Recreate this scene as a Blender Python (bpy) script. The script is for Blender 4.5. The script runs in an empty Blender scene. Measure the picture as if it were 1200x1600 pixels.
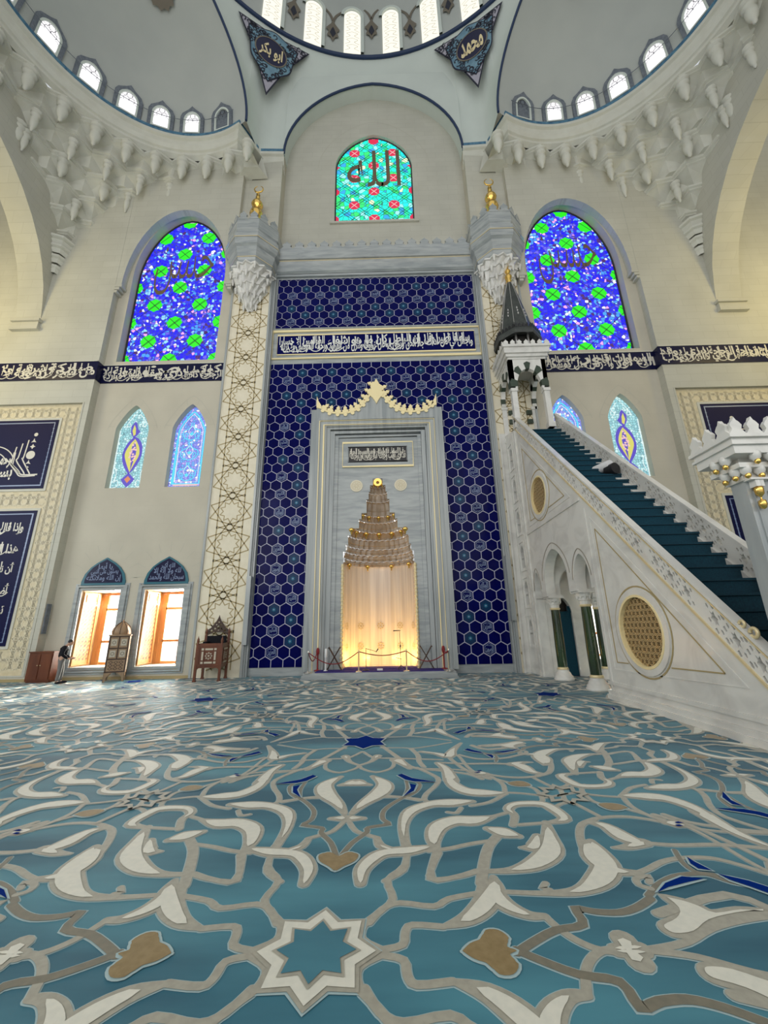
import bpy, math, random, json
import numpy as np
from mathutils import Vector, Matrix
from mathutils.geometry import tessellate_polygon
random.seed(7)
S = bpy.context.scene
C = S.collection
PI = math.pi
sin, cos = math.sin, math.cos

# ------------------------------------------------------------------ camera
f_px, pitch, roll, yaw = 617.1, 0.2850, -0.0180, 0.0124
cam = bpy.data.objects.new('camera', bpy.data.cameras.new('camera'))
C.objects.link(cam)
cam.data.sensor_fit = 'VERTICAL'; cam.data.sensor_height = 36; cam.data.lens = f_px / 1600 * 36
cam.data.clip_start = 0.05; cam.data.clip_end = 400
cam.matrix_world = (Matrix.Translation((0.5, 0, 1.9)) @ Matrix.Rotation(yaw, 4, 'Z') @
                    Matrix.Rotation(PI / 2, 4, 'X') @ Matrix.Rotation(pitch, 4, 'X') @ Matrix.Rotation(roll, 4, 'Z'))
S.camera = cam
# ------------------------------------------------------------------ world, sun, exposure
W = bpy.data.worlds.new('sky'); S.world = W; W.use_nodes = True
W.node_tree.nodes['Background'].inputs[0].default_value = (0.93, 0.97, 1.0, 1)
W.node_tree.nodes['Background'].inputs[1].default_value = 0.45
S.view_settings.view_transform = 'Standard'
S.view_settings.look = 'None'
S.view_settings.gamma = 1
S.view_settings.use_curve_mapping = False
S.view_settings.exposure = 0.56


def sun(d, strength, col, ang=2.0):
    l = bpy.data.lights.new('sun', 'SUN'); l.energy = strength; l.color = col; l.angle = math.radians(ang)
    o = bpy.data.objects.new('sun', l); C.objects.link(o)
    o.rotation_euler = Vector(d).to_track_quat('-Z', 'Y').to_euler(); o.location = (0, 40, 60)


def area(name, loc, d, sx, sy, power, col):
    l = bpy.data.lights.new(name, 'AREA'); l.shape = 'RECTANGLE'; l.size = sx; l.size_y = sy
    l.energy = power; l.color = col
    o = bpy.data.objects.new(name, l); C.objects.link(o); o.location = loc
    o.rotation_euler = Vector(d).to_track_quat('-Z', 'Y').to_euler()
    return o


sun((-0.20, -0.95, -0.25), 9.0, (1.0, 0.93, 0.82))
# unseen fill lights added behind the camera to brighten walls and floor
area('hall_fill_light', (0, -15, 15), (0, 1, -0.12), 30, 18, 1150, (1.0, 0.97, 0.92))
area('side_fill_light', (-16.5, -7, 12), (1, 0.75, -0.1), 10, 12, 900, (1.0, 0.98, 0.94))  # added fill, lightens the pulpit's left-facing side
area('side_fill_light', (16.5, -7, 12), (-1, 0.75, -0.1), 10, 12, 400, (1.0, 0.98, 0.94))  # weaker fill added opposite, to match the left one
area('side_gallery_lamp', (-22.8, 11, 17), (0, 1, 0.35), 3, 6, 260, (1.0, 0.78, 0.25))
area('side_gallery_lamp', (22.8, 11, 17), (0, 1, 0.35), 3, 6, 260, (1.0, 0.78, 0.25))
area('gallery_fill_light', (-26.3, 6.5, 9), (1, 0.05, -0.22), 11, 10, 1100, (0.93, 0.98, 1.0))  # added fill beyond the left arch, brightens left carpet and pulpit side
area('niche_lamp', (-1.15, 17.95, 0.42), (0.25, 0.55, 0.8), 0.5, 0.2, 36, (1.0, 0.60, 0.15))
area('niche_lamp', (1.15, 17.95, 0.42), (-0.25, 0.55, 0.8), 0.5, 0.2, 36, (1.0, 0.60, 0.15))

for wx in (-12.4, -9.55, 9.55, 12.4):      # daylight standing behind the tall lower windows
    area('window_daylight', (wx, 19.35, 2.2), (0, -1, -0.35), 1.5, 3.1, 330, (1.0, 0.96, 0.88))

# ------------------------------------------------------------------ materials
def mat(name, col, rough=0.5, metal=0.0, col2=None, nscale=3.0, vec=(1, 1, 1), bump=0.0, emis=None, estr=0.0, spec=0.5, dist=0.0, lo=0.35, hi=0.65, sheen=0.0, coat=0.0):
    m = bpy.data.materials.new(name); m.use_nodes = True
    nt = m.node_tree; b = nt.nodes['Principled BSDF']
    b.inputs['Base Color'].default_value = (*col, 1); b.inputs['Roughness'].default_value = rough
    b.inputs['Metallic'].default_value = metal; b.inputs['Specular IOR Level'].default_value = spec
    b.inputs['Sheen Weight'].default_value = sheen; b.inputs['Coat Weight'].default_value = coat
    b.inputs['Coat Roughness'].default_value = 0.1
    if col2 or bump:
        tc = nt.nodes.new('ShaderNodeTexCoord'); mp = nt.nodes.new('ShaderNodeMapping')
        mp.inputs['Scale'].default_value = vec
        n = nt.nodes.new('ShaderNodeTexNoise'); n.inputs['Scale'].default_value = nscale
        n.inputs['Detail'].default_value = 5; n.inputs['Distortion'].default_value = dist
        nt.links.new(tc.outputs['Object'], mp.inputs[0]); nt.links.new(mp.outputs[0], n.inputs['Vector'])
        if col2:
            r = nt.nodes.new('ShaderNodeValToRGB')
            r.color_ramp.elements[0].position = lo; r.color_ramp.elements[1].position = hi
            r.color_ramp.elements[0].color = (*col, 1); r.color_ramp.elements[1].color = (*col2, 1)
            nt.links.new(n.outputs['Fac'], r.inputs[0]); nt.links.new(r.outputs[0], b.inputs['Base Color'])
        if bump:
            bp = nt.nodes.new('ShaderNodeBump'); bp.inputs['Strength'].default_value = bump
            nt.links.new(n.outputs['Fac'], bp.inputs['Height']); nt.links.new(bp.outputs[0], b.inputs['Normal'])
    if emis:
        b.inputs['Emission Color'].default_value = (*emis, 1); b.inputs['Emission Strength'].default_value = estr
    return m


def brick_mat(name, c1, c2, mortar, bw=1.3, bh=0.45, msize=0.012, rough=0.7):
    m = bpy.data.materials.new(name); m.use_nodes = True; nt = m.node_tree; b = nt.nodes['Principled BSDF']
    b.inputs['Roughness'].default_value = rough; b.inputs['Specular IOR Level'].default_value = 0.3
    tc = nt.nodes.new('ShaderNodeTexCoord'); sp = nt.nodes.new('ShaderNodeSeparateXYZ'); cb = nt.nodes.new('ShaderNodeCombineXYZ')
    ad = nt.nodes.new('ShaderNodeMath'); ad.operation = 'ADD'
    br = nt.nodes.new('ShaderNodeTexBrick'); br.inputs['Scale'].default_value = 1.0
    br.inputs['Brick Width'].default_value = bw; br.inputs['Row Height'].default_value = bh
    br.inputs['Mortar Size'].default_value = msize; br.inputs['Mortar Smooth'].default_value = 0.3
    br.inputs['Color1'].default_value = (*c1, 1); br.inputs['Color2'].default_value = (*c2, 1); br.inputs['Mortar'].default_value = (*mortar, 1)
    L = nt.links.new
    L(tc.outputs['Object'], sp.inputs[0]); L(sp.outputs['X'], ad.inputs[0]); L(sp.outputs['Y'], ad.inputs[1])
    L(ad.outputs[0], cb.inputs['X']); L(sp.outputs['Z'], cb.inputs['Y']); L(cb.outputs[0], br.inputs['Vector'])
    n = nt.nodes.new('ShaderNodeTexNoise'); n.inputs['Scale'].default_value = 0.6; n.inputs['Detail'].default_value = 4
    L(tc.outputs['Object'], n.inputs['Vector'])
    mx = nt.nodes.new('ShaderNodeMixRGB'); mx.blend_type = 'MULTIPLY'; mx.inputs[0].default_value = 0.25
    L(br.outputs['Color'], mx.inputs[1]); L(n.outputs['Fac'], mx.inputs[2]); L(mx.outputs[0], b.inputs['Base Color'])
    return m


def glass_mat(name, ramp, scale, lead=(0.02, 0.02, 0.05), estr=2.0, lw=0.06, vec=(1, 1, 1)):
    """backlit mosaic glass: voronoi cells in many hues between dark leads"""
    m = bpy.data.materials.new(name); m.use_nodes = True; nt = m.node_tree; b = nt.nodes['Principled BSDF']; L = nt.links.new
    tc = nt.nodes.new('ShaderNodeTexCoord'); mp = nt.nodes.new('ShaderNodeMapping'); mp.inputs['Scale'].default_value = vec
    L(tc.outputs['Object'], mp.inputs[0])
    v = nt.nodes.new('ShaderNodeTexVoronoi'); v.inputs['Scale'].default_value = scale; v.inputs['Randomness'].default_value = 0.75
    e = nt.nodes.new('ShaderNodeTexVoronoi'); e.feature = 'DISTANCE_TO_EDGE'; e.inputs['Scale'].default_value = scale; e.inputs['Randomness'].default_value = 0.75
    L(mp.outputs[0], v.inputs['Vector']); L(mp.outputs[0], e.inputs['Vector'])
    sp = nt.nodes.new('ShaderNodeSeparateColor'); L(v.outputs['Color'], sp.inputs[0])
    r = nt.nodes.new('ShaderNodeValToRGB'); r.color_ramp.interpolation = 'CONSTANT'
    while len(r.color_ramp.elements) < len(ramp): r.color_ramp.elements.new(0.5)
    for el, (p, c) in zip(r.color_ramp.elements, ramp): el.position = p; el.color = (*c, 1)
    L(sp.outputs[0], r.inputs[0])
    lt = nt.nodes.new('ShaderNodeMath'); lt.operation = 'GREATER_THAN'; lt.inputs[1].default_value = lw; L(e.outputs['Distance'], lt.inputs[0])
    mx = nt.nodes.new('ShaderNodeMixRGB'); L(lt.outputs[0], mx.inputs[0]); mx.inputs[1].default_value = (*lead, 1); L(r.outputs[0], mx.inputs[2])
    b.inputs['Base Color'].default_value = (0.02, 0.02, 0.03, 1); b.inputs['Roughness'].default_value = 0.4
    L(mx.outputs[0], b.inputs['Emission Color']); b.inputs['Emission Strength'].default_value = estr
    return m


def emit(name, col, s=1.0): return mat(name, (0.02, 0.02, 0.02), 0.5, emis=col, estr=s * 0.62)


M = {}
M['stone'] = brick_mat('limestone_blocks', (0.60, 0.585, 0.50), (0.575, 0.56, 0.475), (0.50, 0.485, 0.405), 1.25, 0.42, 0.009)
M['stone_smooth'] = brick_mat('limestone_slabs', (0.61, 0.565, 0.46), (0.60, 0.555, 0.45), (0.575, 0.53, 0.43), 1.7, 0.85, 0.006)
M['stone_plain'] = mat('limestone', (0.60, 0.585, 0.50), 0.7, col2=(0.57, 0.555, 0.47), nscale=1.2, spec=0.3)
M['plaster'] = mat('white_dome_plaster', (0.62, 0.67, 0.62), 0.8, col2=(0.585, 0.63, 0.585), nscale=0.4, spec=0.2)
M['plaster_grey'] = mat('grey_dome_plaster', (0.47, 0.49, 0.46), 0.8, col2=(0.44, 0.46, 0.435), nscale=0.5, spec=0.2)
M['muq'] = mat('carved_limestone', (0.64, 0.635, 0.56), 0.75, col2=(0.60, 0.59, 0.51), nscale=2, spec=0.25)
M['bluetrim'] = mat('blue_trim_paint', (0.035, 0.12, 0.22), 0.5, col2=(0.10, 0.24, 0.34), nscale=6)
M['darkline'] = mat('dark_blue_line', (0.01, 0.03, 0.09), 0.5)
M['marble'] = mat('grey_blue_marble', (0.42, 0.44, 0.435), 0.22, col2=(0.29, 0.315, 0.32), nscale=1.6, vec=(0.5, 1, 3.2), dist=0.6, coat=0.2)
M['marble_v'] = mat('grey_blue_marble_upright', (0.42, 0.44, 0.435), 0.22, col2=(0.29, 0.315, 0.32), nscale=1.5, vec=(3.6, 1, 0.18), dist=0.4, coat=0.2)
M['marble_w'] = mat('warm_white_marble', (0.74, 0.725, 0.68), 0.25, col2=(0.56, 0.545, 0.515), nscale=0.9, vec=(1, 1, 1.4), dist=1.4, lo=0.45, hi=0.8, coat=0.2)
M['marble_dk'] = mat('marble_joint', (0.30, 0.27, 0.22), 0.5)
M['gold_line'] = mat('gilded_moulding', (0.75, 0.62, 0.36), 0.4, metal=0.25)
M['gold'] = mat('polished_gold', (0.95, 0.62, 0.17), 0.18, metal=1.0)
M['crest'] = mat('pale_gold_carving', (0.95, 0.80, 0.45), 0.4, metal=0.15)
M['tan_line'] = mat('bronze_inlay_line', (0.40, 0.31, 0.15), 0.6)
M['cream_panel'] = mat('cream_carved_stone', (0.80, 0.73, 0.57), 0.6, col2=(0.75, 0.68, 0.52), nscale=3)
M['relief'] = mat('beige_relief_stone', (0.62, 0.53, 0.34), 0.6, col2=(0.70, 0.61, 0.42), nscale=9)
M['relief_hi'] = mat('beige_relief_line', (0.80, 0.72, 0.53), 0.55)
M['navy'] = mat('navy_tile', (0.001, 0.0015, 0.062), 0.12, col2=(0.0012, 0.003, 0.085), nscale=1.3, spec=0.06)
M['navy_dk'] = mat('dark_navy_tile', (0.006, 0.007, 0.04), 0.25, spec=0.25)
M['panel_navy'] = mat('ink_blue_panel', (0.004, 0.005, 0.045), 0.5, spec=0.15)
M['black'] = mat('black_ground', (0.012, 0.010, 0.012), 0.35)
M['grout'] = mat('pale_lilac_tile_line', (0.55, 0.55, 0.68), 0.3)
M['turq'] = mat('turquoise_glaze', (0.01, 0.13, 0.22), 0.2, spec=0.2)
M['turq_dk'] = mat('dark_turquoise_glaze', (0.002, 0.03, 0.095), 0.2, spec=0.2)
M['script_w'] = mat('white_glazed_script', (0.78, 0.78, 0.74), 0.3)
M['script_c'] = mat('cream_script', (0.66, 0.62, 0.53), 0.4)
M['script_b'] = mat('pale_blue_script', (0.20, 0.26, 0.42), 0.3)
M['script_g'] = mat('gilded_script', (0.80, 0.66, 0.38), 0.35, metal=0.2)
M['tealborder'] = mat('teal_tile_border', (0.02, 0.13, 0.18), 0.25)
M['medal'] = mat('pale_blue_medallion', (0.17, 0.30, 0.38), 0.6, col2=(0.10, 0.2, 0.28), nscale=2)
M['medal_line'] = mat('black_arabesque_line', (0.012, 0.014, 0.03), 0.6)
M['medal_lilac'] = mat('lilac_arabesque', (0.38, 0.36, 0.42), 0.6)
M['taupe'] = mat('taupe_ornament', (0.17, 0.145, 0.11), 0.7)
M['frame_grey'] = mat('grey_blue_window_frame', (0.12, 0.14, 0.17), 0.6, col2=(0.18, 0.20, 0.23), nscale=8)
M['wood'] = mat('red_brown_wood', (0.16, 0.045, 0.015), 0.4, col2=(0.10, 0.026, 0.01), nscale=3, vec=(1, 1, 0.2))
M['wood_dk'] = mat('dark_brown_wood', (0.065, 0.03, 0.015), 0.45, col2=(0.04, 0.018, 0.01), nscale=4, vec=(1, 1, 0.2))
M['wood_orange'] = mat('honey_oak', (0.62, 0.30, 0.10), 0.45, col2=(0.52, 0.23, 0.07), nscale=3, vec=(1, 1, 0.2))
M['wood_tan'] = mat('tan_walnut', (0.36, 0.24, 0.14), 0.45, col2=(0.28, 0.17, 0.09), nscale=4, vec=(1, 1, 0.25))
M['inlay'] = mat('mother_of_pearl_inlay', (0.52, 0.46, 0.36), 0.3)
M['stair'] = mat('dark_teal_stair_carpet', (0.006, 0.055, 0.085), 0.95, col2=(0.004, 0.035, 0.06), nscale=30, sheen=0.3, spec=0.1)
M['green_marble'] = mat('dark_green_marble', (0.008, 0.022, 0.008), 0.1, col2=(0.02, 0.055, 0.014), nscale=2.2, vec=(1, 1, 0.4), dist=0.8, coat=0.6)
M['green_stone'] = mat('green_voussoir_stone', (0.035, 0.055, 0.035), 0.4)
M['cone'] = mat('dark_lead_spire', (0.035, 0.04, 0.038), 0.45, col2=(0.06, 0.066, 0.06), nscale=5)
M['silver'] = mat('silver_edge', (0.62, 0.60, 0.58), 0.3, metal=0.8)
M['steel'] = mat('brushed_steel', (0.75, 0.72, 0.66), 0.25, metal=0.9)
M['rope'] = mat('red_velvet_rope', (0.22, 0.015, 0.02), 0.8)
M['blackm'] = mat('black_metal', (0.015, 0.015, 0.017), 0.4)
M['purple'] = mat('violet_blue_rug', (0.035, 0.03, 0.17), 0.95, col2=(0.055, 0.04, 0.2), nscale=10, spec=0.1)
M['whitepl'] = mat('white_plastic', (0.8, 0.8, 0.8), 0.35)
M['jacket'] = mat('black_jacket', (0.010, 0.010, 0.014), 0.85, spec=0.2)
M['trouser'] = mat('grey_trousers', (0.17, 0.165, 0.16), 0.9, spec=0.2)
M['skin'] = mat('skin', (0.48, 0.28, 0.19), 0.55)
M['hair'] = mat('dark_hair', (0.012, 0.009, 0.008), 0.6)
M['niche'] = mat('honey_onyx', (0.66, 0.58, 0.50), 0.25, col2=(0.50, 0.43, 0.38), nscale=1.6, vec=(3.4, 3.4, 0.12), dist=0.5, coat=0.2)
M['hood'] = mat('niche_hood_marble', (0.42, 0.33, 0.24), 0.28, col2=(0.32, 0.24, 0.17), nscale=3)
# lit glass
M['g_blue'] = glass_mat('blue_mosaic_glass', [(0, (0.003, 0.0, 0.9)), (0.42, (0.02, 0.03, 0.95)), (0.56, (0.05, 0.30, 1.0)), (0.68, (0.12, 0.10, 0.75)), (0.78, (0.25, 0.6, 1.0)), (0.86, (0.85, 0.35, 0.8)), (0.91, (0.9, 0.95, 1.0)), (0.96, (0.06, 0.01, 0.12))], 5.6, lead=(0.03, 0.03, 0.34), estr=0.9, lw=0.06)
M['g_cyan'] = glass_mat('turquoise_mosaic_glass', [(0, (0.0, 0.85, 0.62)), (0.3, (0.0, 0.75, 0.75)), (0.5, (0.0, 0.9, 0.35)), (0.62, (0.02, 0.7, 0.15)), (0.72, (0.3, 1.0, 0.9)), (0.84, (0.02, 0.35, 0.7)), (0.93, (0.75, 0.95, 0.55))], 3.2, lead=(0.01, 0.22, 0.16), estr=0.9, lw=0.045)
M['g_pale'] = glass_mat('pale_teal_mosaic_glass', [(0, (0.30, 0.62, 0.66)), (0.35, (0.42, 0.75, 0.78)), (0.6, (0.25, 0.5, 0.56)), (0.8, (0.6, 0.85, 0.85))], 7.5, lead=(0.08, 0.2, 0.22), estr=0.75, lw=0.06)
M['g_lilac'] = glass_mat('lilac_mosaic_glass', [(0, (0.20, 0.24, 0.80)), (0.35, (0.30, 0.32, 0.85)), (0.55, (0.14, 0.4, 0.85)), (0.8, (0.5, 0.42, 0.9)), (0.93, (0.9, 0.9, 1.0))], 8, lead=(0.06, 0.07, 0.3), estr=0.75, lw=0.05)
M['g_green'] = emit('lime_green_glass', (0.02, 0.92, 0.01), 1.1)
M['g_red'] = emit('crimson_glass', (0.85, 0.01, 0.08), 1.0)
M['g_aqua'] = emit('aqua_glass', (0.10, 0.75, 0.95), 1.1)
M['g_violet'] = emit('violet_glass', (0.12, 0.08, 0.65), 0.9)
M['g_yellow'] = emit('yellow_glass', (0.75, 0.72, 0.16), 1.0)
M['g_pink'] = emit('pink_glass', (0.95, 0.62, 0.58), 1.0)
M['g_orange'] = emit('orange_glass', (0.85, 0.30, 0.12), 0.9)
M['g_white'] = emit('white_glass', (0.85, 0.97, 0.95), 1.05)
M['g_day'] = emit('daylit_white_glass', (1.0, 0.97, 1.0), 1.5)
M['g_warm'] = emit('daylit_cream_glass', (1.0, 0.97, 0.84), 1.15)
M['lead'] = mat('dark_window_lead', (0.03, 0.03, 0.04), 0.6)
M['bronze_script'] = mat('bronze_window_script', (0.16, 0.11, 0.06), 0.6)
def pane_mat():
    m = bpy.data.materials.new('clear_window_pane'); m.use_nodes = True; nt = m.node_tree
    for n in list(nt.nodes): nt.nodes.remove(n)
    o = nt.nodes.new('ShaderNodeOutputMaterial'); a = nt.nodes.new('ShaderNodeAddShader'); t_ = nt.nodes.new('ShaderNodeBsdfTransparent'); e = nt.nodes.new('ShaderNodeEmission')
    t_.inputs[0].default_value = (0.85, 0.88, 0.88, 1); e.inputs[0].default_value = (1.0, 0.97, 0.92, 1); e.inputs[1].default_value = 0.7
    nt.links.new(t_.outputs[0], a.inputs[0]); nt.links.new(e.outputs[0], a.inputs[1]); nt.links.new(a.outputs[0], o.inputs[0]); return m
M['pane'] = pane_mat()
M['lattice_gold'] = mat('gold_tan_grille', (0.55, 0.40, 0.20), 0.35, metal=0.2)
M['hole'] = mat('hollow_shade', (0.02, 0.018, 0.015), 0.8)  # near-black colour stands in for the shade inside openings
# carpet
M['c_base'] = mat('teal_carpet_pile', (0.012, 0.095, 0.145), 0.6, col2=(0.060, 0.225, 0.285), nscale=0.7, vec=(0.35, 1.5, 1), bump=0.0, sheen=0.12, spec=0.3, lo=0.38, hi=0.60)
M['c_line'] = mat('taupe_carpet_pile', (0.30, 0.285, 0.225), 0.55, col2=(0.36, 0.34, 0.27), nscale=20, sheen=0.3, spec=0.15)
M['c_cream'] = mat('cream_carpet_pile', (0.62, 0.61, 0.52), 0.55, col2=(0.68, 0.66, 0.56), nscale=20, sheen=0.3, spec=0.15)
M['c_stem'] = mat('olive_carpet_pile', (0.135, 0.125, 0.085), 0.55, col2=(0.17, 0.15, 0.10), nscale=20, sheen=0.3, spec=0.15)
M['c_gold'] = mat('gold_brown_carpet_pile', (0.20, 0.13, 0.035), 0.55, col2=(0.25, 0.17, 0.06), nscale=20, sheen=0.3, spec=0.15)
M['c_blue'] = mat('royal_blue_carpet_pile', (0.0, 0.02, 0.17), 0.9, spec=0.05)
M['c_pale'] = mat('pale_blue_carpet_edge', (0.33, 0.45, 0.46), 0.55, sheen=0.3, spec=0.15)

# ------------------------------------------------------------------ mesh builder
class MB:
    def __init__(self): self.v = []; self.f = []; self.m = []; self.s = []
    def add(self, vs, fs, m=0, smooth=False, T=None):
        o = len(self.v)
        self.v += [tuple(T @ Vector(p)) if T is not None else tuple(p) for p in vs]
        for q in fs: self.f.append([i + o for i in q]); self.m.append(m); self.s.append(smooth)
    def box(self, a, b, m=0, T=None):
        x0, y0, z0 = a; x1, y1, z1 = b
        self.add([(x0, y0, z0), (x1, y0, z0), (x1, y1, z0), (x0, y1, z0), (x0, y0, z1), (x1, y0, z1), (x1, y1, z1), (x0, y1, z1)],
                 [(0, 3, 2, 1), (4, 5, 6, 7), (0, 1, 5, 4), (1, 2, 6, 5), (2, 3, 7, 6), (3, 0, 4, 7)], m, False, T)
    def plate(self, loops, fr, t0, t1, m=0, ms=None):
        """polygon loops (outer first, holes after) in frame fr(u, v, t) made solid between t0 (seen face) and t1"""
        loops = [clean(l) for l in loops]
        tri = tessellate_polygon([[Vector((u, v, 0)) for u, v in l] for l in loops])
        pts = [p for l in loops for p in l]; n = len(pts)
        self.add([fr(u, v, t0) for u, v in pts] + ([fr(u, v, t1) for u, v in pts] if t1 != t0 else []),
                 [tuple(t) for t in tri] + ([tuple(i + n for i in t)[::-1] for t in tri] if t1 != t0 else []), m)
        if t1 != t0:
            for l in loops:
                k = len(l)
                self.add([fr(u, v, t0) for u, v in l] + [fr(u, v, t1) for u, v in l],
                         [(i, (i + 1) % k, (i + 1) % k + k, i + k) for i in range(k)], m if ms is None else ms)
    def flat(self, poly, fr, t, m=0): self.plate([poly], fr, t, t, m)
    def ribbon(self, pts, w, fr, t, m=0, t1=None, closed=False):
        """flat band of width w (number or list) along a 2D path"""
        n = len(pts)
        if n < 2: return
        ws = w if isinstance(w, (list, tuple)) else [w] * n
        vs = []
        for i in range(n):
            a = pts[i - 1] if (i > 0 or closed) else pts[i]; b = pts[(i + 1) % n] if (i < n - 1 or closed) else pts[i]
            dx, dy = b[0] - a[0], b[1] - a[1]; L = math.hypot(dx, dy) or 1e-6
            nx, ny = -dy / L, dx / L; k = ws[i] / 2
            if 0 < i < n - 1 or closed:
                p = pts[i]; q = pts[(i + 1) % n]; L1 = math.hypot(q[0] - p[0], q[1] - p[1]) or 1e-6
                c = ((q[0] - p[0]) * dx + (q[1] - p[1]) * dy) / (L1 * L); k /= max(0.5, abs(c))
            vs += [(pts[i][0] + nx * k, pts[i][1] + ny * k), (pts[i][0] - nx * k, pts[i][1] - ny * k)]
        rng = range(n if closed else n - 1)
        fs = [(2 * i, 2 * i + 1, (2 * i + 3) % (2 * n), (2 * i + 2) % (2 * n)) for i in rng]
        self.add([fr(u, v, t) for u, v in vs], fs, m)
        if t1 is not None:
            for side in (0, 1):
                self.add([fr(u, v, t) for u, v in vs[side::2]] + [fr(u, v, t1) for u, v in vs[side::2]],
                         [(i, (i + 1) % n, (i + 1) % n + n, i + n) for i in rng], m)
    def tube(self, pts, r, m=0, n=8, closed=False):
        rs = r if isinstance(r, (list, tuple)) else [r] * len(pts)
        P = [Vector(p) for p in pts]; vs = []; N = len(P); up = None
        for i, p in enumerate(P):
            a = P[i - 1] if (i or closed) else p; b = P[(i + 1) % N] if (i < N - 1 or closed) else p
            d = (b - a).normalized() if (b - a).length > 1e-9 else Vector((0, 0, 1))
            if up is None: up = Vector((0, 0, 1)) if abs(d.z) < 0.9 else Vector((1, 0, 0))
            x = d.cross(up); x = x.normalized() if x.length > 1e-6 else d.orthogonal().normalized()
            y = x.cross(d).normalized(); up = y
            for k in range(n):
                t = 2 * PI * k / n; vs.append(p + (x * cos(t) + y * sin(t)) * rs[i])
        fs = []
        for i in range(N if closed else N - 1):
            for k in range(n):
                fs.append((i * n + k, i * n + (k + 1) % n, ((i + 1) % N) * n + (k + 1) % n, ((i + 1) % N) * n + k))
        self.add(vs, fs, m, True)
        if not closed: self.add(vs[:n], [tuple(range(n))], m); self.add(vs[-n:], [tuple(range(n))], m)
    def lathe(self, prof, c=(0, 0, 0), n=20, m=0, a0=0, a1=2 * PI, smooth=True, off=0.0):
        full = abs(a1 - a0 - 2 * PI) < 1e-6; k = n if full else n + 1; vs = []
        for r, z in prof:
            for i in range(k):
                t = a0 + (a1 - a0) * i / n + off
                vs.append((c[0] + r * cos(t), c[1] + r * sin(t), c[2] + z))
        fs = []
        for j in range(len(prof) - 1):
            for i in range(n): fs.append((j * k + i, j * k + (i + 1) % k, (j + 1) * k + (i + 1) % k, (j + 1) * k + i))
        self.add(vs, fs, m, smooth)
    def sweep(self, path, prof, m=0, ms=None, smooth=False):
        """profile [(offset to the left of the path, z)] carried along a plan path"""
        n = len(path); vs = []
        for i in range(n):
            a = path[max(i - 1, 0)]; p = path[i]; b = path[min(i + 1, n - 1)]
            def nrm(u, v):
                d = (v[0] - u[0], v[1] - u[1]); L = math.hypot(*d) or 1e-6; return (-d[1] / L, d[0] / L)
            n1 = nrm(a, p) if i else nrm(p, b); n2 = nrm(p, b) if i < n - 1 else n1
            bx, by = n1[0] + n2[0], n1[1] + n2[1]; L = math.hypot(bx, by) or 1e-6; bx /= L; by /= L
            k = 1 / max(0.4, bx * n1[0] + by * n1[1])
            for o, z in prof: vs.append((p[0] + bx * o * k, p[1] + by * o * k, z))
        q = len(prof)
        for j in range(q - 1):
            self.add([vs[i * q + j] for i in range(n)] + [vs[i * q + j + 1] for i in range(n)],
                     [(i, i + 1, i + 1 + n, i + n) for i in range(n - 1)], m if ms is None else ms[j], smooth)
    def build(self, name, mats, parent=None):
        me = bpy.data.meshes.new(name)
        me.from_pydata(self.v, [], self.f)
        mats = mats if isinstance(mats, (list, tuple)) else [mats]
        for x in mats: me.materials.append(M[x])
        me.polygons.foreach_set('material_index', self.m); me.polygons.foreach_set('use_smooth', self.s)
        me.update()
        o = bpy.data.objects.new(name, me); C.objects.link(o)
        if parent is not None: o.parent = parent
        return o


def clean(l):
    r = []
    for p in l:
        if not r or math.hypot(p[0] - r[-1][0], p[1] - r[-1][1]) > 1e-5: r.append((p[0], p[1]))
    if len(r) > 1 and math.hypot(r[0][0] - r[-1][0], r[0][1] - r[-1][1]) < 1e-5: r.pop()
    return r


def tag(o, label, cat, group=None, kind=None):
    o['label'] = label; o['category'] = cat
    if group: o['group'] = group
    if kind: o['kind'] = kind
    return o


def thing(name, loc, label, cat, group=None, kind=None):
    o = bpy.data.objects.new(name, None); C.objects.link(o); o.location = loc
    o.empty_display_size = 0.3
    return tag(o, label, cat, group, kind)


def reparent(o, par):
    o.parent = par; o.matrix_parent_inverse = Matrix.Translation(par.location).inverted(); return o


SPLIT = set('gilded_drop kiosk_post lantern_post green_block green_voussoir beaded_colonnette round_rosette carved_rosette scroll turquoise_tile script_tile leaf_crest bead_row cross_arch bronze_ring niche_frame'.split())


def pieces_of(mb):
    """loose pieces of a mesh, near ones kept together, as lists of face numbers"""
    par_ = list(range(len(mb.v)))
    def find(i):
        while par_[i] != i: par_[i] = par_[par_[i]]; i = par_[i]
        return i
    for f in mb.f:
        a = find(f[0])
        for i in f[1:]: par_[find(i)] = a
    isl = {}
    for k, f in enumerate(mb.f): isl.setdefault(find(f[0]), []).append(k)
    keys = list(isl); box = []
    for q in keys:
        P_ = np.array([mb.v[i] for k in isl[q] for i in mb.f[k]]); box.append((P_.min(0), P_.max(0)))
    lo = np.array([b[0] for b in box]); hi = np.array([b[1] for b in box]); size = (hi - lo).max(1)
    grp = list(range(len(keys)))
    def gf(i):
        while grp[i] != i: grp[i] = grp[grp[i]]; i = grp[i]
        return i
    for i in range(len(keys)):
        gap = np.maximum(0, np.maximum(lo[i] - hi, lo - hi[i])); near = np.sqrt((gap ** 2).sum(1)) <= np.maximum(0.02, 0.5 * np.maximum(size[i], size))
        for j in np.nonzero(near)[0]:
            if j > i: grp[gf(int(j))] = gf(i)
    out = {}
    for i, q in enumerate(keys): out.setdefault(gf(i), []).extend(isl[q])
    return list(out.values())


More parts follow.
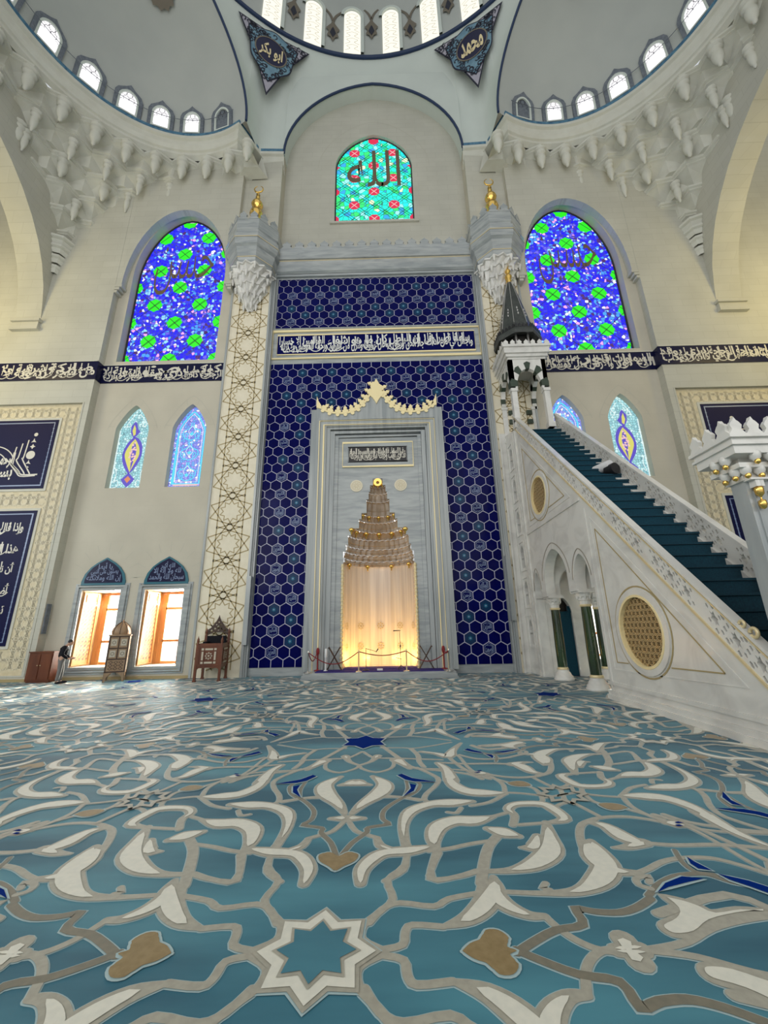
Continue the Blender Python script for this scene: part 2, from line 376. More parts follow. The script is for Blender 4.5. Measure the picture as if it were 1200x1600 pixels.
def part(mb, name, mats, par, label=None):
    """world-space mesh hung under a thing (or a part)"""
    if name in SPLIT:
        pcs = pieces_of(mb)
        if 1 < len(pcs) <= 100:
            SPLIT.discard(name); last = None
            for fs in pcs:
                q = MB(); ids = {}
                for k in fs:
                    for i in mb.f[k]:
                        if i not in ids: ids[i] = len(q.v); q.v.append(mb.v[i])
                    q.f.append([ids[i] for i in mb.f[k]]); q.m.append(mb.m[k]); q.s.append(mb.s[k])
                last = part(q, name, mats, par, label)
            SPLIT.add(name); return last
    o = mb.build(name, mats)
    o.parent = par
    root = par
    while root.parent: root = root.parent
    if par is root: o.matrix_parent_inverse = Matrix.Translation(root.location).inverted()
    if label: o['label'] = label
    return o


def front(Y): return lambda u, v, t: (u, Y + t, v)          # faces the hall (-Y); t goes into the wall
def floorf(u, v, t): return (u, v, t)
def rect(x0, z0, x1, z1): return [(x0, z0), (x1, z0), (x1, z1), (x0, z1)]
def circ(cx, cy, r, n=24, a=0.0): return [(cx + r * cos(2 * PI * i / n + a), cy + r * sin(2 * PI * i / n + a)) for i in range(n)]
def star(cx, cy, r, r2, n, a=PI / 2): return [(cx + (r if i % 2 == 0 else r2) * cos(PI * i / n + a), cy + (r if i % 2 == 0 else r2) * sin(PI * i / n + a)) for i in range(2 * n)]


def arch(x0, x1, z0, zs, za, pt=0.0, n=12):
    """opening outline: straight sides to zs, then an arch to apex za; pt 0 round .. 1 pointed"""
    xc = (x0 + x1) / 2; h = (x1 - x0) / 2; L = [(x0, z0), (x1, z0)]
    for i in range(2 * n + 1):
        t = PI * i / (2 * n); c = cos(t); s = sin(t)
        z = s * (1 - pt) + pt * (1 - abs(c) ** 1.35)
        L.append((xc + h * c, zs + (za - zs) * z))
    return L


def smooth_path(p, k=4):
    """Catmull-Rom through control points; p may carry a third value (width)"""
    n = len(p); out = []
    for i in range(n - 1):
        a = p[max(i - 1, 0)]; b = p[i]; c = p[i + 1]; d = p[min(i + 2, n - 1)]
        for j in range(k):
            t = j / k; out.append(tuple(0.5 * ((2 * b[q]) + (-a[q] + c[q]) * t + (2 * a[q] - 5 * b[q] + 4 * c[q] - d[q]) * t * t + (-a[q] + 3 * b[q] - 3 * c[q] + d[q]) * t ** 3) for q in range(len(b))))
    out.append(tuple(p[-1])); return out


def clip(poly, x0, z0, x1, z1):
    for ax, lim, sg in ((0, x0, 1), (0, x1, -1), (1, z0, 1), (1, z1, -1)):
        out = []
        for i in range(len(poly)):
            a = poly[i]; b = poly[(i + 1) % len(poly)]
            ia = (a[ax] - lim) * sg >= 0; ib = (b[ax] - lim) * sg >= 0
            if ia: out.append(a)
            if ia != ib:
                t = (lim - a[ax]) / (b[ax] - a[ax]); out.append((a[0] + (b[0] - a[0]) * t, a[1] + (b[1] - a[1]) * t))
        poly = out
        if len(poly) < 3: return []
    return poly


def clipseg(a, b, x0, z0, x1, z1):
    t0, t1 = 0.0, 1.0; dx, dy = b[0] - a[0], b[1] - a[1]
    for p, q in ((-dx, a[0] - x0), (dx, x1 - a[0]), (-dy, a[1] - z0), (dy, z1 - a[1])):
        if abs(p) < 1e-9:
            if q < 0: return None
        else:
            r = q / p
            if p < 0: t0 = max(t0, r)
            else: t1 = min(t1, r)
    if t0 >= t1: return None
    return (a[0] + dx * t0, a[1] + dy * t0), (a[0] + dx * t1, a[1] + dy * t1)

# ------------------------------------------------------------------ Arabic writing (joined letter forms, right to left)
AF = {'ا': (0xFE8D, 2), 'أ': (0xFE83, 2), 'إ': (0xFE87, 2), 'آ': (0xFE81, 2), 'ب': (0xFE8F, 4), 'ت': (0xFE95, 4), 'ث': (0xFE99, 4), 'ج': (0xFE9D, 4), 'ح': (0xFEA1, 4), 'خ': (0xFEA5, 4), 'د': (0xFEA9, 2), 'ذ': (0xFEAB, 2), 'ر': (0xFEAD, 2), 'ز': (0xFEAF, 2), 'س': (0xFEB1, 4), 'ش': (0xFEB5, 4), 'ص': (0xFEB9, 4), 'ض': (0xFEBD, 4), 'ط': (0xFEC1, 4), 'ظ': (0xFEC5, 4), 'ع': (0xFEC9, 4), 'غ': (0xFECD, 4), 'ف': (0xFED1, 4), 'ق': (0xFED5, 4), 'ك': (0xFED9, 4), 'ل': (0xFEDD, 4), 'م': (0xFEE1, 4), 'ن': (0xFEE5, 4), 'ه': (0xFEE9, 4), 'و': (0xFEED, 2), 'ى': (0xFEEF, 2), 'ي': (0xFEF1, 4), 'ة': (0xFE93, 2), 'ء': (0xFE80, 1), 'ؤ': (0xFE85, 2), 'ئ': (0xFE89, 4)}
LA = {'ا': 0xFEFB, 'أ': 0xFEF7, 'إ': 0xFEF9}


def shape_ar(s):
    out = []; i = 0; prev = False
    while i < len(s):
        ch = s[i]
        if ch not in AF: out.append(ch); prev = False; i += 1; continue
        base, nf = AF[ch]
        if ch == 'ل' and i + 1 < len(s) and s[i + 1] in LA:
            out.append(chr(LA[s[i + 1]] + (1 if prev else 0))); prev = False; i += 2; continue
        nxt = i + 1 < len(s) and s[i + 1] in AF and AF[s[i + 1]][1] > 1
        if nf == 1: out.append(chr(base)); prev = False
        elif nf == 2: out.append(chr(base + (1 if prev else 0))); prev = False
        else:
            out.append(chr(base + ({(False, False): 0, (True, False): 1, (False, True): 2, (True, True): 3}[(prev, nxt)]))); prev = nxt
        i += 1
    return ''.join(out[::-1])


_TC = {}
def text_mesh(s, bold=0.022):
    if (s, bold) in _TC: return _TC[(s, bold)]
    c = bpy.data.curves.new('script', 'FONT'); c.body = shape_ar(s); c.resolution_u = 2; c.offset = bold
    o = bpy.data.objects.new('script', c); C.objects.link(o)
    dg = bpy.context.evaluated_depsgraph_get(); dg.update()
    me = bpy.data.meshes.new_from_object(o.evaluated_get(dg))
    vs = [(v.co.x, v.co.y) for v in me.vertices]; fs = [tuple(p.vertices) for p in me.polygons]
    bpy.data.objects.remove(o); bpy.data.curves.remove(c); bpy.data.meshes.remove(me)
    x0 = min(v[0] for v in vs); x1 = max(v[0] for v in vs); y0 = min(v[1] for v in vs); y1 = max(v[1] for v in vs)
    vs = [((x - x0) / (x1 - x0), (y - y0) / (y1 - y0)) for x, y in vs]
    _TC[(s, bold)] = (vs, fs); return vs, fs


def write(mb, s, fr, x0, z0, x1, z1, t, m, bold=0.022):
    vs, fs = text_mesh(s, bold)
    mb.add([fr(x0 + (x1 - x0) * a, z0 + (z1 - z0) * b, t) for a, b in vs], fs, m)


def strokes(mb, fr, x0, z0, x1, z1, t, m, seed=0, dens=1.6, w=0.05):
    """tall upright and sweeping under-strokes of thuluth lettering"""
    rnd = random.Random(seed); h = z1 - z0; x = x0 + 0.1 * h
    while x < x1 - 0.3 * h:
        k = rnd.random(); ww = w * h
        if k < 0.62:
            mb.ribbon([(x, z1 - h * rnd.uniform(0.03, 0.12)), (x + 0.02 * h, z0 + h * 0.6), (x, z0 + h * rnd.uniform(0.2, 0.42))], [ww * 1.5, ww, ww * 0.8], fr, t, m)
        else:
            p = [(x, z0 + h * 0.42), (x + 0.12 * h, z0 + 0.14 * h), (x + 0.4 * h, z0 + 0.08 * h), (x + 0.7 * h, z0 + 0.3 * h)]
            if p[-1][0] < x1: mb.ribbon(smooth_path(p), ww, fr, t, m)
        x += h * rnd.uniform(0.5, 1.3) / dens / 2.2


def script_band(mb, txt, fr, x0, z0, x1, z1, t, m, seed=0, bold=0.03):
    """two interlaced lines of one text, the first words at the right"""
    ws = txt.split(); n = len(ws); k = max(1, round((x1 - x0) / (z1 - z0) / 2.6)); k = min(k, n)
    h = z1 - z0
    for j in range(k):
        seg = ws[j * n // k:(j + 1) * n // k]; b = x1 - (x1 - x0) * j / k; a = x1 - (x1 - x0) * (j + 1) / k
        hlf = (len(seg) + 1) // 2
        write(mb, ' '.join(seg[:hlf]), fr, a + 0.1 * h, z0 + 0.01 * h, b - 0.02 * h, z0 + 0.74 * h, t, m, bold)
        if seg[hlf:]: write(mb, ' '.join(seg[hlf:]), fr, a, z0 + 0.3 * h, b - 0.15 * h, z0 + 0.99 * h, t + 0.002, m, bold)
    strokes(mb, fr, x0, z0, x1, z1, t + 0.001, m, seed, 1.5, 0.045)

# ================================================================== THE SETTING
def struct(mb, name, mats, label, cat):
    o = mb.build(name, mats); tag(o, label, cat, None, 'structure'); return o


EC, ER = (10.75, 9.95), 6.75          # corner half-dome: plan centre, radius
M['stone_joint'] = mat('limestone_joint', (0.47, 0.45, 0.37), 0.7)
# --- lower halves of the front wall, with the window openings
def mir(loop, s): return [(s * x, z) for x, z in loop]
for s, side in ((-1, 'left'), (1, 'right')):
    holes = [arch(8.6, 13.9, 15.78, 21.6, 26.25, 0.12)]
    for a, b in ((11.52, 13.2), (8.6, 10.3)):
        holes.append(arch(a, b, 8.6, 11.75, 13.1, 0.75))
    for a, b in ((11.5, 13.3), (8.65, 10.45)):
        holes.append(rect(a, 0.5, b, 3.72))
    mb = MB()
    mb.plate([mir(l, s) for l in [rect(5.72, 0, 14.5, 38.5)] + holes], front(17.75), 0, 1.4, 0)
    # masonry rings round the arches, cut as shallow joints
    for a, b, z0, zs, za, pt in ((8.6, 13.9, 15.78, 21.6, 26.25, 0.12),):
        L = [(s * ((a + b) / 2 + (x - (a + b) / 2) * 1.24), zs + (z - zs) * 1.2) for x, z in arch(a, b, z0, zs, za, pt)[2:]]
        mb.ribbon(L, 0.035, front(17.75), -0.004, 1)
    for a, b in ((11.52, 13.2), (8.6, 10.3)):
        c = (a + b) / 2
        L = [(s * (c + (x - c) * 1.5), 11.75 + (z - 11.75) * 1.35) for x, z in arch(a, b, 8.6, 11.75, 13.1, 0.75)[2:]]
        mb.ribbon(L, 0.025, front(17.75), -0.004, 1)
        for k in (2, 6, 10, 14, 18, 22):
            p = arch(a, b, 8.6, 11.75, 13.1, 0.75)[2:][k]
            mb.ribbon([(s * (c + (p[0] - c) * 1.12), 11.75 + (p[1] - 11.75) * 1.1), (s * (c + (p[0] - c) * 1.5), 11.75 + (p[1] - 11.75) * 1.35)], 0.02, front(17.75), -0.004, 1)
    for a, b in ((11.5, 13.3), (8.65, 10.45)):
        c = (a + b) / 2
        for k in range(9):
            t = PI * (k + 0.3) / 8.6
            mb.ribbon([(s * (c + 1.2 * cos(t)), 4.1 + 1.35 * sin(t)), (s * (c + 1.65 * cos(t)), 4.1 + 1.8 * sin(t))], 0.02, front(17.75), -0.004, 1)
    struct(mb, 'wall_front', ['stone_smooth', 'stone_joint'], 'pale limestone front wall with arched windows, %s of the tiled prayer niche wall' % side, 'wall')
# --- the upper wall stands forward again over the big blue windows, on small corbels
for s, side in ((-1, 'left'), (1, 'right')):
    mb = MB(); A_ = [(11.25 + 2.92 * cos(PI * i / 28), 20.55 + 5.5 * sin(PI * i / 28)) for i in range(29)]
    mb.plate([mir([(7.96, 20.55)] + A_[::-1] + [(14.5, 20.55), (14.5, 31.2), (7.96, 31.2)], s)], front(17.36), 0, 0.39, 0)
    mb.plate([mir([(5.72, 24.6), (7.96, 24.6), (7.96, 31.2), (5.72, 31.2)], s)], front(17.36 + 0.3), 0, 0.09, 0)
    for x0_, x1_ in ((8.33, 7.96), (14.17, 14.5)):
        for z_, o_ in ((20.4, 0.0), (20.22, -0.12), (20.02, -0.22)):
            a, b = sorted((s * (x0_ + (0.06 + o_) * (-1 if x0_ > 11 else 1)), s * x1_)); mb.box((a, 17.36 - 0.03, z_), (b, 17.75, z_ + 0.15), 0)
    struct(mb, 'wall_front', 'stone', 'upper limestone wall arching over the big blue window, %s side' % side, 'wall')
# --- upper middle piece with the tall arch, and the recessed bay wall behind
def bay_arch(h, zs, za, n=16):
    L = []
    for i in range(2 * n + 1):
        t = PI * i / (2 * n); c = cos(t); q = sin(t)
        L.append((h * c, zs + (za - zs) * (0.93 * q + 0.07 * (1 - abs(c)))))
    return L
mb = MB()
ar = bay_arch(5.68, 31, 37.4)
mb.plate([[(-5.72, 31), (-5.68, 31)] + ar[::-1][1:-1] + [(5.68, 31), (5.72, 31), (5.72, 38.5), (-5.72, 38.5)]], front(17.75), -0.1, 1.2, 0)
struct(mb, 'wall_front', 'plaster', 'white plastered wall above the tall central arch', 'wall')
mb = MB()
mb.plate([rect(-6.2, 22.0, 6.2, 38.6), arch(-2.5, 2.5, 26.05, 30.9, 33.85, 0.25)], front(18.42), 0, 0.9, 0)
L = [(x * 1.45, 30.9 + (z - 30.9) * 1.42) for x, z in arch(-2.5, 2.5, 26.05, 30.9, 33.85, 0.25)[2:]]
mb.ribbon(L, 0.035, front(18.42), -0.004, 1)
mb.box((-2.75, 18.3, 25.9), (2.75, 18.45, 26.05), 0)
struct(mb, 'wall_front', ['stone', 'stone_joint'], 'recessed stone bay wall with the green and red window, above the cornice', 'wall')
# --- wall carrying the hexagon tiles
mb = MB()
mb.plate([[(-5.9, 0), (-1.75, 0), (-1.75, 9.2), (1.75, 9.2), (1.75, 0), (5.9, 0), (5.9, 22.3), (-5.9, 22.3)]], front(18.0), 0, 0.2, 0)
struct(mb, 'wall_front', 'marble', 'grey-blue marble wall behind the hexagon tiles', 'wall')
# --- outer parts of the front wall with sunk panels
for s, side in ((-1, 'left'), (1, 'right')):
    mb = MB()
    fr = front(17.35)
    mb.plate([mir(l, s) for l in [rect(14.5, 0, 27, 31.2), rect(14.8, 0.22, 21.2, 13.1)]], fr, 0, 0.45, 0)
    mb.plate([mir(rect(14.5, 0, 27, 38.5), s)], front(17.8), 0, 1.2, 0)
    mb.ribbon(mir([(14.8, 0.22), (21.2, 0.22), (21.2, 13.1), (14.8, 13.1)], s), 0.07, front(17.33), 0, 0, 0.05, True)
    # impost moulding under the side arch
    for z0, z1, o in ((17.55, 17.75, 0.12), (17.75, 18.05, 0.05), (18.05, 18.2, 0.16)):
        a, b = sorted((s * (18.2 - o), s * 19.6)); mb.box((a, 17.36 - 0.1 - o, z0), (b, 17.4, z1), 0)
    struct(mb, 'wall_front', 'stone', 'limestone wall stepping forward at the %s edge, around the dark blue script panels' % side, 'wall')
    # side wall with the big round arch to the gallery
    mb = MB()
    out = [(-6, 0), (-0.7, 0)]
    out = [(-6, 31.2), (-6, 0), (-0.4, 0), (-0.4, 18.0)]
    for i in range(1, 24):
        t = PI - PI * i / 24; out.append((8.45 + 8.85 * cos(t), 18.0 + 8.75 * sin(t)))
    out += [(17.36, 18.2), (17.36, 31.2)]
    fx = lambda u, v, t, s=s: (s * (18.2 + t), u, v)
    mb.plate([out], fx, 0, 1.4, 0)
    struct(mb, 'wall_' + side, 'stone', 'limestone side wall with a wide round arch, %s of the hall' % side, 'wall')
    mb = MB(); a, b = sorted((s * 27, s * 27.4)); mb.box((a, -6, 0), (b, 18, 31), 0)
    struct(mb, 'wall_gallery_' + side, 'stone', 'gallery wall seen through the %s arch in yellow lamp light' % side, 'wall')
# --- ceilings: corner half-domes, pendentives, drum and dome
def exo(a, z):                         # point of the left corner half-dome arch / sphere
    return (-EC[0] + ER * cos(a) * cos(z), EC[1] + ER * sin(a) * cos(z), 31 + ER * sin(z))
ARC0, ARC1 = math.radians(61), math.radians(241)
for s, side in ((-1, 'left'), (1, 'right')):
    mb = MB(); vs = []; na, nz = 40, 16
    for j in range(nz + 1):
        for i in range(na + 1):
            p = exo(ARC0 + (ARC1 - ARC0) * i / na, (PI / 2) * j / nz * 0.999); vs.append((-s * p[0], p[1], p[2]))
    mb.add(vs, [(j * (na + 1) + i, j * (na + 1) + i + 1, (j + 1) * (na + 1) + i + 1, (j + 1) * (na + 1) + i) for j in range(nz) for i in range(na)], 0, True)
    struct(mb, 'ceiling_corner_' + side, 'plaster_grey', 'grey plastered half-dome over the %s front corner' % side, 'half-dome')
DC, DR, DZ = (0.0, 3.75), 14.1, 40.7
def lower_edge():
    L = []
    for i in range(41):
        w = math.radians(180 - 180 * i / 40)
        L.append((-EC[0] + ER * cos(w) * 0.485, EC[1] + ER * cos(w) * 0.875, 31 + ER * sin(w)))
    e = L[-1]
    L += [(-7.4, 16.6, 31), (-7.3, 17.3, 31), (-7.0, 17.62, 31), (-6.3, 17.62, 31), (-5.68, 17.62, 31)]
    for x, z in ar[::-1][1:len(ar) // 2 + 1]: L.append((x, 17.62, z))
    return L + [(-x, y, z) for x, y, z in L[::-1][1:]]
mb = MB(); LE = lower_edge(); nt = 12; vs = []
for p in LE:
    dx, dy = p[0] - DC[0], p[1] - DC[1]; q = math.hypot(dx, dy); dx /= q; dy /= q
    T = (DC[0] + DR * dx, DC[1] + DR * dy, DZ)
    for j in range(nt + 1):
        t = j / nt; b = 0.5 * sin(PI * t)
        vs.append((p[0] + (T[0] - p[0]) * t + dx * b, p[1] + (T[1] - p[1]) * t + dy * b, p[2] + (T[2] - p[2]) * t))
n1 = nt + 1
mb.add(vs, [(i * n1 + j, (i + 1) * n1 + j, (i + 1) * n1 + j + 1, i * n1 + j + 1) for i in range(len(LE) - 1) for j in range(nt)], 0, True)
struct(mb, 'ceiling_pendentives', 'plaster', 'white plastered pendentives between the arches and the dome ring', 'ceiling')
mb = MB()
mb.lathe([(DR, DZ), (DR, 44), (DR - 0.1, 47.2), (DR - 0.9, 50), (11.5, 53.5), (8, 56.3), (4, 58), (0.01, 58.5)], (DC[0], DC[1], 0), 48, 0, -0.3, PI + 0.3)
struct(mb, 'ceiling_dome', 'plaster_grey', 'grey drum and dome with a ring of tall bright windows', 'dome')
# --- trims
mb = MB(); mb.tube([(DC[0] + (DR - 0.06) * cos(-0.3 + (PI + 0.6) * i / 80), DC[1] + (DR - 0.06) * sin(-0.3 + (PI + 0.6) * i / 80), DZ) for i in range(81)], 0.13, 0, 8)
struct(mb, 'trim_1', 'darkline', 'dark blue ring line under the dome windows', 'trim')
mb = MB(); mb.tube([(x, 17.58, z) for x, z in ar], 0.08, 0, 8)
struct(mb, 'trim_2', 'darkline', 'dark blue line along the tall central arch', 'trim')
for s, side in ((-1, 'left'), (1, 'right')):
    mb = MB(); mb.tube([(-s * p[0], p[1], p[2]) for p in LE[:41]], 0.075, 0, 8)
    struct(mb, 'trim_3', 'darkline', 'dark blue line along the edge of the %s half-dome' % side, 'trim')
    # blue band and moulded cornice round the corner half-dome
    a0, a1 = math.radians(66), math.radians(238)
    path = [(-5.66, 17.66), (-7.25, 17.6)] + [(-EC[0] + ER * cos(a0 + (a1 - a0) * i / 48), EC[1] + ER * sin(a0 + (a1 - a0) * i / 48)) for i in range(49)]
    path = [(-s * x, y) for x, y in path]; sg = 1 if s < 0 else -1      # hall lies to the left of the path for s<0
    mb = MB(); mb.sweep(path, [(sg * -0.4, 31.3), (sg * 0.12, 31.3), (sg * 0.12, 30.96), (sg * -0.1, 30.96)], 0)
    struct(mb, 'trim_4', 'bluetrim', 'blue painted band at the foot of the %s half-dome' % side, 'trim')
    mb = MB(); mb.sweep(path, [(sg * o, z) for o, z in ((0.17, 30.98), (0.17, 30.78), (0.04, 30.72), (0.0, 30.4), (-0.1, 30.15), (-0.2, 30.1), (-0.22, 29.95), (-0.45, 29.8))], 0, None, False)
    # --- stalactite corbelling (muqarnas) filling the corner below
    def tier(R, R2, z0, z1, off, a_lo, a_hi, step=6.0):
        n = int((a_hi - a_lo) / step); P = []
        for i in range(n + 1):
            a = math.radians(a_lo + i * step); k = (i + off) % 2
            P.append((a, R + (0.0 if k == 0 else 0.42), R2 + (0.42 if k == 0 else 0.0)))
        ok = lambda x, y: x > -18.75 and y < 18.1
        P_ = P
        def pt(a, r, z): return (-s * (-EC[0] + r * cos(a)), EC[1] + r * sin(a), z)
        for i in range(n):
            a, r, q = P[i]; b, r_, q_ = P[i + 1]
            xm = -EC[0] + (r + r_) / 2 * cos((a + b) / 2); ym = EC[1] + (r + r_) / 2 * sin((a + b) / 2)
            if not ok(xm, ym): continue
            m = (a + b) / 2; h = z0 - z1
            # lip (two fillets), concave facet pair, underside down to the next tier
            for (o0, za, o1, zb) in ((-0.12, z0, -0.12, z0 - 0.12 * h), (-0.12, z0 - 0.12 * h, 0.0, z0 - 0.16 * h), (0.0, z0 - 0.16 * h, -0.05, z0 - 0.28 * h), (-0.05, z0 - 0.28 * h, 0.08, z0 - 0.32 * h)):
                mb.add([pt(a, r + o0, za), pt(b, r_ + o0, za), pt(b, r_ + o1, zb), pt(a, r + o1, zb)], [(0, 1, 2, 3)])
            c0 = pt(a, r + 0.08, z0 - 0.32 * h); c1 = pt(b, r_ + 0.08, z0 - 0.32 * h)
            apex = pt(m, (r + r_) / 2 + 0.55, z0 - 0.55 * h); d0 = pt(a, q, z1); d1 = pt(b, q_, z1)
            mb.add([c0, c1, apex, d0, d1], [(0, 1, 2), (0, 2, 3), (1, 4, 2), (3, 2, 4)])
            mb.add([pt(a, r + 1.1, z0), pt(b, r_ + 1.1, z0), pt(b, q_ + 0.7, z1), pt(a, q + 0.7, z1)], [(0, 1, 2, 3)])
            mb.add([pt(a, q, z1), pt(b, q_, z1), pt(b, q_ + 0.75, z1), pt(a, q + 0.75, z1)], [(0, 1, 2, 3)])
            if True:
                mb.add([pt(a, r - 0.12, z0), pt(b, r_ - 0.12, z0), pt(b, r_ + 1.2, z0), pt(a, r + 1.2, z0)], [(0, 1, 2, 3)])
        return P
    def pend(a, r, z, k=1.0):
        x, y = -s * (-EC[0] + r * cos(a)), EC[1] + r * sin(a)
        mb.lathe([(0.42 * k, 0), (0.42 * k, -0.13), (0.3 * k, -0.17), (0.36 * k, -0.22), (0.36 * k, -0.36), (0.24 * k, -0.42), (0.30 * k, -0.6), (0.29 * k, -0.85), (0.2 * k, -1.1), (0.13 * k, -1.18), (0.11 * k, -1.35), (0.0, -1.42)], (x, y, z), 10, 0)
    zt = [29.8, 28.75, 27.6, 26.4, 25.25, 24.2, 23.3, 22.6]
    rt = [7.0, 7.55, 8.2, 8.85, 9.45, 9.95, 10.3, 10.5]
    for k in range(7):
        st = (6.0, 6.0, 5.2, 4.6, 4.0, 3.4, 2.6)[k]
        tier(rt[k], rt[k + 1], zt[k], zt[k + 1], k % 2, 61 if k < 1 else 97, 236 if k < 1 else 176, st)
    for i in range(14):
        a = math.radians(61 + 12 * i); pend(a, 7.08, 29.45, 0.85)
    for i in range(12):
        a = math.radians(67 + 12 * i)
        if 100 < math.degrees(a) < 172: pend(a, 7.75, 28.2, 0.6)
    for a in (127, 140, 153): pend(math.radians(a), 8.5, 27.5, 0.85)
    for a in (119, 151): pend(math.radians(a), 8.4, 27.3, 0.5)
    for a in (134, 146): pend(math.radians(a), 9.3, 25.9, 0.6)
    # tail running down the corner
    for z, w in ((23.6, 0.75), (23.1, 0.6), (22.5, 0.42), (21.9, 0.26)):
        mb.lathe([(w, 0), (w, -0.14), (w * 0.8, -0.2), (w * 0.9, -0.28), (w * 0.7, -0.5)], (s * 18.15, 17.35, z), 8, 0, smooth=False)
    struct(mb, 'trim_5', 'muq', 'carved white stalactite corbels and cornice filling the %s front corner' % side, 'corbelling')
# --- dark calligraphy band running along the walls
TXT_BAND = 'الله نور السماوات والأرض مثل نوره كمشكاة فيها مصباح المصباح في زجاجة الزجاجة كأنها كوكب دري يوقد من شجرة مباركة زيتونة لا شرقية ولا غربية يكاد زيتها يضيء'
TXT_ISRA = 'واجعل لي من لدنك سلطانا نصيرا وقل جاء الحق وزهق الباطل إن الباطل كان زهوقا وننزل من القرآن ما هو شفاء ورحمة للمؤمنين ولا يزيد الظالمين إلا خسارا'
wds = TXT_BAND.split()
for s, side in ((-1, 'left'), (1, 'right')):
    mb = MB()
    a, b = (-14.5, -7.98) if s < 0 else (7.98, 14.5)
    f1 = front(17.70); f0 = front(17.30)
    mb.box((a, 17.70, 14.45), (b, 17.76, 15.5), 0)
    c, d = (-22, -14.5) if s < 0 else (14.5, 22)
    mb.box((c, 17.30, 14.45), (d, 17.36, 15.5), 0)
    x = s * 14.5; mb.box((min(x, x - s * 0.05), 17.30, 14.45), (max(x, x - s * 0.05), 17.76, 15.5), 0)
    i0 = 0 if s > 0 else 12
    script_band(mb, ' '.join(wds[i0:i0 + 10]), f1, a + 0.03, 14.5, b - 0.03, 15.45, -0.006, 1, 3 + s)
    script_band(mb, ' '.join(wds[i0 + 5:i0 + 17]), f0, c, 14.5, d - 0.02, 15.45, -0.006, 1, 8 + s)
    mb.ribbon([(a, 15.53), (b, 15.53)], 0.06, front(17.68), 0, 2, 0.05); mb.ribbon([(c, 15.53), (d, 15.53)], 0.06, front(17.28), 0, 2, 0.05)
    struct(mb, 'trim_6', ['navy_dk', 'script_c', 'stone_plain'], 'dark band of pale Arabic script crossing the %s wall above the small windows' % side, 'script band')
for s, side in ((-1, 'left'), (1, 'right')):
    mb = MB(); a, b = sorted((s * 7.95, s * 14.5)); mb.box((a, 17.69, 0.0), (b, 17.75, 0.12))
    a, b = sorted((s * 14.5, s * 22)); mb.box((a, 17.29, 0.0), (b, 17.35, 0.12))
    struct(mb, 'baseboard_' + side, 'tan_line', 'thin brown skirting at the foot of the %s wall' % side, 'skirting')

# ------------------------------------------------------------------ windows
FW = front
def big_blue(s, side):
    Y = 18.2
    root = thing('window_1', (s * 11.25, Y, 16), 'tall arched stained glass window in deep blue with green rosettes, %s of the niche wall' % side, 'window', None, 'structure')
    fr = FW(Y); o = [(s * x, z) for x, z in arch(8.6, 13.9, 15.78, 21.6, 26.25, 0.12)]
    mb = MB(); mb.flat(o, fr, 0, 0); part(mb, 'glass', ['g_blue'], root)
    mb = MB(); mc = MB()
    c = 11.37
    def inside(x, z):
        if z < 15.8 or abs(x - 11.25) > 2.75: return False
        return z < 21.6 or ((x - 11.25) / 2.7) ** 2 + ((z - 21.6) / 4.6) ** 2 < 1
    k = 0
    for row in range(-1, 9):
        for col in range(-2, 3):
            x = c + 1.30 * col; z = 16.15 + 1.24 * row
            if (row + col) % 2: continue
            p = [(q[0], q[1]) for q in star(x, z, 0.46, 0.40, 8)]
            q = [(min(max(u, 8.62), 13.88), v) for u, v in p if v > 15.8 and inside(u, v)]
            if len(q) < 6: continue
            mb.flat([(s * u, v) for u, v in q], fr, -0.012, 0)
            for a, b in (((-1, -1), (1, 1)), ((-1, 1), (1, -1))):
                A = (x + a[0] * 0.32, z + a[1] * 0.32); B = (x + b[0] * 0.32, z + b[1] * 0.32)
                if inside(*A) and inside(*B): mc.ribbon([(s * A[0], A[1]), (s * B[0], B[1])], 0.035, fr, -0.02)
    part(mb, 'green_rosettes', ['g_green'], root)
    for k in range(-3, 9):                       # diagonal bars of the lattice
        for d in (1, -1):
            x0 = 11.25 - 2.65; z0 = 16.0 + k * 2.48 - (0 if d > 0 else -5.2)
            sgm = clipseg((x0, z0), (x0 + 5.3, z0 + d * 5.05), 8.62, 15.8, 13.88, 22.5)
            if sgm: mc.ribbon([(s * sgm[0][0], sgm[0][1]), (s * sgm[1][0], sgm[1][1])], 0.03, fr, -0.015)
    L = [(s * x, z) for x, z in arch(8.66, 13.84, 15.84, 21.6, 26.18, 0.12)]
    mc.ribbon(L, 0.1, fr, -0.03, 0, 0.05, True)
    part(mc, 'lead_bars', ['lead'], root)
    mb = MB()
    write(mb, 'حسن' if s < 0 else 'حسين', fr, s * 11.25 - 1.7, 20.6, s * 11.25 + 1.7, 24.2, -0.03, 0, -0.012)
    part(mb, 'script', ['bronze_script'], root)
for s, side in ((-1, 'left'), (1, 'right')): big_blue(s, side)
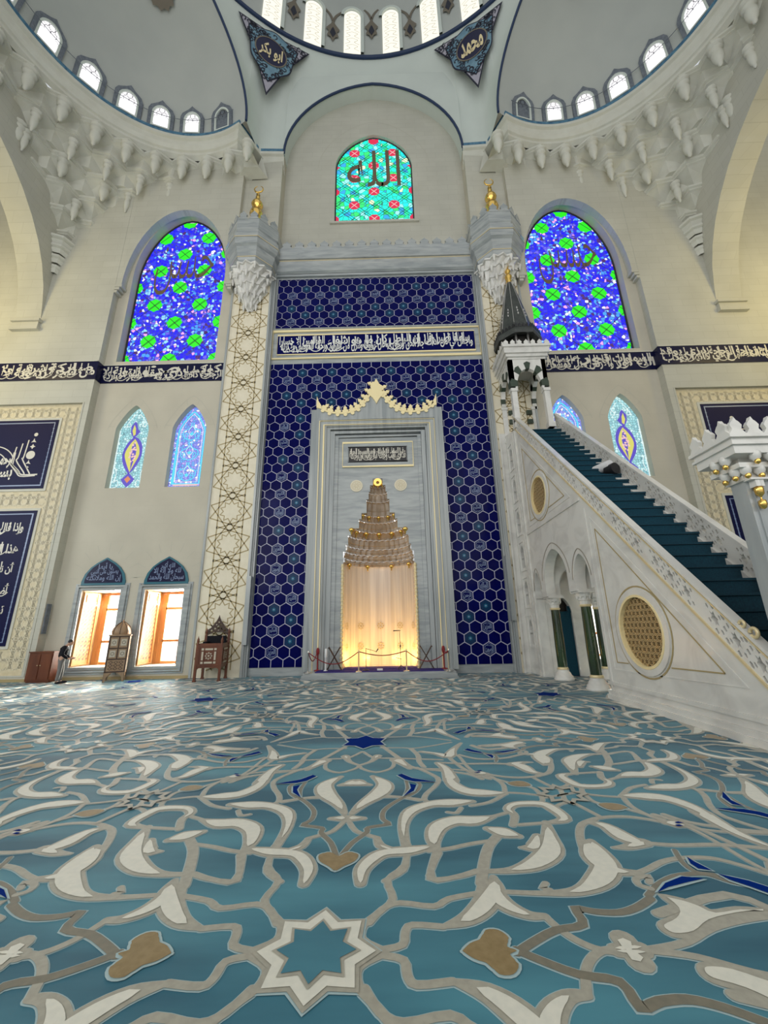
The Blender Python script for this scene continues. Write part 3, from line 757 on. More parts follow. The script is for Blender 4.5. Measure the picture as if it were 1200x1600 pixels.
# green and red window
root = thing('window_2', (0, 18.6, 26), 'arched stained glass window in turquoise and green with red rosettes, high in the central bay', 'window', None, 'structure')
Y = 18.62; fr = FW(Y)
mb = MB(); mb.flat(arch(-2.5, 2.5, 26.05, 30.9, 33.85, 0.25), fr, 0); part(mb, 'glass', ['g_cyan'], root)
mb = MB(); mc = MB(); mg = MB()
def in2(x, z, e=0): return z > 26.06 and abs(x) < 2.5 - e and (z < 30.9 or (x / 2.5) ** 2 + ((z - 30.9) / 2.85) ** 2 < 1 - e * 0.5)
for row in range(8):
    for col in range(-2, 3):
        if (row + col) % 2: continue
        x, z = 1.27 * col, 26.55 + 1.17 * (row - 0)
        q = [(min(max(u, -2.48), 2.48), v) for u, v in circ(x, z, 0.37, 8, PI / 8) if in2(u, v)]
        if abs(col) == 2: q = clip(circ(x, z, 0.33, 8, PI / 8), -2.46, 26.1, 2.46, 31.2)
        if len(q) > 3: mb.flat(q, fr, -0.012)
        if abs(col) < 2 and in2(x, z + .4) :
            for d in (1, -1):
                A, B = (x - 0.2, z - 0.2 * d), (x + 0.2, z + 0.2 * d)
                if in2(*A) and in2(*B): mg.ribbon([A, B], 0.05, fr, -0.02)
for k in range(-6, 10):
    for d in (1, -1):
        for e in (-0.11, 0.11):
            g = clipseg((-2.5, 26.0 + 2.34 * k / 2 + 0.55 + e + (0 if d > 0 else 2.3)), (2.5, 26.0 + 2.34 * k / 2 + 0.55 + e + (0 if d > 0 else 2.3) + d * 4.6), -2.46, 26.1, 2.46, 33.8)
            if g:
                n = 30; seg = [(g[0][0] + (g[1][0] - g[0][0]) * i / n, g[0][1] + (g[1][1] - g[0][1]) * i / n) for i in range(n + 1)]
                seg = [p for p in seg if in2(*p)]
                if len(seg) > 1: mc.ribbon([seg[0], seg[-1]], 0.035, fr, -0.008)
mc.ribbon(arch(-2.46, 2.46, 26.1, 30.9, 33.8, 0.25), 0.08, fr, -0.03, 0, 0.05, True)
part(mb, 'red_rosettes', ['g_red'], root); part(mc, 'lead_bars', ['lead'], root); part(mg, 'pink_bars', ['g_pink'], root)
mb = MB(); write(mb, 'الله', fr, -1.75, 29.3, 1.75, 32.6, -0.03, 0, 0.0); part(mb, 'script', ['bronze_script'], root)
# small lancets
def lancet(s, a, b, kind, side):
    Y = 18.05; c = s * (a + b) / 2
    lab = {'p': 'slim pointed window with a purple and yellow peacock on pale teal glass, %s wall', 'l': 'slim pointed window with pale blue vine scrolls on lilac glass, %s wall'}[kind] % side
    root = thing('window_3', (c, Y, 8.6), lab, 'window', None, 'structure'); fr = FW(Y)
    mb = MB(); mb.flat([(s * x, z) for x, z in arch(a, b, 8.6, 11.75, 13.1, 0.75)], fr, 0); part(mb, 'glass', ['g_pale' if kind == 'p' else 'g_lilac'], root)
    L = lambda pts: [(c + s * -1 * x, z) for x, z in pts]      # mirrored about the hall axis
    if kind == 'p':
        v = MB(); y = MB(); p = MB(); g = MB(); o = MB()
        body = smooth_path([(0.0, 9.4), (-0.34, 9.9), (-0.48, 10.5), (-0.30, 11.15), (0.05, 11.45), (0.40, 11.1), (0.50, 10.5), (0.34, 9.9), (0.0, 9.4)], 4)
        v.flat(L(body[:-1]), fr, -0.01)
        v.flat(L([(-0.05, 11.35), (-0.25, 11.7), (-0.28, 12.05), (-0.1, 12.35), (0.02, 12.2), (0.1, 11.9), (0.24, 11.75), (0.14, 11.6)]), fr, -0.01)
        v.flat(L([(0, 9.5), (-0.34, 9.15), (-0.22, 8.95), (0, 8.72), (0.22, 8.95), (0.34, 9.15)]), fr, -0.01)
        y.flat(L(smooth_path([(0.05, 9.5), (-0.2, 10.0), (-0.36, 10.5), (-0.2, 11.0), (0.05, 11.3), (-0.08, 10.7), (0.02, 10.0), (0.05, 9.5)], 3)[:-1]), fr, -0.018)
        y.flat(L(smooth_path([(0.02, 9.5), (0.22, 10.0), (0.38, 10.5), (0.26, 11.0), (0.0, 11.35), (0.2, 10.7), (0.12, 10.0), (0.02, 9.5)], 3)[:-1]), fr, -0.018)
        y.flat(L([(-0.08, 11.5), (-0.18, 11.8), (-0.12, 12.15), (-0.02, 11.95), (0.02, 11.6)]), fr, -0.018)
        rnd = random.Random(4)
        for i in range(26):
            t = rnd.random() * 2 * PI; q = rnd.random() ** 0.5; x = 0.03 + 0.2 * q * cos(t); z = 10.6 + 0.55 * q * sin(t)
            p.flat(L(circ(x, z, 0.055, 6, t)), fr, -0.022)
        o.flat(L([(0, 9.32), (-0.16, 9.15), (0, 8.95), (0.16, 9.15)]), fr, -0.018)
        w = 0.035
        for sg in (1, -1):
            g.ribbon(L(smooth_path([(sg * 0.1, 12.75), (sg * 0.35, 12.45), (sg * 0.5, 12.1), (sg * 0.3, 12.05), (sg * 0.4, 12.3)], 4)), w, fr, -0.02)
            g.ribbon(L(smooth_path([(sg * 0.72, 8.7), (sg * 0.45, 8.8), (sg * 0.5, 9.1), (sg * 0.7, 9.0), (sg * 0.6, 9.4), (sg * 0.72, 9.8)], 4)), w, fr, -0.02)
        g.ribbon(L([(-0.79, 8.65), (0.79, 8.65), (0.79, 11.8)] ), 0.05, fr, -0.02); g.ribbon(L([(-0.79, 8.65), (-0.79, 11.8)]), 0.05, fr, -0.02)
        part(v, 'violet_peacock', ['g_violet'], root); part(y, 'yellow_feathers', ['g_yellow'], root); part(p, 'pink_blossoms', ['g_pink'], root)
        part(o, 'orange_foot', ['g_orange'], root); part(g, 'white_scrolls', ['g_white'], root)
    else:
        g = MB(); h = MB()
        ins = [(x, z) for x, z in arch(-0.66, 0.66, 8.85, 11.7, 12.8, 0.75)]
        g.ribbon(L(ins), 0.07, fr, -0.02, 0, None, True)
        ins = [(x, z) for x, z in arch(-0.56, 0.56, 8.95, 11.7, 12.65, 0.75)]
        h.ribbon(L(ins), 0.03, fr, -0.02, 0, None, True)
        for sg in (1, -1):
            for z0 in (9.0, 10.1, 11.2):
                g.ribbon(L(smooth_path([(0, z0), (sg * 0.35, z0 + 0.15), (sg * 0.42, z0 + 0.5), (sg * 0.1, z0 + 0.7), (sg * 0.05, z0 + 1.0)], 5)), 0.045, fr, -0.02)
                g.ribbon(L(smooth_path([(sg * 0.2, z0 + 0.1), (sg * 0.2, z0 + 0.35), (sg * 0.33, z0 + 0.4), (sg * 0.3, z0 + 0.2)], 4)), 0.035, fr, -0.02)
                h.ribbon(L(smooth_path([(0, z0 + 0.2), (sg * 0.18, z0 + 0.5), (0, z0 + 0.8)], 5)), 0.025, fr, -0.021)
        for z0 in (9.3, 10.5, 11.55): g.flat(L(star(0, z0, 0.12, 0.07, 5)), fr, -0.024)
        for k in range(11):
            for sg in (1, -1): h.flat(L(circ(sg * 0.76, 8.8 + 0.28 * k, 0.035, 6)), fr, -0.02)
        g2 = MB(); g2.ribbon(L([(-0.6, 8.78), (0.6, 8.78)]), 0.08, fr, -0.02); part(g2, 'red_sill_strip', ['g_pink'], root)
        part(g, 'aqua_vines', ['g_aqua'], root); part(h, 'white_vines', ['g_white'], root)
for s, side in ((-1, 'left'), (1, 'right')):
    lancet(s, 11.52, 13.2, 'p', side); lancet(s, 8.6, 10.3, 'l', side)
# tall lower windows with folded wooden shutters in deep reveals
def low_window(s, a, b, lab):
    x0, x1 = sorted((s * a, s * b)); c = (x0 + x1) / 2; z0, z1 = 0.5, 3.72
    root = thing('window_4', (c, 18.9, z0), lab, 'window', None, 'structure')
    mb = MB()                                     # marble surround on the wall face
    fr = front(17.75)
    for o, w, t in ((0.06, 0.12, 0.05), (0.17, 0.1, 0.09), (0.27, 0.08, 0.03)):
        mb.ribbon([(x0 - o, z0 - o), (x1 + o, z0 - o), (x1 + o, z1 + o), (x0 - o, z1 + o)], w, fr, -t, 0, 0.0, True)
    part(mb, 'surround', ['marble'], root)
    Y = 19.02; ff = front(Y); mb = MB()
    mb.ribbon([(x0 + 0.06, z0 + 0.06), (x1 - 0.06, z0 + 0.06), (x1 - 0.06, z1 - 0.06), (x0 + 0.06, z1 - 0.06)], 0.14, ff, 0, 0, 0.1, True)
    xm = x0 + 0.34
    mb.box((xm - 0.05, Y - 0.02, z0), (xm + 0.05, Y + 0.08, z1)); mb.box((c + 0.42, Y - 0.02, z0), (c + 0.50, Y + 0.08, z1))
    for z in (z0 + 1.0, z0 + 2.45): mb.box((xm, Y - 0.02, z - 0.05), (x1 - 0.06, Y + 0.08, z + 0.05))
    mb.box((x0 + 0.12, Y + 0.012, z0 + 0.12), (xm - 0.05, Y + 0.07, z1 - 0.12))
    part(mb, 'window_frame', ['wood_orange'], root)
    mb = MB(); mb.box((xm, Y + 0.1, z0), (x1, Y + 0.12, z1)); part(mb, 'pane', ['pane'], root)
    mb = MB()
    for k in range(1, 3): mb.ribbon([(xm + (c + 0.42 - xm) * k / 3, z0), (xm + (c + 0.42 - xm) * k / 3, z1)], 0.012, front(Y + 0.09), 0)
    for k in range(1, 12): mb.ribbon([(xm, z0 + 0.29 * k), (x1, z0 + 0.29 * k)], 0.012, front(Y + 0.09), 0)
    part(mb, 'lattice', ['frame_grey'], root)
    # shutter against the left reveal
    for X, d in ((x0, 1), (x1, -1)):
        mb = MB(); mc = MB()
        mb.box((min(X, X + d * 0.05), 17.83, z0 + 0.03), (max(X, X + d * 0.05), 18.86, z1 - 0.03))
        fx = lambda u, v, t, X=X, d=d: (X + d * (0.055 + t), 17.83 + u, v)
        mb.ribbon([(0.06, z0 + 0.08), (0.97, z0 + 0.08), (0.97, z1 - 0.08), (0.06, z1 - 0.08)], 0.09, fx, 0.03, 0, 0, True)
        mb.box((min(X + d * 0.05, X + d * 0.08), 17.86, z1 - 0.62), (max(X + d * 0.05, X + d * 0.08), 18.83, z1 - 0.56))
        mb.ribbon([(0.2, z1 - 0.47), (0.83, z1 - 0.47), (0.83, z1 - 0.2), (0.2, z1 - 0.2)], 0.03, fx, 0.02, 0, 0, True)
        for i in range(4):
            for j in range(13):
                x, z = 0.2 + 0.21 * i, z0 + 0.3 + 0.185 * j
                mc.flat(star(x, z, 0.075, 0.03, 4 if (i + j) % 2 else 3, (i + j) * 0.6), fx, 0.008)
                if i < 3: mc.ribbon([(x + 0.04, z + 0.05), (x + 0.17, z + 0.14)], 0.018, fx, 0.006)
        sh = part(mb, 'shutter', ['wood_orange'], root); part(mc, 'carving', ['wood'], sh)
low_window(-1, 11.5, 13.3, 'tall sunlit window with folded honey-wood shutter, beside the person')
low_window(-1, 8.65, 10.45, 'tall sunlit window with folded honey-wood shutter, nearest the carved wooden chair')
low_window(1, 11.5, 13.3, 'tall lower window behind the pulpit stair, farthest right')
low_window(1, 8.65, 10.45, 'tall lower window behind the pulpit, next to its back block')
# small windows at the foot of the corner half-domes
for s, side in ((-1, 'left'), (1, 'right')):
    root = thing('window_5', (s * 16.5, 14, 31.4), 'row of small arched lattice windows around the foot of the %s half-dome' % side, 'window row', None, 'structure')
    for i, deg in enumerate((76.5, 93.5, 109, 124, 140, 156.5, 173, 190, 207)):
        a0_ = math.radians(deg)
        def fr(u, v, t, a0_=a0_):
            R_ = ER + t - 0.03; z = v / ER; a = a0_ + u / (ER * cos(z) + 0.001)
            return (-s * (-EC[0] + R_ * cos(a) * cos(z)), EC[1] + R_ * sin(a) * cos(z), 31 + R_ * sin(z))
        dull = i == 0
        mb = MB(); o = [(-0.72, 0.28), (0.72, 0.28), (0.72, 1.5), (0.6, 1.75), (0.22, 2.02), (0, 2.22), (-0.22, 2.02), (-0.6, 1.75), (-0.72, 1.5)]
        h = arch(-0.5, 0.5, 0.34, 1.3, 1.86, 0.2, 6); mb.plate([o, h], fr, -0.07, 0.2, 0)
        w = part(mb, 'window_frame', ['frame_grey'], root)
        mb = MB(); mb.ribbon(arch(-0.47, 0.47, 0.36, 1.3, 1.83, 0.2, 6), 0.1, fr, -0.09, 0, 0.1, True); part(mb, 'arch_lining', ['plaster'], w)
        mb = MB(); mb.flat(h, fr, 0.0, 0); part(mb, 'pane', ['frame_grey' if dull else 'g_day'], w)
        mb = MB()
        for j in range(5):
            for k in (-1, 0, 1):
                x = k * 0.28 + (0.14 if j % 2 else 0)
                if abs(x) < 0.4: mb.ribbon(circ(x, 0.5 + 0.28 * j, 0.16, 6), 0.022, fr, -0.02, 0, None, True)
        part(mb, 'lattice', ['lead'], w)
# tall dome windows with ornaments between
root = thing('window_6', (0, 17.8, 41), 'ring of tall bright arched windows in the drum of the dome', 'window row', None, 'structure')
orn = thing('trim_7', (0, 17.8, 45), 'taupe pointed arabesque ornaments with dark drops between the dome windows', 'painted ornament', None, 'structure')
st = math.radians(11.4)
for i in range(-6, 7):
    for half in (0, 1):
        a = PI / 2 + (i + (0.5 if half == 0 else 0)) * st; r = DR - 0.06
        P0 = Vector((DC[0] + r * cos(a), DC[1] + r * sin(a), 0)); nn = Vector((-cos(a), -sin(a), 0)); tt = Vector((-nn.y, nn.x, 0))
        fr = lambda u, v, t, P0=P0, nn=nn, tt=tt: tuple(P0 + tt * u + nn * (-t) + Vector((0, 0, v)))
        if half == 0:
            mb = MB(); mb.flat(arch(-0.6, 0.6, 41.0, 45.2, 46.0, 0.1, 8), fr, -0.02); w = part(mb, 'pane', ['g_warm'], root)
            mb = MB(); mb.ribbon(arch(-0.72, 0.72, 41.0, 45.2, 46.15, 0.1, 8)[1:], 0.22, fr, -0.15, 0, 0.05)
            part(mb, 'arch_lining', ['plaster'], w)
            mb = MB()
            for k in range(6):
                z = 41.3 + k * 0.72
                for sg in (1, -1): mb.ribbon(smooth_path([(sg * 0.5, z), (sg * 0.15, z + 0.25), (sg * 0.4, z + 0.5), (0, z + 0.7)], 3), 0.03, fr, -0.04)
            part(mb, 'lattice', ['relief'], w)
        else:
            mb = MB(); mc = MB(); lo = 42.9 if i % 2 else 43.6
            for sg in (1, -1): mb.ribbon(smooth_path([(0, lo + 1.4), (sg * 0.25, lo + 2.2), (sg * 1.0, lo + 3.3), (sg * 1.35, lo + 4.6)], 4), [0.18] * 13, fr, -0.03)
            mb.flat([(0, lo - 0.9), (0.18, lo - 0.45), (0.42, lo - 0.3), (0.3, lo + 0.2), (0.5, lo + 0.5), (0.15, lo + 1.1), (0, lo + 1.6), (-0.15, lo + 1.1), (-0.5, lo + 0.5), (-0.3, lo + 0.2), (-0.42, lo - 0.3), (-0.18, lo - 0.45)], fr, -0.04)
            mc.flat([(0, lo - 0.5), (0.22, lo + 0.0), (0.1, lo + 0.45), (0, lo + 0.7), (-0.1, lo + 0.45), (-0.22, lo)], fr, -0.06)
            w = part(mb, 'arabesque', ['taupe'], orn); part(mc, 'dark_drop', ['medal_line'], w)
# medallions on the pendentives
def medallion(s, txt, lab):
    A, B, D = [Vector((-s * x, y, z)) for x, y, z in ((-8.49, 15.18, 39.97), (-4.35, 17.37, 40.13), (-6.89, 16.85, 34.96))]
    cen = Vector((-s * -6.75, 16.62, 38.36)); inw = (Vector((0, 3.75, 36)) - cen).normalized()
    n = (B - A).cross(D - A).normalized()
    if n.dot(inw) < 0: n = -n
    up = (Vector((0, 0, 1)) - n * n.z).normalized(); rt = n.cross(up); rt = -rt if rt.x < 0 else rt
    O = A + n * 0.12
    fr = lambda u, v, t: tuple(O + rt * u + up * v - n * t)
    q = lambda p: ((p - A).dot(rt), (p - A).dot(up))
    a, b, d = q(A), q(B), q(D); c = q(cen); c = (c[0], c[1])
    root = thing('trim_8', tuple(cen), lab, 'painted medallion', None, 'structure')
    def edge(p, r, k, bulge):
        m = ((p[0] + r[0]) / 2, (p[1] + r[1]) / 2); dx, dy = m[0] - c[0], m[1] - c[1]; L = math.hypot(dx, dy)
        return smooth_path([p, (p[0] * .72 + r[0] * .28 + dx / L * bulge * .55, p[1] * .72 + r[1] * .28 + dy / L * bulge * .55), (m[0] + dx / L * bulge, m[1] + dy / L * bulge), (p[0] * .28 + r[0] * .72 + dx / L * bulge * .55, p[1] * .28 + r[1] * .72 + dy / L * bulge * .55), r], 5)[:-1]
    sh = lambda k: [(c[0] + (p[0] - c[0]) * k, c[1] + (p[1] - c[1]) * k) for p in (a, b, d)]
    P = sh(1.0); out = edge(P[0], P[1], 0, -0.22) + edge(P[1], P[2], 0, -0.22) + edge(P[2], P[0], 0, -0.22)
    mb = MB(); mb.flat(out, fr, 0.0, 0)
    k1 = [(c[0] + (x - c[0]) * 0.93, c[1] + (y - c[1]) * 0.93) for x, y in out]; mb.flat(k1, fr, -0.02, 1)
    part(mb, 'triangular_ground', ['medal_line', 'medal_lilac'], root)
    P = sh(0.66); o2 = edge(P[0], P[1], 0, 0.5) + edge(P[1], P[2], 0, 0.5) + edge(P[2], P[0], 0, 0.5)
    mb = MB(); mb.flat([(c[0] + (x - c[0]) * 1.06, c[1] + (y - c[1]) * 1.06) for x, y in o2], fr, -0.03, 1); mb.flat(o2, fr, -0.045, 0)
    part(mb, 'blue_field', ['medal', 'medal_line'], root)
    mb = MB(); rnd = random.Random(11)
    for i in range(130):
        w1, w2 = rnd.random(), rnd.random(); w1, w2 = (w1, w2) if w1 + w2 < 1 else (1 - w1, 1 - w2)
        x = a[0] + (b[0] - a[0]) * w1 + (d[0] - a[0]) * w2; y = a[1] + (b[1] - a[1]) * w1 + (d[1] - a[1]) * w2
        if math.hypot(x - c[0], y - c[1]) < 0.98: continue
        x = c[0] + (x - c[0]) * 0.86; y = c[1] + (y - c[1]) * 0.86
        t = rnd.random() * 6; R_ = 0.2
        mb.ribbon([(x + R_ * (1 - k / 9) * cos(t + k * 0.75), y + R_ * (1 - k / 9) * sin(t + k * 0.75)) for k in range(8)], 0.06, fr, -0.06)
    part(mb, 'arabesque', ['medal_line'], root)
    mb = MB(); mb.flat(circ(c[0], c[1], 1.0, 32), fr, -0.07, 0); mb.ribbon(circ(c[0], c[1], 1.0, 32), 0.08, fr, -0.08, 1, None, True); part(mb, 'dark_roundel', ['navy_dk', 'taupe'], root)
    mb = MB(); write(mb, txt, fr, c[0] - 0.74, c[1] - 0.62, c[0] + 0.74, c[1] + 0.55, -0.09, 0, 0.03); part(mb, 'script', ['script_g'], root)
medallion(-1, 'ابو بكر', 'dark blue roundel with gold Arabic name in a triangular arabesque field, left pendentive')
medallion(1, 'محمد', 'dark blue roundel with gold Arabic name in a triangular arabesque field, right pendentive')
# lighting cable running above the half-dome windows
for s, side in ((-1, 'left'), (1, 'right')):
    mb = MB(); mb.tube([(-s * (-EC[0] + 6.4 * cos(math.radians(68 + 4 * i))), EC[1] + 6.4 * sin(math.radians(68 + 4 * i)), 32.05) for i in range(40)], 0.018, 0, 5)
    o = mb.build('lighting_cable', 'frame_grey'); tag(o, 'thin grey cable strung in front of the %s half-dome windows' % side, 'cable')
# corner half-dome crown ornament, just entering the frame at the top left
for s, side in ((-1, 'left'), (1, 'right')):
    d = Vector((s * 1.15, 3.2, 5.8)).normalized(); P0 = Vector((-s * -10.75, 9.95, 31)) + d * 6.6
    u = d.cross(Vector((0, 0, 1))).normalized(); v = u.cross(d)
    mb = MB(); mb.flat(star(0, 0.2, 0.8, 0.68, 12), lambda a, b, t: tuple(P0 + u * a + v * b - d * (-t)), -0.05); o = struct(mb, 'trim_9', 'taupe', 'dark scalloped ornament high in the %s half-dome' % side, 'painted ornament')

# ================================================================== NICHE WALL DRESSING
HP = 0.5215                                            # hexagon pitch
NAMES = ['الرحمن', 'الملك', 'السلام', 'العزيز', 'الغفار', 'الكريم', 'الودود', 'الحكيم', 'النور', 'الصمد']
def hex_panel(rects, zref, root):
    R = HP / math.sqrt(3); row_h = 1.5 * R; fr = front(17.99)
    ground = MB(); tiles = MB(); tq = MB(); sc = MB()
    for x0, z0, x1, z1 in rects: ground.flat(rect(x0, z0, x1, z1), fr, 0)
    X0 = min(r[0] for r in rects); X1 = max(r[2] for r in rects); Z0 = min(r[1] for r in rects); Z1 = max(r[3] for r in rects)
    for j in range(-1, int((Z1 - Z0) / row_h) + 3):
        z = zref - j * row_h
        for i in range(-12, 13):
            x = i * HP + (HP / 2 if j % 2 else 0)
            h6 = [(x + R * 0.93 * cos(PI / 6 + PI / 3 * k), z + R * 0.93 * sin(PI / 6 + PI / 3 * k)) for k in range(6)]
            hit = False
            for r in rects:
                q = clip(h6, *r)
                if len(q) > 2: tiles.plate([q], fr, -0.02, 0.0, 0); hit = True
            inside = any(r[0] + .24 < x < r[2] - .24 and r[1] + .26 < z < r[3] - .26 for r in rects)
            if not inside: continue
            if (i - (j % 2)) % 3: continue
            kind = (0, 1, 0, 0, 1, 1, 0, 1)[j % 8]
            if kind:
                tq.flat([(x + (u - x) * 0.9, z + (v - z) * 0.9) for u, v in h6], fr, -0.024, 0)
                tq.flat(star(x, z, 0.10, 0.07, 6), fr, -0.028, 1); tq.flat(star(x, z, 0.045, 0.03, 4), fr, -0.031, 2)
            else:
                sc.ribbon([(x + (u - x) * 0.8, z + (v - z) * 0.8) for u, v in h6], 0.018, fr, -0.026, 0, None, True)
                write(sc, NAMES[(i * 7 + j * 3) % 10], fr, x - 0.16, z - 0.12, x + 0.16, z + 0.13, -0.026, 0, 0.03)
                sc.ribbon([(x - 0.12, z + 0.15), (x + 0.1, z + 0.13)], 0.014, fr, -0.026); sc.ribbon([(x - 0.1, z - 0.16), (x + 0.12, z - 0.14)], 0.014, fr, -0.026)
    part(ground, 'tile_ground', ['grout'], root); part(tiles, 'hexagon_tiles', ['navy'], root)
    part(tq, 'turquoise_tile', ['turq_dk', 'turq', 'script_b'], root); part(sc, 'script_tile', ['script_b'], root)


t = thing('hexagon_tile_panel', (0, 18, 17.8), 'wide navy hexagon tile panel above the long white script band', 'tile panel')
hex_panel([(-5.53, 17.86, 5.53, 21.2)], 20.95, t)
t = thing('hexagon_tile_panel', (0, 18, 0.35), 'large navy hexagon tile panel surrounding the marble prayer niche', 'tile panel')
hex_panel([(-5.62, 0.35, -3.2, 12.6), (3.2, 0.35, 5.62, 12.6), (-5.62, 12.6, 5.62, 15.52)], 15.4, t)
# long script frieze between the tile panels
t = thing('script_frieze', (0, 17.95, 16), 'long navy frieze of white Arabic script in a pale frame, between the two tile panels', 'inscription')
mb = MB(); mb.ribbon(rect(-5.62, 15.86, 5.62, 17.62), 0.07, front(17.93), 0, 0, 0.06, True); mb.ribbon(rect(-5.36, 16.12, 5.36, 17.36), 0.05, front(17.95), 0, 0, 0.04, True)
part(mb, 'frame', ['crest'], t)
mb = MB(); mb.box((-5.34, 17.96, 16.14), (5.34, 18.0, 17.34)); part(mb, 'ground', ['navy'], t)
mb = MB(); script_band(mb, TXT_ISRA, front(17.95), -5.25, 16.2, 5.25, 17.3, 0, 0, 5, 0.024); part(mb, 'script', ['script_w'], t)
# marble margins of the niche wall
mb = MB()
for s in (-1, 1):
    a, b = sorted((s * 5.64, s * 5.72)); mb.box((a, 17.78, 0.0), (b, 18.0, 21.5))
mb.ribbon(rect(-5.58, 17.8, 5.58, 21.26), 0.05, front(17.97), 0, 0, 0.03, True)
tag(mb.build('marble_margin', 'marble_v'), 'narrow grey marble strips edging the tiled wall', 'moulding')
# ---- great cornice with cresting
def crest_row(mb, fr, x0, x1, z, w, h, t0, t1, m=0):
    n = max(1, round((x1 - x0) / w)); w = (x1 - x0) / n
    for i in range(n):
        c = x0 + w * (i + 0.5); k = w * 0.5
        mb.plate([[(c - k * 0.98, z), (c + k * 0.98, z), (c + k * 0.55, z + h * 0.28), (c + k * 0.72, z + h * 0.52), (c + k * 0.42, z + h * 0.72), (c + k * 0.2, z + h * 0.8), (c, z + h), (c - k * 0.2, z + h * 0.8), (c - k * 0.42, z + h * 0.72), (c - k * 0.72, z + h * 0.52), (c - k * 0.55, z + h * 0.28)]], fr, t0, t1, m)
t = thing('cornice', (0, 17.6, 21.4), 'grey marble cornice with leaf cresting above the tiled wall', 'cornice')
mb = MB(); path = [(5.72, 18.0), (-5.72, 18.0)]
mb.sweep(path, [(0, 21.35), (0.12, 21.35), (0.12, 21.55), (0.22, 21.62), (0.3, 21.95), (0.42, 22.12), (0.42, 22.2), (0.5, 22.2), (0.62, 22.5), (0.62, 22.85), (0.48, 22.9), (0.0, 22.9)], 0, None)
part(mb, 'moulding', ['marble'], t)
mb = MB(); mb.box((-5.7, 17.57, 22.12), (5.7, 17.6, 22.17)); mb.box((-5.7, 17.88, 21.5), (5.7, 17.9, 21.53)); part(mb, 'gilded_line', ['gold_line'], t)
mb = MB(); crest_row(mb, front(17.5), -5.4, 5.4, 22.88, 0.72, 0.55, -0.08, 0.04); part(mb, 'cresting', ['marble'], t)
# ---- engaged piers with star lattice, capitals and finials
def star_lattice(mb, fr, x0, z0, x1, z1, R, dz, w, t, m=0, dx=None):
    cx = (x0 + x1) / 2; k = 0; z = z0 + dz / 2
    while z < z1 + R:
        for X in ([cx] if dx is None else [cx + dx * q for q in range(-8, 9) if x0 - R < cx + dx * q < x1 + R]):
            for st_ in (3, 4):
                rr = R if st_ == 3 else R * 0.99
                for i in range(10):
                    a, b = PI / 2 + 2 * PI * i / 10, PI / 2 + 2 * PI * (i + st_) / 10
                    if st_ == 4: continue
                    g = clipseg((X + rr * cos(a), z + rr * sin(a)), (X + rr * cos(b), z + rr * sin(b)), x0, z0, x1, z1)
                    if g: mb.ribbon(list(g), w, fr, t, m)
            mb.ribbon(star(X, z, R * 0.52, R * 0.36, 10), w * 0.8, fr, t, m, None, True) if x0 < X - R * .53 and X + R * .53 < x1 and z0 < z - R * .53 and z + R * .53 < z1 else None
        z += dz
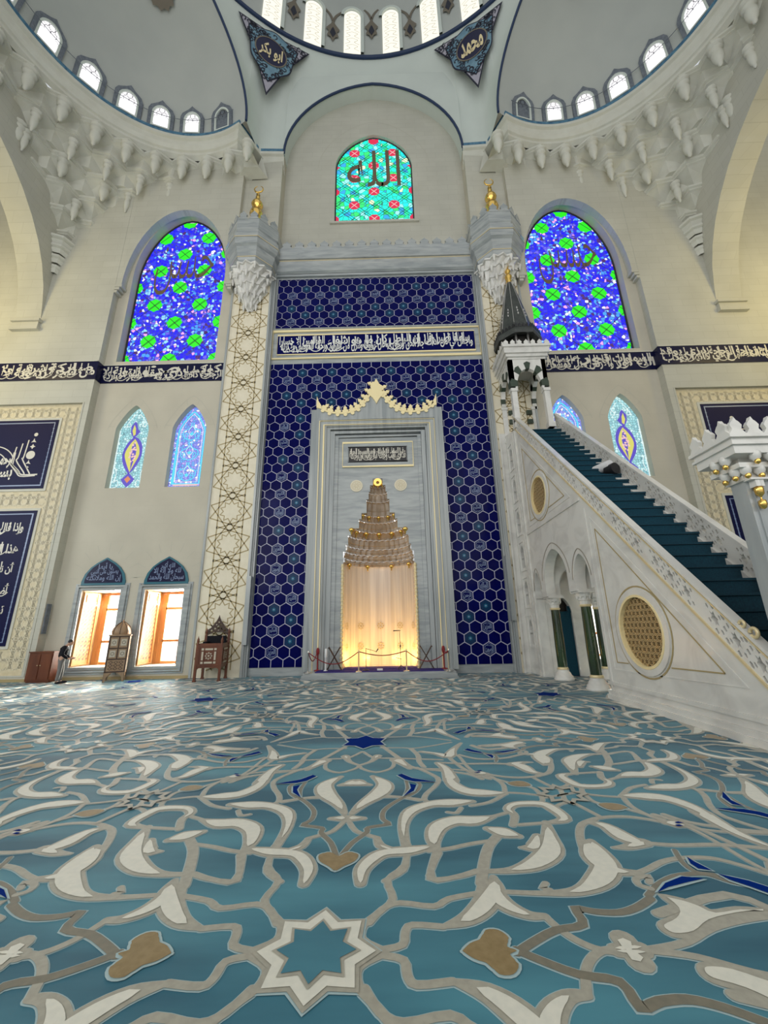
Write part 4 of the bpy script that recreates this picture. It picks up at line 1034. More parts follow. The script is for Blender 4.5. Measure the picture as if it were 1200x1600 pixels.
def pier(s, side):
    x0, x1 = sorted((s * 5.86, s * 7.95)); c = (x0 + x1) / 2; root = thing('pier', (c, 17.75, 0), 'tall engaged pier carved with a star lattice under an octagonal capital, %s of the tiles' % side, 'pier')
    mb = MB(); mb.box((x0, 17.68, 0), (x1, 17.75, 20.6)); part(mb, 'shaft', ['cream_panel'], root)
    mb = MB(); star_lattice(mb, front(17.68), x0 + 0.05, 0.3, x1 - 0.05, 20.3, 1.02, 1.55, 0.05, -0.006); part(mb, 'star_lattice', ['tan_line'], root)
    mb = MB()
    for X in (x0 - 0.03, x1 + 0.03): mb.box((X - 0.05, 17.62, 0), (X + 0.05, 17.76, 21.0))
    mb.box((min(s * 5.72, s * 5.86), 17.73, 0), (max(s * 5.72, s * 5.86), 17.8, 21.3))
    part(mb, 'edge_moulding', ['marble_v'], root)
    # capital: stalactite cone, octagonal cornice, cresting
    cy = 17.72; mb = MB(); e = PI / 8
    zz = [18.7, 19.1, 19.6, 20.1, 20.6, 21.05]; rr = [0.12, 0.36, 0.62, 0.86, 1.04, 1.2]
    for k in range(5):
        n = 16; z0, z1 = zz[k], zz[k + 1]; r0, r1 = rr[k], rr[k + 1]; vs = []
        for i in range(n + 1):
            a = PI + PI * i / n; q = (i + k) % 2
            vs += [(c + (r0 * (1.0 if q else 0.9)) * cos(a), cy + r0 * (1.0 if q else 0.9) * sin(a), z0), (c + r1 * (0.86 if q else 1.0) * cos(a), cy + r1 * (0.86 if q else 1.0) * sin(a), z1 - 0.1),
                   (c + r1 * (0.95 if q else 1.08) * cos(a), cy + r1 * (0.95 if q else 1.08) * sin(a), z1 - 0.1), (c + r1 * (0.95 if q else 1.08) * cos(a), cy + r1 * (0.95 if q else 1.08) * sin(a), z1)]
        mb.add(vs, [(i * 4 + j, (i + 1) * 4 + j, (i + 1) * 4 + j + 1, i * 4 + j + 1) for i in range(n) for j in range(3)], 0)
        for i in range(2, n - 1, 3 if k % 2 else 4):
            a = PI + PI * i / n; mb.lathe([(0.0, -0.3), (0.05, -0.22), (0.07, -0.1), (0.1, 0.0), (0.1, 0.08)], (c + r1 * 1.0 * cos(a), cy + r1 * sin(a), z1 - 0.12), 6)
    part(mb, 'stalactites', ['marble_w'], root)
    mb = MB(); mb.lathe([(1.12, 21.0), (1.22, 21.05), (1.22, 21.2), (1.3, 21.3), (1.3, 21.45), (1.42, 21.8), (1.42, 21.95), (1.56, 22.05), (1.62, 22.35), (1.62, 22.75), (1.5, 22.8), (1.5, 23.0), (1.56, 23.05), (1.56, 23.75), (0.0, 23.75)], (c, cy, 0), 8, 0, e, 2 * PI + e, False)
    part(mb, 'cornice', ['marble'], root)
    mb = MB(); mb.lathe([(1.315, 21.32), (1.315, 21.37)], (c, cy, 0), 8, 0, e, 2 * PI + e, False); mb.lathe([(1.64, 22.4), (1.64, 22.45)], (c, cy, 0), 8, 0, e, 2 * PI + e, False); part(mb, 'gilded_line', ['gold_line'], root)
    mb = MB()
    for k in range(3, 8):
        a = PI / 4 * (k + 0.0) + PI / 4 * 0; r = 1.56 * cos(PI / 8); P0 = Vector((c + r * cos(a), cy + r * sin(a), 0)); nn = Vector((cos(a), sin(a), 0)); tt = Vector((-nn.y, nn.x, 0))
        crest_row(mb, lambda u, v, t, P0=P0, nn=nn, tt=tt: tuple(P0 + tt * u + nn * (-t) + Vector((0, 0, v))), -0.6, 0.6, 23.72, 0.6, 0.62, -0.02, 0.08)
    part(mb, 'cresting', ['marble'], root)
    f = MB(); fx, fy = c - s * 0.02, 17.2
    f.lathe([(0.0, 23.7), (0.12, 23.7), (0.12, 24.5), (0.17, 24.6), (0.14, 24.75), (0.26, 25.0), (0.38, 25.25), (0.33, 25.5), (0.14, 25.62), (0.12, 25.75), (0.26, 25.85), (0.34, 26.02), (0.28, 26.2), (0.1, 26.35), (0.08, 26.55), (0.13, 26.62), (0.07, 26.7), (0.12, 26.82), (0.05, 26.95), (0.03, 27.1), (0, 27.1)], (fx, fy, 0), 16)
    f.tube([(fx + 0.26 * cos(math.radians(a)), fy, 27.32 - 0.0 + 0.26 * sin(math.radians(a))) for a in range(-250, 71, 20)], [0.012 + 0.035 * sin(PI * i / 16) for i in range(17)], 0, 6)
    fo = f.build('gilded_finial', 'gold'); tag(fo, 'gilded finial with crescent on top of the %s pier capital' % side, 'finial', 'crescent finials on the two pier capitals')
    return root
pier(-1, 'left'); pier(1, 'right')

# ================================================================== THE PRAYER NICHE (mihrab)
t = thing('prayer_niche', (0, 17.7, 0), 'tall grey marble prayer niche with lit recess and gold-crested gable, centre of the wall', 'prayer niche')
FY = 17.6
mb = MB(); jj = front(FY)
crown = [(3.27, 12.5), (3.02, 12.5), (3.02, 12.95), (2.95, 12.85), (2.7, 12.5), (2.36, 12.32), (1.95, 12.25), (1.56, 12.25), (1.2, 12.33), (0.91, 12.5), (0.65, 12.75), (0.45, 13.05), (0.26, 13.4), (0.0, 13.9)]
gable = [(x, z) for x, z in crown] + [(-x, z) for x, z in crown[::-1][1:]]
mb.plate([[(-3.27, 0.2), (-2.5, 0.2), (-2.5, 11.55), (2.5, 11.55), (2.5, 0.2), (3.27, 0.2)] + gable], jj, 0.0, 0.4, 0)
part(mb, 'outer_frame', ['marble_v'], t)
# stepped mouldings going inwards
for k, (h, zt_, y, w, mm) in enumerate(((2.95, 11.95, 17.56, 0.16, 'marble_v'), (2.72, 11.72, 17.62, 0.2, 'marble'), (2.5, 11.5, 17.68, 0.2, 'marble_v'), (2.28, 11.28, 17.74, 0.2, 'marble_v'), (2.08, 11.08, 17.8, 0.18, 'marble'))):
    mb = MB(); mb.ribbon([(-h, 0.2), (-h, zt_), (h, zt_), (h, 0.2)], w, front(y), 0, 0, 0.25); part(mb, 'stepped_moulding', [mm], t)
mb = MB()
for h, zt_, y, w in ((2.62, 11.62, 17.55, 0.035), (2.84, 11.84, 17.55, 0.02)): mb.ribbon([(-h, 0.2), (-h, zt_), (h, zt_), (h, 0.2)], w, front(y), 0, 0, 0.1)
part(mb, 'gilded_line', ['crest'], t)
# gold crest
mb = MB(); cl = smooth_path([(-x, z + 0.02) for x, z in crown[3:]][:] + [(x, z + 0.02) for x, z in crown[::-1][1:-3]], 3)
mb.ribbon(cl, 0.1, front(FY), -0.05, 0, 0.1)
Ls = 0; acc = 0
for i in range(1, len(cl)):
    a, b = cl[i - 1], cl[i]; d = math.hypot(b[0] - a[0], b[1] - a[1]); acc += d
    if acc > 0.28:
        acc = 0; nx, ny = -(b[1] - a[1]) / d, (b[0] - a[0]) / d
        if ny < 0: nx, ny = -nx, -ny
        T = lambda u, v: (b[0] + u * ny + v * nx, b[1] - u * nx + v * ny)
        mb.plate([[T(-0.13, 0), T(0.13, 0), T(0.16, 0.14), T(0.06, 0.2), T(0.1, 0.27), T(0, 0.4), T(-0.1, 0.27), T(-0.06, 0.2), T(-0.16, 0.14)]], front(FY), -0.06, 0.04)
        mb.flat(circ(b[0], b[1] - 0.1, 0.1, 8), front(FY), -0.056)
for sg in (-1, 1): mb.plate([[(sg * 3.02, 12.6), (sg * 2.72, 12.5), (sg * 2.8, 12.75), (sg * 2.92, 12.95), (sg * 3.02, 13.25)]], front(FY), -0.06, 0.06)
mb.plate([[(0, 14.2), (-0.14, 13.9), (-0.3, 13.75), (-0.24, 13.5), (-0.4, 13.3), (-0.2, 13.1), (-0.1, 12.95), (0, 12.75), (0.1, 12.95), (0.2, 13.1), (0.4, 13.3), (0.24, 13.5), (0.3, 13.75), (0.14, 13.9)]], front(FY), -0.07, 0.06)
part(mb, 'gold_crest', ['crest'], t)
# inner face with the stepped hood opening
steps = [(0.23, 8.81), (0.37, 8.48), (0.44, 8.15), (0.54, 7.77), (0.78, 7.1), (0.9, 6.8), (1.27, 6.36), (1.4, 6.03), (1.5, 5.59), (1.62, 5.29), (1.62, 4.75), (1.58, 0.2)]
op = []
pw = None
for w, z in steps:
    if pw is not None: op.append((pw, z))
    op.append((w, z)); pw = w
op = [(0.23, 8.81)] + [p for p in op[1:]]
IY = 17.85
hole = [(-x, z) for x, z in op[::-1]] + op
mb = MB(); mb.plate([[(-1.99, 0.2), (-1.58, 0.2)] + hole[1:-1] + [(1.58, 0.2), (1.99, 0.2), (1.99, 10.99), (-1.99, 10.99)]], front(IY), 0, 0.12, 0)
part(mb, 'inner_face', ['marble'], t)
mb = MB()
for sg in (-1, 1):
    mb.tube([(sg * 1.64, IY - 0.03, 0.2), (sg * 1.64, IY - 0.03, 4.7)], 0.055, 0, 8)
    for k in range(26): mb.lathe([(0.05, 0), (0.085, 0.05), (0.05, 0.1)], (sg * 1.64, IY - 0.03, 0.3 + 0.17 * k), 8)
part(mb, 'beaded_colonnette', ['gold_line'], t)
# recess: half-octagonal shaft and stalactite hood
mb = MB(); mb.lathe([(1.62, 0.2), (1.62, 4.8)], (0, IY + 0.05, 0), 10, 0, 0, PI, False); mb.lathe([(0, 0.25), (1.62, 0.25)], (0, IY + 0.05, 0), 10, 0, 0, PI, False)
part(mb, 'recess', ['niche'], t)
mb = MB()
for z in (1.1, 2.0):
    for i in (1, 3, 5, 7, 9):
        a = PI * i / 10 + 0.0; r = 1.6 * cos(PI / 20) - 0.0; P0 = Vector((r * cos(a), IY + 0.05 + r * sin(a), 0)); nn = Vector((-cos(a), -sin(a), 0)); tt = Vector((-nn.y, nn.x, 0))
        fr = lambda u, v, t_, P0=P0, nn=nn, tt=tt: tuple(P0 + tt * u + nn * (0.03 - t_) + Vector((0, 0, v)))
        for k in range(8): mb.flat([(0.13 * cos(PI / 4 * k) + 0.035 * cos(q * PI / 3), z + 0.13 * sin(PI / 4 * k) + 0.035 * sin(q * PI / 3)) for q in range(6)], fr, 0)
        mb.flat(star(0, z, 0.05, 0.03, 4), fr, 0)
part(mb, 'carved_rosette', ['tan_line'], t)
mb = MB(); gd = MB()
tz = [4.75, 5.0, 5.29, 5.59, 6.03, 6.36, 6.8, 7.1, 7.77, 8.15, 8.48, 8.81]; tw = [1.62, 1.60, 1.52, 1.46, 1.36, 1.1, 0.9, 0.76, 0.56, 0.46, 0.36, 0.22]
for k in range(11):
    n = 30 if k < 7 else 16; r0, r1 = tw[k], tw[k + 1]; z0, z1 = tz[k], tz[k + 1]; vs = []
    for i in range(n + 1):
        a = PI * i / n; q = 1.0 if (i + k) % 2 else 0.93
        for r, z in ((r0 * q, z0), (r0 * q, z0 + 0.35 * (z1 - z0)), (r0 * q * 0.97, z0 + 0.4 * (z1 - z0)), ((r0 + r1) / 2 * q, z1 - 0.05), (r1 * (2 - q) * 0.97, z1)):
            vs.append((r * cos(a), IY + 0.08 + r * sin(a) * 0.9, z))
    mb.add(vs, [(i * 5 + j, (i + 1) * 5 + j, (i + 1) * 5 + j + 1, i * 5 + j + 1) for i in range(n) for j in range(4)])
part(mb, 'stalactite_hood', ['hood'], t)
for z, r, n, k in ((4.72, 1.5, 4, 1.0), (6.28, 1.25, 7, 1.15), (7.02, 0.78, 5, 0.9), (8.55, 0.25, 3, 0.8)):
    for i in range(n):
        a = PI * (i + 0.5) / n if z != 6.28 else PI * i / (n - 1)
        gd.lathe([(0.0, -0.2 * k), (0.04 * k, -0.16 * k), (0.03 * k, -0.1 * k), (0.1 * k, -0.03 * k), (0.12 * k, 0.03 * k), (0.07 * k, 0.09 * k), (0, 0.1 * k)], (r * cos(a), IY + 0.02 + r * sin(a) * 0.85, z), 10)
gd.plate([circ(0, 8.62, 0.2, 16), circ(0, 8.6, 0.08, 8)], front(IY), -0.05, 0.1)
part(gd, 'gilded_drop', ['gold'], t)
# rosettes and inscription plate
mb = MB()
for sg in (-1, 1):
    x = sg * 1.06 + 0.04
    mb.plate([circ(x, 8.46, 0.3, 28)], front(IY), -0.03, 0.01); mb.ribbon(circ(x, 8.46, 0.22, 20), 0.025, front(IY), -0.04, 1, None, True)
    for k in range(8): mb.ribbon([(x + 0.05 * cos(k * PI / 4), 8.46 + 0.05 * sin(k * PI / 4)), (x + 0.17 * cos(k * PI / 4 + .4), 8.46 + 0.17 * sin(k * PI / 4 + .4))], 0.03, front(IY), -0.04, 1)
part(mb, 'round_rosette', ['cream_panel', 'relief'], t)
ins = MB(); ins.ribbon(rect(-1.7, 9.45, 1.75, 10.72), 0.05, front(17.78), 0, 0, 0.08, True); ins.ribbon(rect(-1.43, 9.68, 1.47, 10.48), 0.03, front(17.8), 0, 0, 0.06, True)
fo = part(ins, 'inscription_frame', ['crest'], t)
ins = MB(); ins.box((-1.68, 17.8, 9.47), (1.73, 17.87, 10.7)); part(ins, 'marble_border', ['marble'], fo)
ins = MB(); ins.box((-1.4, 17.79, 9.7), (1.44, 17.8, 10.46)); part(ins, 'ground', ['black'], fo)
ins = MB(); script_band(ins, 'قد نرى تقلب وجهك في السماء فلنولينك قبلة ترضاها فول وجهك شطر المسجد الحرام', front(17.785), -1.36, 9.73, 1.4, 10.43, 0, 0, 9, 0.03); part(ins, 'script', ['script_c'], fo)
# platform, rug
t = thing('niche_step', (0, 17, 0), 'low grey marble step in front of the lit prayer niche', 'step')
mb = MB(); mb.sweep([(3.1, 18), (3.1, 16.45), (-3.1, 16.45), (-3.1, 18)], [(0.0, 0.0), (0.0, 0.05), (0.06, 0.09), (0.06, 0.14), (0.16, 0.2), (0.2, 0.235)][::1], 0)
mb2 = MB(); mb2.box((-3.0, 16.55, 0.0), (3.0, 17.9, 0.235)); part(mb2, 'slab', ['marble'], t)
mb = MB(); mb.box((-3.08, 16.47, 0.0), (3.08, 16.6, 0.06)); mb.box((-3.04, 16.5, 0.06), (3.04, 16.6, 0.15)); part(mb, 'nosing', ['marble'], t)
mb = MB(); mb.box((-2.55, 16.68, 0.235), (2.55, 17.58, 0.26)); mb.box((-1.55, 17.58, 0.235), (1.55, 18.6, 0.275))
o = mb.build('rug', 'purple'); tag(o, 'violet-blue rug laid on the step of the prayer niche', 'rug')
# stanchions and ropes
posts = [(-2.82, 16.62, 'steel'), (-0.82, 16.72, 'gold_line'), (1.08, 16.72, 'gold_line'), (2.76, 16.62, 'steel')]
plab = ['pale metal barrier post, leftmost on the niche step', 'brass barrier post, second from the left on the niche step', 'brass barrier post, third from the left on the niche step', 'pale metal barrier post, rightmost on the niche step']
for (x, y, m_), lb in zip(posts, plab):
    t = thing('barrier_post', (x, y, 0.235), lb, 'barrier post', 'rope barrier posts on the niche step')
    mb = MB(); mb.lathe([(0, 0.235), (0.15, 0.235), (0.15, 0.25), (0.06, 0.275), (0.02, 0.285)], (x, y, 0), 20); part(mb, 'foot', ['steel'], t)
    mb = MB(); mb.lathe([(0.022, 0.27), (0.022, 0.98), (0.035, 0.985), (0.035, 1.01), (0.02, 1.02), (0.03, 1.05), (0.0, 1.08)], (x, y, 0), 12); part(mb, 'pole', [m_], t)
ends = [((-2.82, 16.62), (-0.82, 16.72)), ((-0.82, 16.72), (1.08, 16.72)), ((1.08, 16.72), (2.76, 16.62)), ((-2.82, 16.62), (-2.6, 17.45)), ((2.76, 16.62), (2.66, 17.45))]
rl = ['left front rope sagging between two posts', 'middle rope sagging between the brass posts', 'right front rope sagging between two posts', 'short rope running back to the niche frame at the left', 'short rope running back to the niche frame at the right']
for i, ((a, b), lb) in enumerate(zip(ends, rl)):
    sag = (0.45, 0.16, 0.4, 0.35, 0.12)[i]
    mb = MB(); mb.tube([(a[0] + (b[0] - a[0]) * k / 14, a[1] + (b[1] - a[1]) * k / 14, 1.0 - sag * sin(PI * k / 14)) for k in range(15)], 0.02, 0, 6)
    o = mb.build('barrier_rope', 'rope'); tag(o, 'dark red ' + lb, 'rope', 'red barrier ropes around the niche step')
for x, y, lb in ((-2.6, 17.5, 'left'), (2.66, 17.5, 'right')):
    mb = MB(); mb.lathe([(0.0, 0.235), (0.14, 0.235), (0.14, 0.26), (0.03, 0.28), (0.03, 0.85), (0.06, 0.9), (0.075, 1.0), (0.05, 1.12), (0.0, 1.14)], (x, y, 0), 12)
    o = mb.build('short_red_post', 'rope'); tag(o, 'dark red post close to the niche frame, %s end of the ropes' % lb, 'barrier post')
# microphones
t = thing('microphone_stand', (-0.55, 17.1, 0.275), 'short black microphone stand with a boom pointing right, left of the niche centre', 'microphone stand')
mb = MB(); mb.lathe([(0, 0.262), (0.14, 0.262), (0.14, 0.28), (0.02, 0.3), (0.012, 0.3), (0.012, 1.08), (0.0, 1.08)], (-0.55, 17.1, 0), 14); part(mb, 'pole', ['blackm'], t)
mb = MB(); mb.tube([(-0.58, 17.1, 1.1), (-0.12, 17.08, 0.97)], 0.01, 0, 6); part(mb, 'boom', ['blackm'], t)
mb = MB(); mb.tube([(-0.14, 17.08, 0.95), (-0.05, 17.06, 1.08)], [0.015, 0.026], 0, 8); part(mb, 'microphone', ['blackm'], t)
t = thing('microphone_stand', (0.86, 17.25, 0.275), 'tall black microphone stand with a T-shaped head, right of the niche centre', 'microphone stand')
mb = MB()
for k in range(3): a = 2 * PI * k / 3; mb.tube([(0.86, 17.25, 0.42), (0.86 + 0.22 * cos(a), 17.25 + 0.22 * sin(a), 0.275)], 0.01, 0, 6)
part(mb, 'tripod', ['blackm'], t)
mb = MB(); mb.tube([(0.86, 17.25, 0.3), (0.86, 17.25, 1.2)], 0.012, 0, 6); mb.tube([(0.86, 17.25, 1.15), (0.84, 17.24, 1.78)], 0.009, 0, 6); mb.lathe([(0.025, 1.12), (0.03, 1.16), (0.025, 1.2)], (0.86, 17.25, 0), 8); part(mb, 'pole', ['blackm'], t)
mb = MB(); mb.tube([(0.58, 17.2, 1.77), (0.88, 17.24, 1.78)], [0.024, 0.016], 0, 8); mb.tube([(0.66, 17.2, 0.72), (0.9, 17.2, 0.66)], 0.014, 0, 6); part(mb, 'microphone', ['blackm'], t)
# folding book stands
for x, lb in ((-1.88, 'left'), (1.92, 'right')):
    t = thing('folding_book_stand', (x, 17.3, 0.26), 'dark wooden X-shaped folding stand %s of the niche opening' % lb, 'book stand', 'X-shaped stands beside the niche')
    for sg in (-1, 1):
        mb = MB(); mb.tube([(x + sg * 0.3, 17.28 + sg * 0.03, 0.265), (x - sg * 0.24, 17.28 + sg * 0.03, 1.16)], 0.02, 0, 6); mb.tube([(x + sg * 0.3, 17.44 + sg * 0.03, 0.265), (x - sg * 0.24, 17.44 + sg * 0.03, 1.16)], 0.02, 0, 6)
        mb.box((x - sg * 0.24 - 0.02, 17.26, 1.1), (x - sg * 0.24 + 0.02, 17.5, 1.15)); part(mb, 'leg_frame', ['wood_dk'], t)
mb = MB(); mb.lathe([(0, 0.26), (0.08, 0.26), (0.08, 0.28), (0.025, 0.3), (0.025, 0.75), (0.05, 0.78), (0.05, 1.1), (0.0, 1.12)], (-2.2, 17.15, 0), 10)
o = mb.build('white_candle_stand', 'whitepl'); tag(o, 'slim white stand between the left X-shaped stand and the ropes', 'stand')
mb = MB(); mb.box((-0.1, 17.0, 0.262), (0.12, 17.12, 0.32)); o = mb.build('small_white_box', 'whitepl'); tag(o, 'small white box lying on the violet rug', 'box')

# ================================================================== SCRIPT PANELS, TYMPANA
for s, side in ((-1, 'left'), (1, 'right')):
    fr = front(17.5); x0, x1 = sorted((s * 14.8, s * 21.2))
    t = thing('relief_panel', (s * 18, 17.5, 0.2), 'huge beige relief border framing the dark blue script panels, %s edge of the hall' % side, 'relief panel')
    mb = MB(); mb.box((x0, 17.5, 0.2), (x1, 17.8, 13.1)); part(mb, 'ground', ['relief'], t)
    mb = MB()
    for a, b, c, d in ((15.0, 0.45, 15.75, 12.9), (15.75, 12.35, 21.1, 12.9), (15.75, 7.7, 21.1, 8.3), (15.75, 0.45, 21.1, 1.2)):
        aa, cc = sorted((s * a, s * c)); star_lattice(mb, fr, aa, b, cc, d, 0.3, 0.42, 0.022, -0.005, 0, 0.42)
    part(mb, 'lattice', ['relief_hi'], t)
    for z0, z1, lb in ((8.55, 12.2, 'upper'), (1.42, 7.45, 'lower')):
        a, b = sorted((s * 15.94, s * 20.4))
        mb = MB(); mb.box((a, 17.44, z0), (b, 17.47, z1)); p = part(mb, 'script_panel', ['panel_navy'], t, 'dark blue script panel')
        mb = MB(); mb.box((a - 0.12, 17.46, z0 - 0.12), (b + 0.12, 17.52, z1 + 0.12)); part(mb, 'stone_margin', ['stone_plain'], p)
        mb = MB(); g = front(17.435)
        mb.ribbon(rect(a + 0.16, z0 + 0.16, b - 0.16, z1 - 0.16), 0.05, g, 0, 0, None, True)
        x = a + 0.16
        for k in range(int((z1 - z0 - 0.4) / 0.22)):
            for X in (a + 0.16, b - 0.16): mb.flat(star(X, z0 + 0.3 + 0.22 * k, 0.055, 0.03, 4), g, -0.002)
        part(mb, 'border_beads', ['script_b'], p)
        mb = MB()
        if lb == 'upper':
            # sultan-style monogram: three tall strokes, loops, a long arm to the right, drop ornament
            c = (a + b) / 2 - 0.1
            for k in range(3):
                x = c + 0.45 + 0.26 * k
                mb.ribbon(smooth_path([(x + 0.1, z1 - 1.45 + 0.18 * k), (x + 0.05, z1 - 2.0), (x + 0.0, z1 - 2.3 + 0.1 * k), (x + 0.45, z1 - 2.75), (x + 0.55, z0 + 0.75)], 4), 0.06, g, 0)
            mb.ribbon(smooth_path([(c + 0.3, z1 - 2.2), (c + 0.9, z0 + 0.95), (c + 1.15, z0 + 0.72), (c + 1.9, z0 + 0.72)], 4), 0.07, g, 0)
            mb.ribbon(smooth_path([(c + 0.2, z1 - 2.1), (c + 0.8, z0 + 0.9), (c + 1.1, z0 + 0.64), (c + 1.8, z0 + 0.66)], 4), 0.05, g, -0.001)
            mb.ribbon([(c - 0.7 + 0.95 * cos(q / 10), z0 + 1.15 + 0.8 * sin(q / 10)) for q in range(2, 50)], 0.05, g, 0)
            mb.ribbon([(c - 0.6 + 1.2 * cos(q / 10), z0 + 1.2 + 1.05 * sin(q / 10)) for q in range(4, 40)], 0.05, g, 0)
            write(mb, 'بسم الله', g, c - 1.2, z0 + 0.3, c + 0.65, z0 + 1.25, -0.002, 0, 0.03)
            write(mb, 'الرحمن الرحيم', g, c - 1.3, z0 + 0.95, c + 0.6, z0 + 1.9, -0.003, 0, 0.03)
            x = b - 1.0 if s < 0 else a + 1.3
            mb.flat(circ(x, z0 + 1.75, 0.22, 16), g, 0); mb.flat(star(x, z0 + 2.2, 0.14, 0.07, 4), g, 0); mb.flat(star(x, z0 + 2.5, 0.15, 0.05, 3), g, 0); mb.flat(circ(x + 0.03, z0 + 2.85, 0.1, 10), g, 0)
            mb.flat(star(x - 0.02, z0 + 1.35, 0.15, 0.05, 3), g, 0); mb.flat(star(x, z0 + 1.1, 0.07, 0.04, 4), g, 0)
        else:
            for k, tx in enumerate(('وإذا قال إبراهيم رب اجعل', 'هذا البلد آمنا واجنبني وبني', 'أن نعبد الأصنام رب إنهن', 'أضللن كثيرا من الناس فمن', 'تبعني فإنه مني ومن عصاني', 'فإنك غفور رحيم ربنا')):
                z = z1 - 0.3 - 0.93 * (k + 1)
                ws = tx.split(); write(mb, ' '.join(ws[:3]), g, b - 2.6, z + 0.04, b - 0.45, z + 0.66, 0, 0, 0.03); write(mb, ' '.join(ws[3:]), g, a + 0.4, z + 0.1, b - 2.3, z + 0.72, -0.002, 0, 0.03)
                strokes(mb, g, b - 2.6, z + 0.05, b - 0.45, z + 0.75, -0.001, 0, k, 0.8, 0.06)
        part(mb, 'script', ['script_c'], p)
for i, (s, c) in enumerate(((-1, 12.4), (-1, 9.55), (1, 12.4), (1, 9.55))):
    c *= s; fr = front(17.70)
    lb = ['left lower window, beside the person', 'second lower window, near the carved chair', 'far right lower window', 'right lower window behind the pulpit'][i]
    p = thing('script_tympanum', (c, 17.7, 3.95), 'navy script lunette with teal rim above the ' + lb, 'inscription')
    o = [(c + x, z) for x, z in ((-1.0, 3.95), (1.0, 3.95), (1.0, 4.12), (0.9, 4.45), (0.68, 4.75), (0.4, 4.97), (0.0, 5.2), (-0.4, 4.97), (-0.68, 4.75), (-0.9, 4.45), (-1.0, 4.12))]
    mb = MB(); mb.plate([o], fr, 0, 0.05); part(mb, 'teal_rim', ['tealborder'], p)
    mb = MB(); q = [(c + (x - c) * 0.86, 4.05 + (z - 3.95) * 0.85) for x, z in o]; mb.flat(q, fr, -0.006); part(mb, 'ground', ['navy_dk'], p)
    mb = MB()
    tx = [('إن الله وملائكته', 'يصلون على النبي', 'يا أيها'), ('سبحان الله والحمد', 'لله ولا إله إلا', 'الله أكبر')][i % 2]
    for k, (h, z) in enumerate(((0.78, 4.08), (0.62, 4.35), (0.32, 4.62))): write(mb, tx[k], fr, c - h, z, c + h, z + 0.34, -0.01, 0, 0.012)
    part(mb, 'script', ['script_b'], p)

# ================================================================== THE PULPIT (minbar)
XL, XR = 6.29, 8.35
LZ = lambda y: y - 5.8                                  # foot line of the parapet
side = lambda X, d=1: (lambda u, v, t: (X + d * t, u, v))
t = thing('pulpit', (7.2, 12, 0), 'tall white marble pulpit with teal carpeted stair and pierced parapets, right of the niche', 'pulpit')
sl = side(XL)
# front body with the stair triangle
mb = MB(); mb.plate([[(6.45, 0), (11.45, 0), (11.45, LZ(11.45)), (6.45, LZ(6.45))], circ(9.65, 1.72, 0.8, 36)], sl, 0, 0.25)
mb.plate([[(6.45, 0), (11.45, 0), (11.45, LZ(11.45)), (6.45, LZ(6.45))]], side(XR), -0.2, 0)
mb.box((XL + 0.26, 11.25, 0), (XR - 0.21, 11.44, 5.4))
part(mb, 'front_body', ['marble_w'], t)
# middle wall over the passage, with three arches
def ar3(a, b, zs, za): return [(x, z) for x, z in arch(a, b, 2.9, zs, za, 0.25, 10)]
bot = [(11.45, 2.9)]
for a, b, zs, za in ((11.62, 12.6, 3.25, 3.98), (13.08, 15.02, 3.5, 4.5), (15.5, 16.14, 3.2, 3.9)):
    L = ar3(a, b, zs, za); bot += [(a, 2.9)] + L[2:][::-1][0:] + [(b, 2.9)]
bot = clean(bot)
mb = MB(); outl = bot + [(16.2, LZ(16.2)), (11.45, LZ(11.45))]
mb.plate([outl, circ(14.5, 6.69, 0.72, 36)], sl, 0, 0.35); mb.plate([outl], side(XR), -0.35, 0)
mb.box((XL + 0.05, 11.45, 5.0), (XR - 0.05, 16.2, 5.3))
part(mb, 'arcade_wall', ['marble_w'], t)
mb = MB()
for a, b, zs, za in ((11.62, 12.6, 3.25, 3.98), (13.08, 15.02, 3.5, 4.5), (15.5, 16.14, 3.2, 3.9)):
    c = (a + b) / 2; mb.ribbon([(c + (x - c) * 1.22, zs + (z - zs) * 1.22) for x, z in arch(a, b, 2.9, zs, za, 0.25, 10)[2:]], 0.03, side(XL - 0.012), 0, 0, 0.02)
part(mb, 'arch_line', ['marble_dk'], t)
# rear block with a little doorway, and its niches
mb = MB(); nz = [9.42, 7.87, 6.32, 4.77, 3.22, 1.65]
ogee = lambda y, z: [(y - 0.2, z - 0.5), (y + 0.2, z - 0.5), (y + 0.2, z - 0.12), (y + 0.14, z - 0.05), (y + 0.2, z + 0.05), (y + 0.2, z + 0.2), (y + 0.12, z + 0.36), (y, z + 0.5), (y - 0.12, z + 0.36), (y - 0.2, z + 0.2), (y - 0.2, z + 0.05), (y - 0.14, z - 0.05), (y - 0.2, z - 0.12)]
mb.plate([[(16.2, 0), (17.98, 0), (17.98, 10.9), (16.2, 10.4)]] + [ogee(17.15, z) for z in nz], sl, 0, 0.35)
mb.plate([[(16.2, 0), (17.98, 0), (17.98, 10.9), (16.2, 10.45)]], side(XR), -0.3, 0)
door = arch(6.95, 7.65, 0, 2.35, 2.95, 0.3, 8)[2:]
mb.plate([[(XL + 0.36, 0), (6.95, 0)] + door[::-1] + [(7.65, 0), (XR - 0.31, 0), (XR - 0.31, 10.35), (XL + 0.36, 10.35)]], front(16.21), 0, 0.25)
part(mb, 'rear_block', ['marble_w'], t)
mb = MB(); mb.box((XL + 0.36, 16.46, 0), (XR - 0.31, 16.5, 10.3)); mb.box((XL + 0.36, 16.5, 0), (XL + 0.4, 17.95, 10.3)); part(mb, 'hollow_shade', ['hole'], t)  # dark sheets stand in for shade behind the niches and doorway
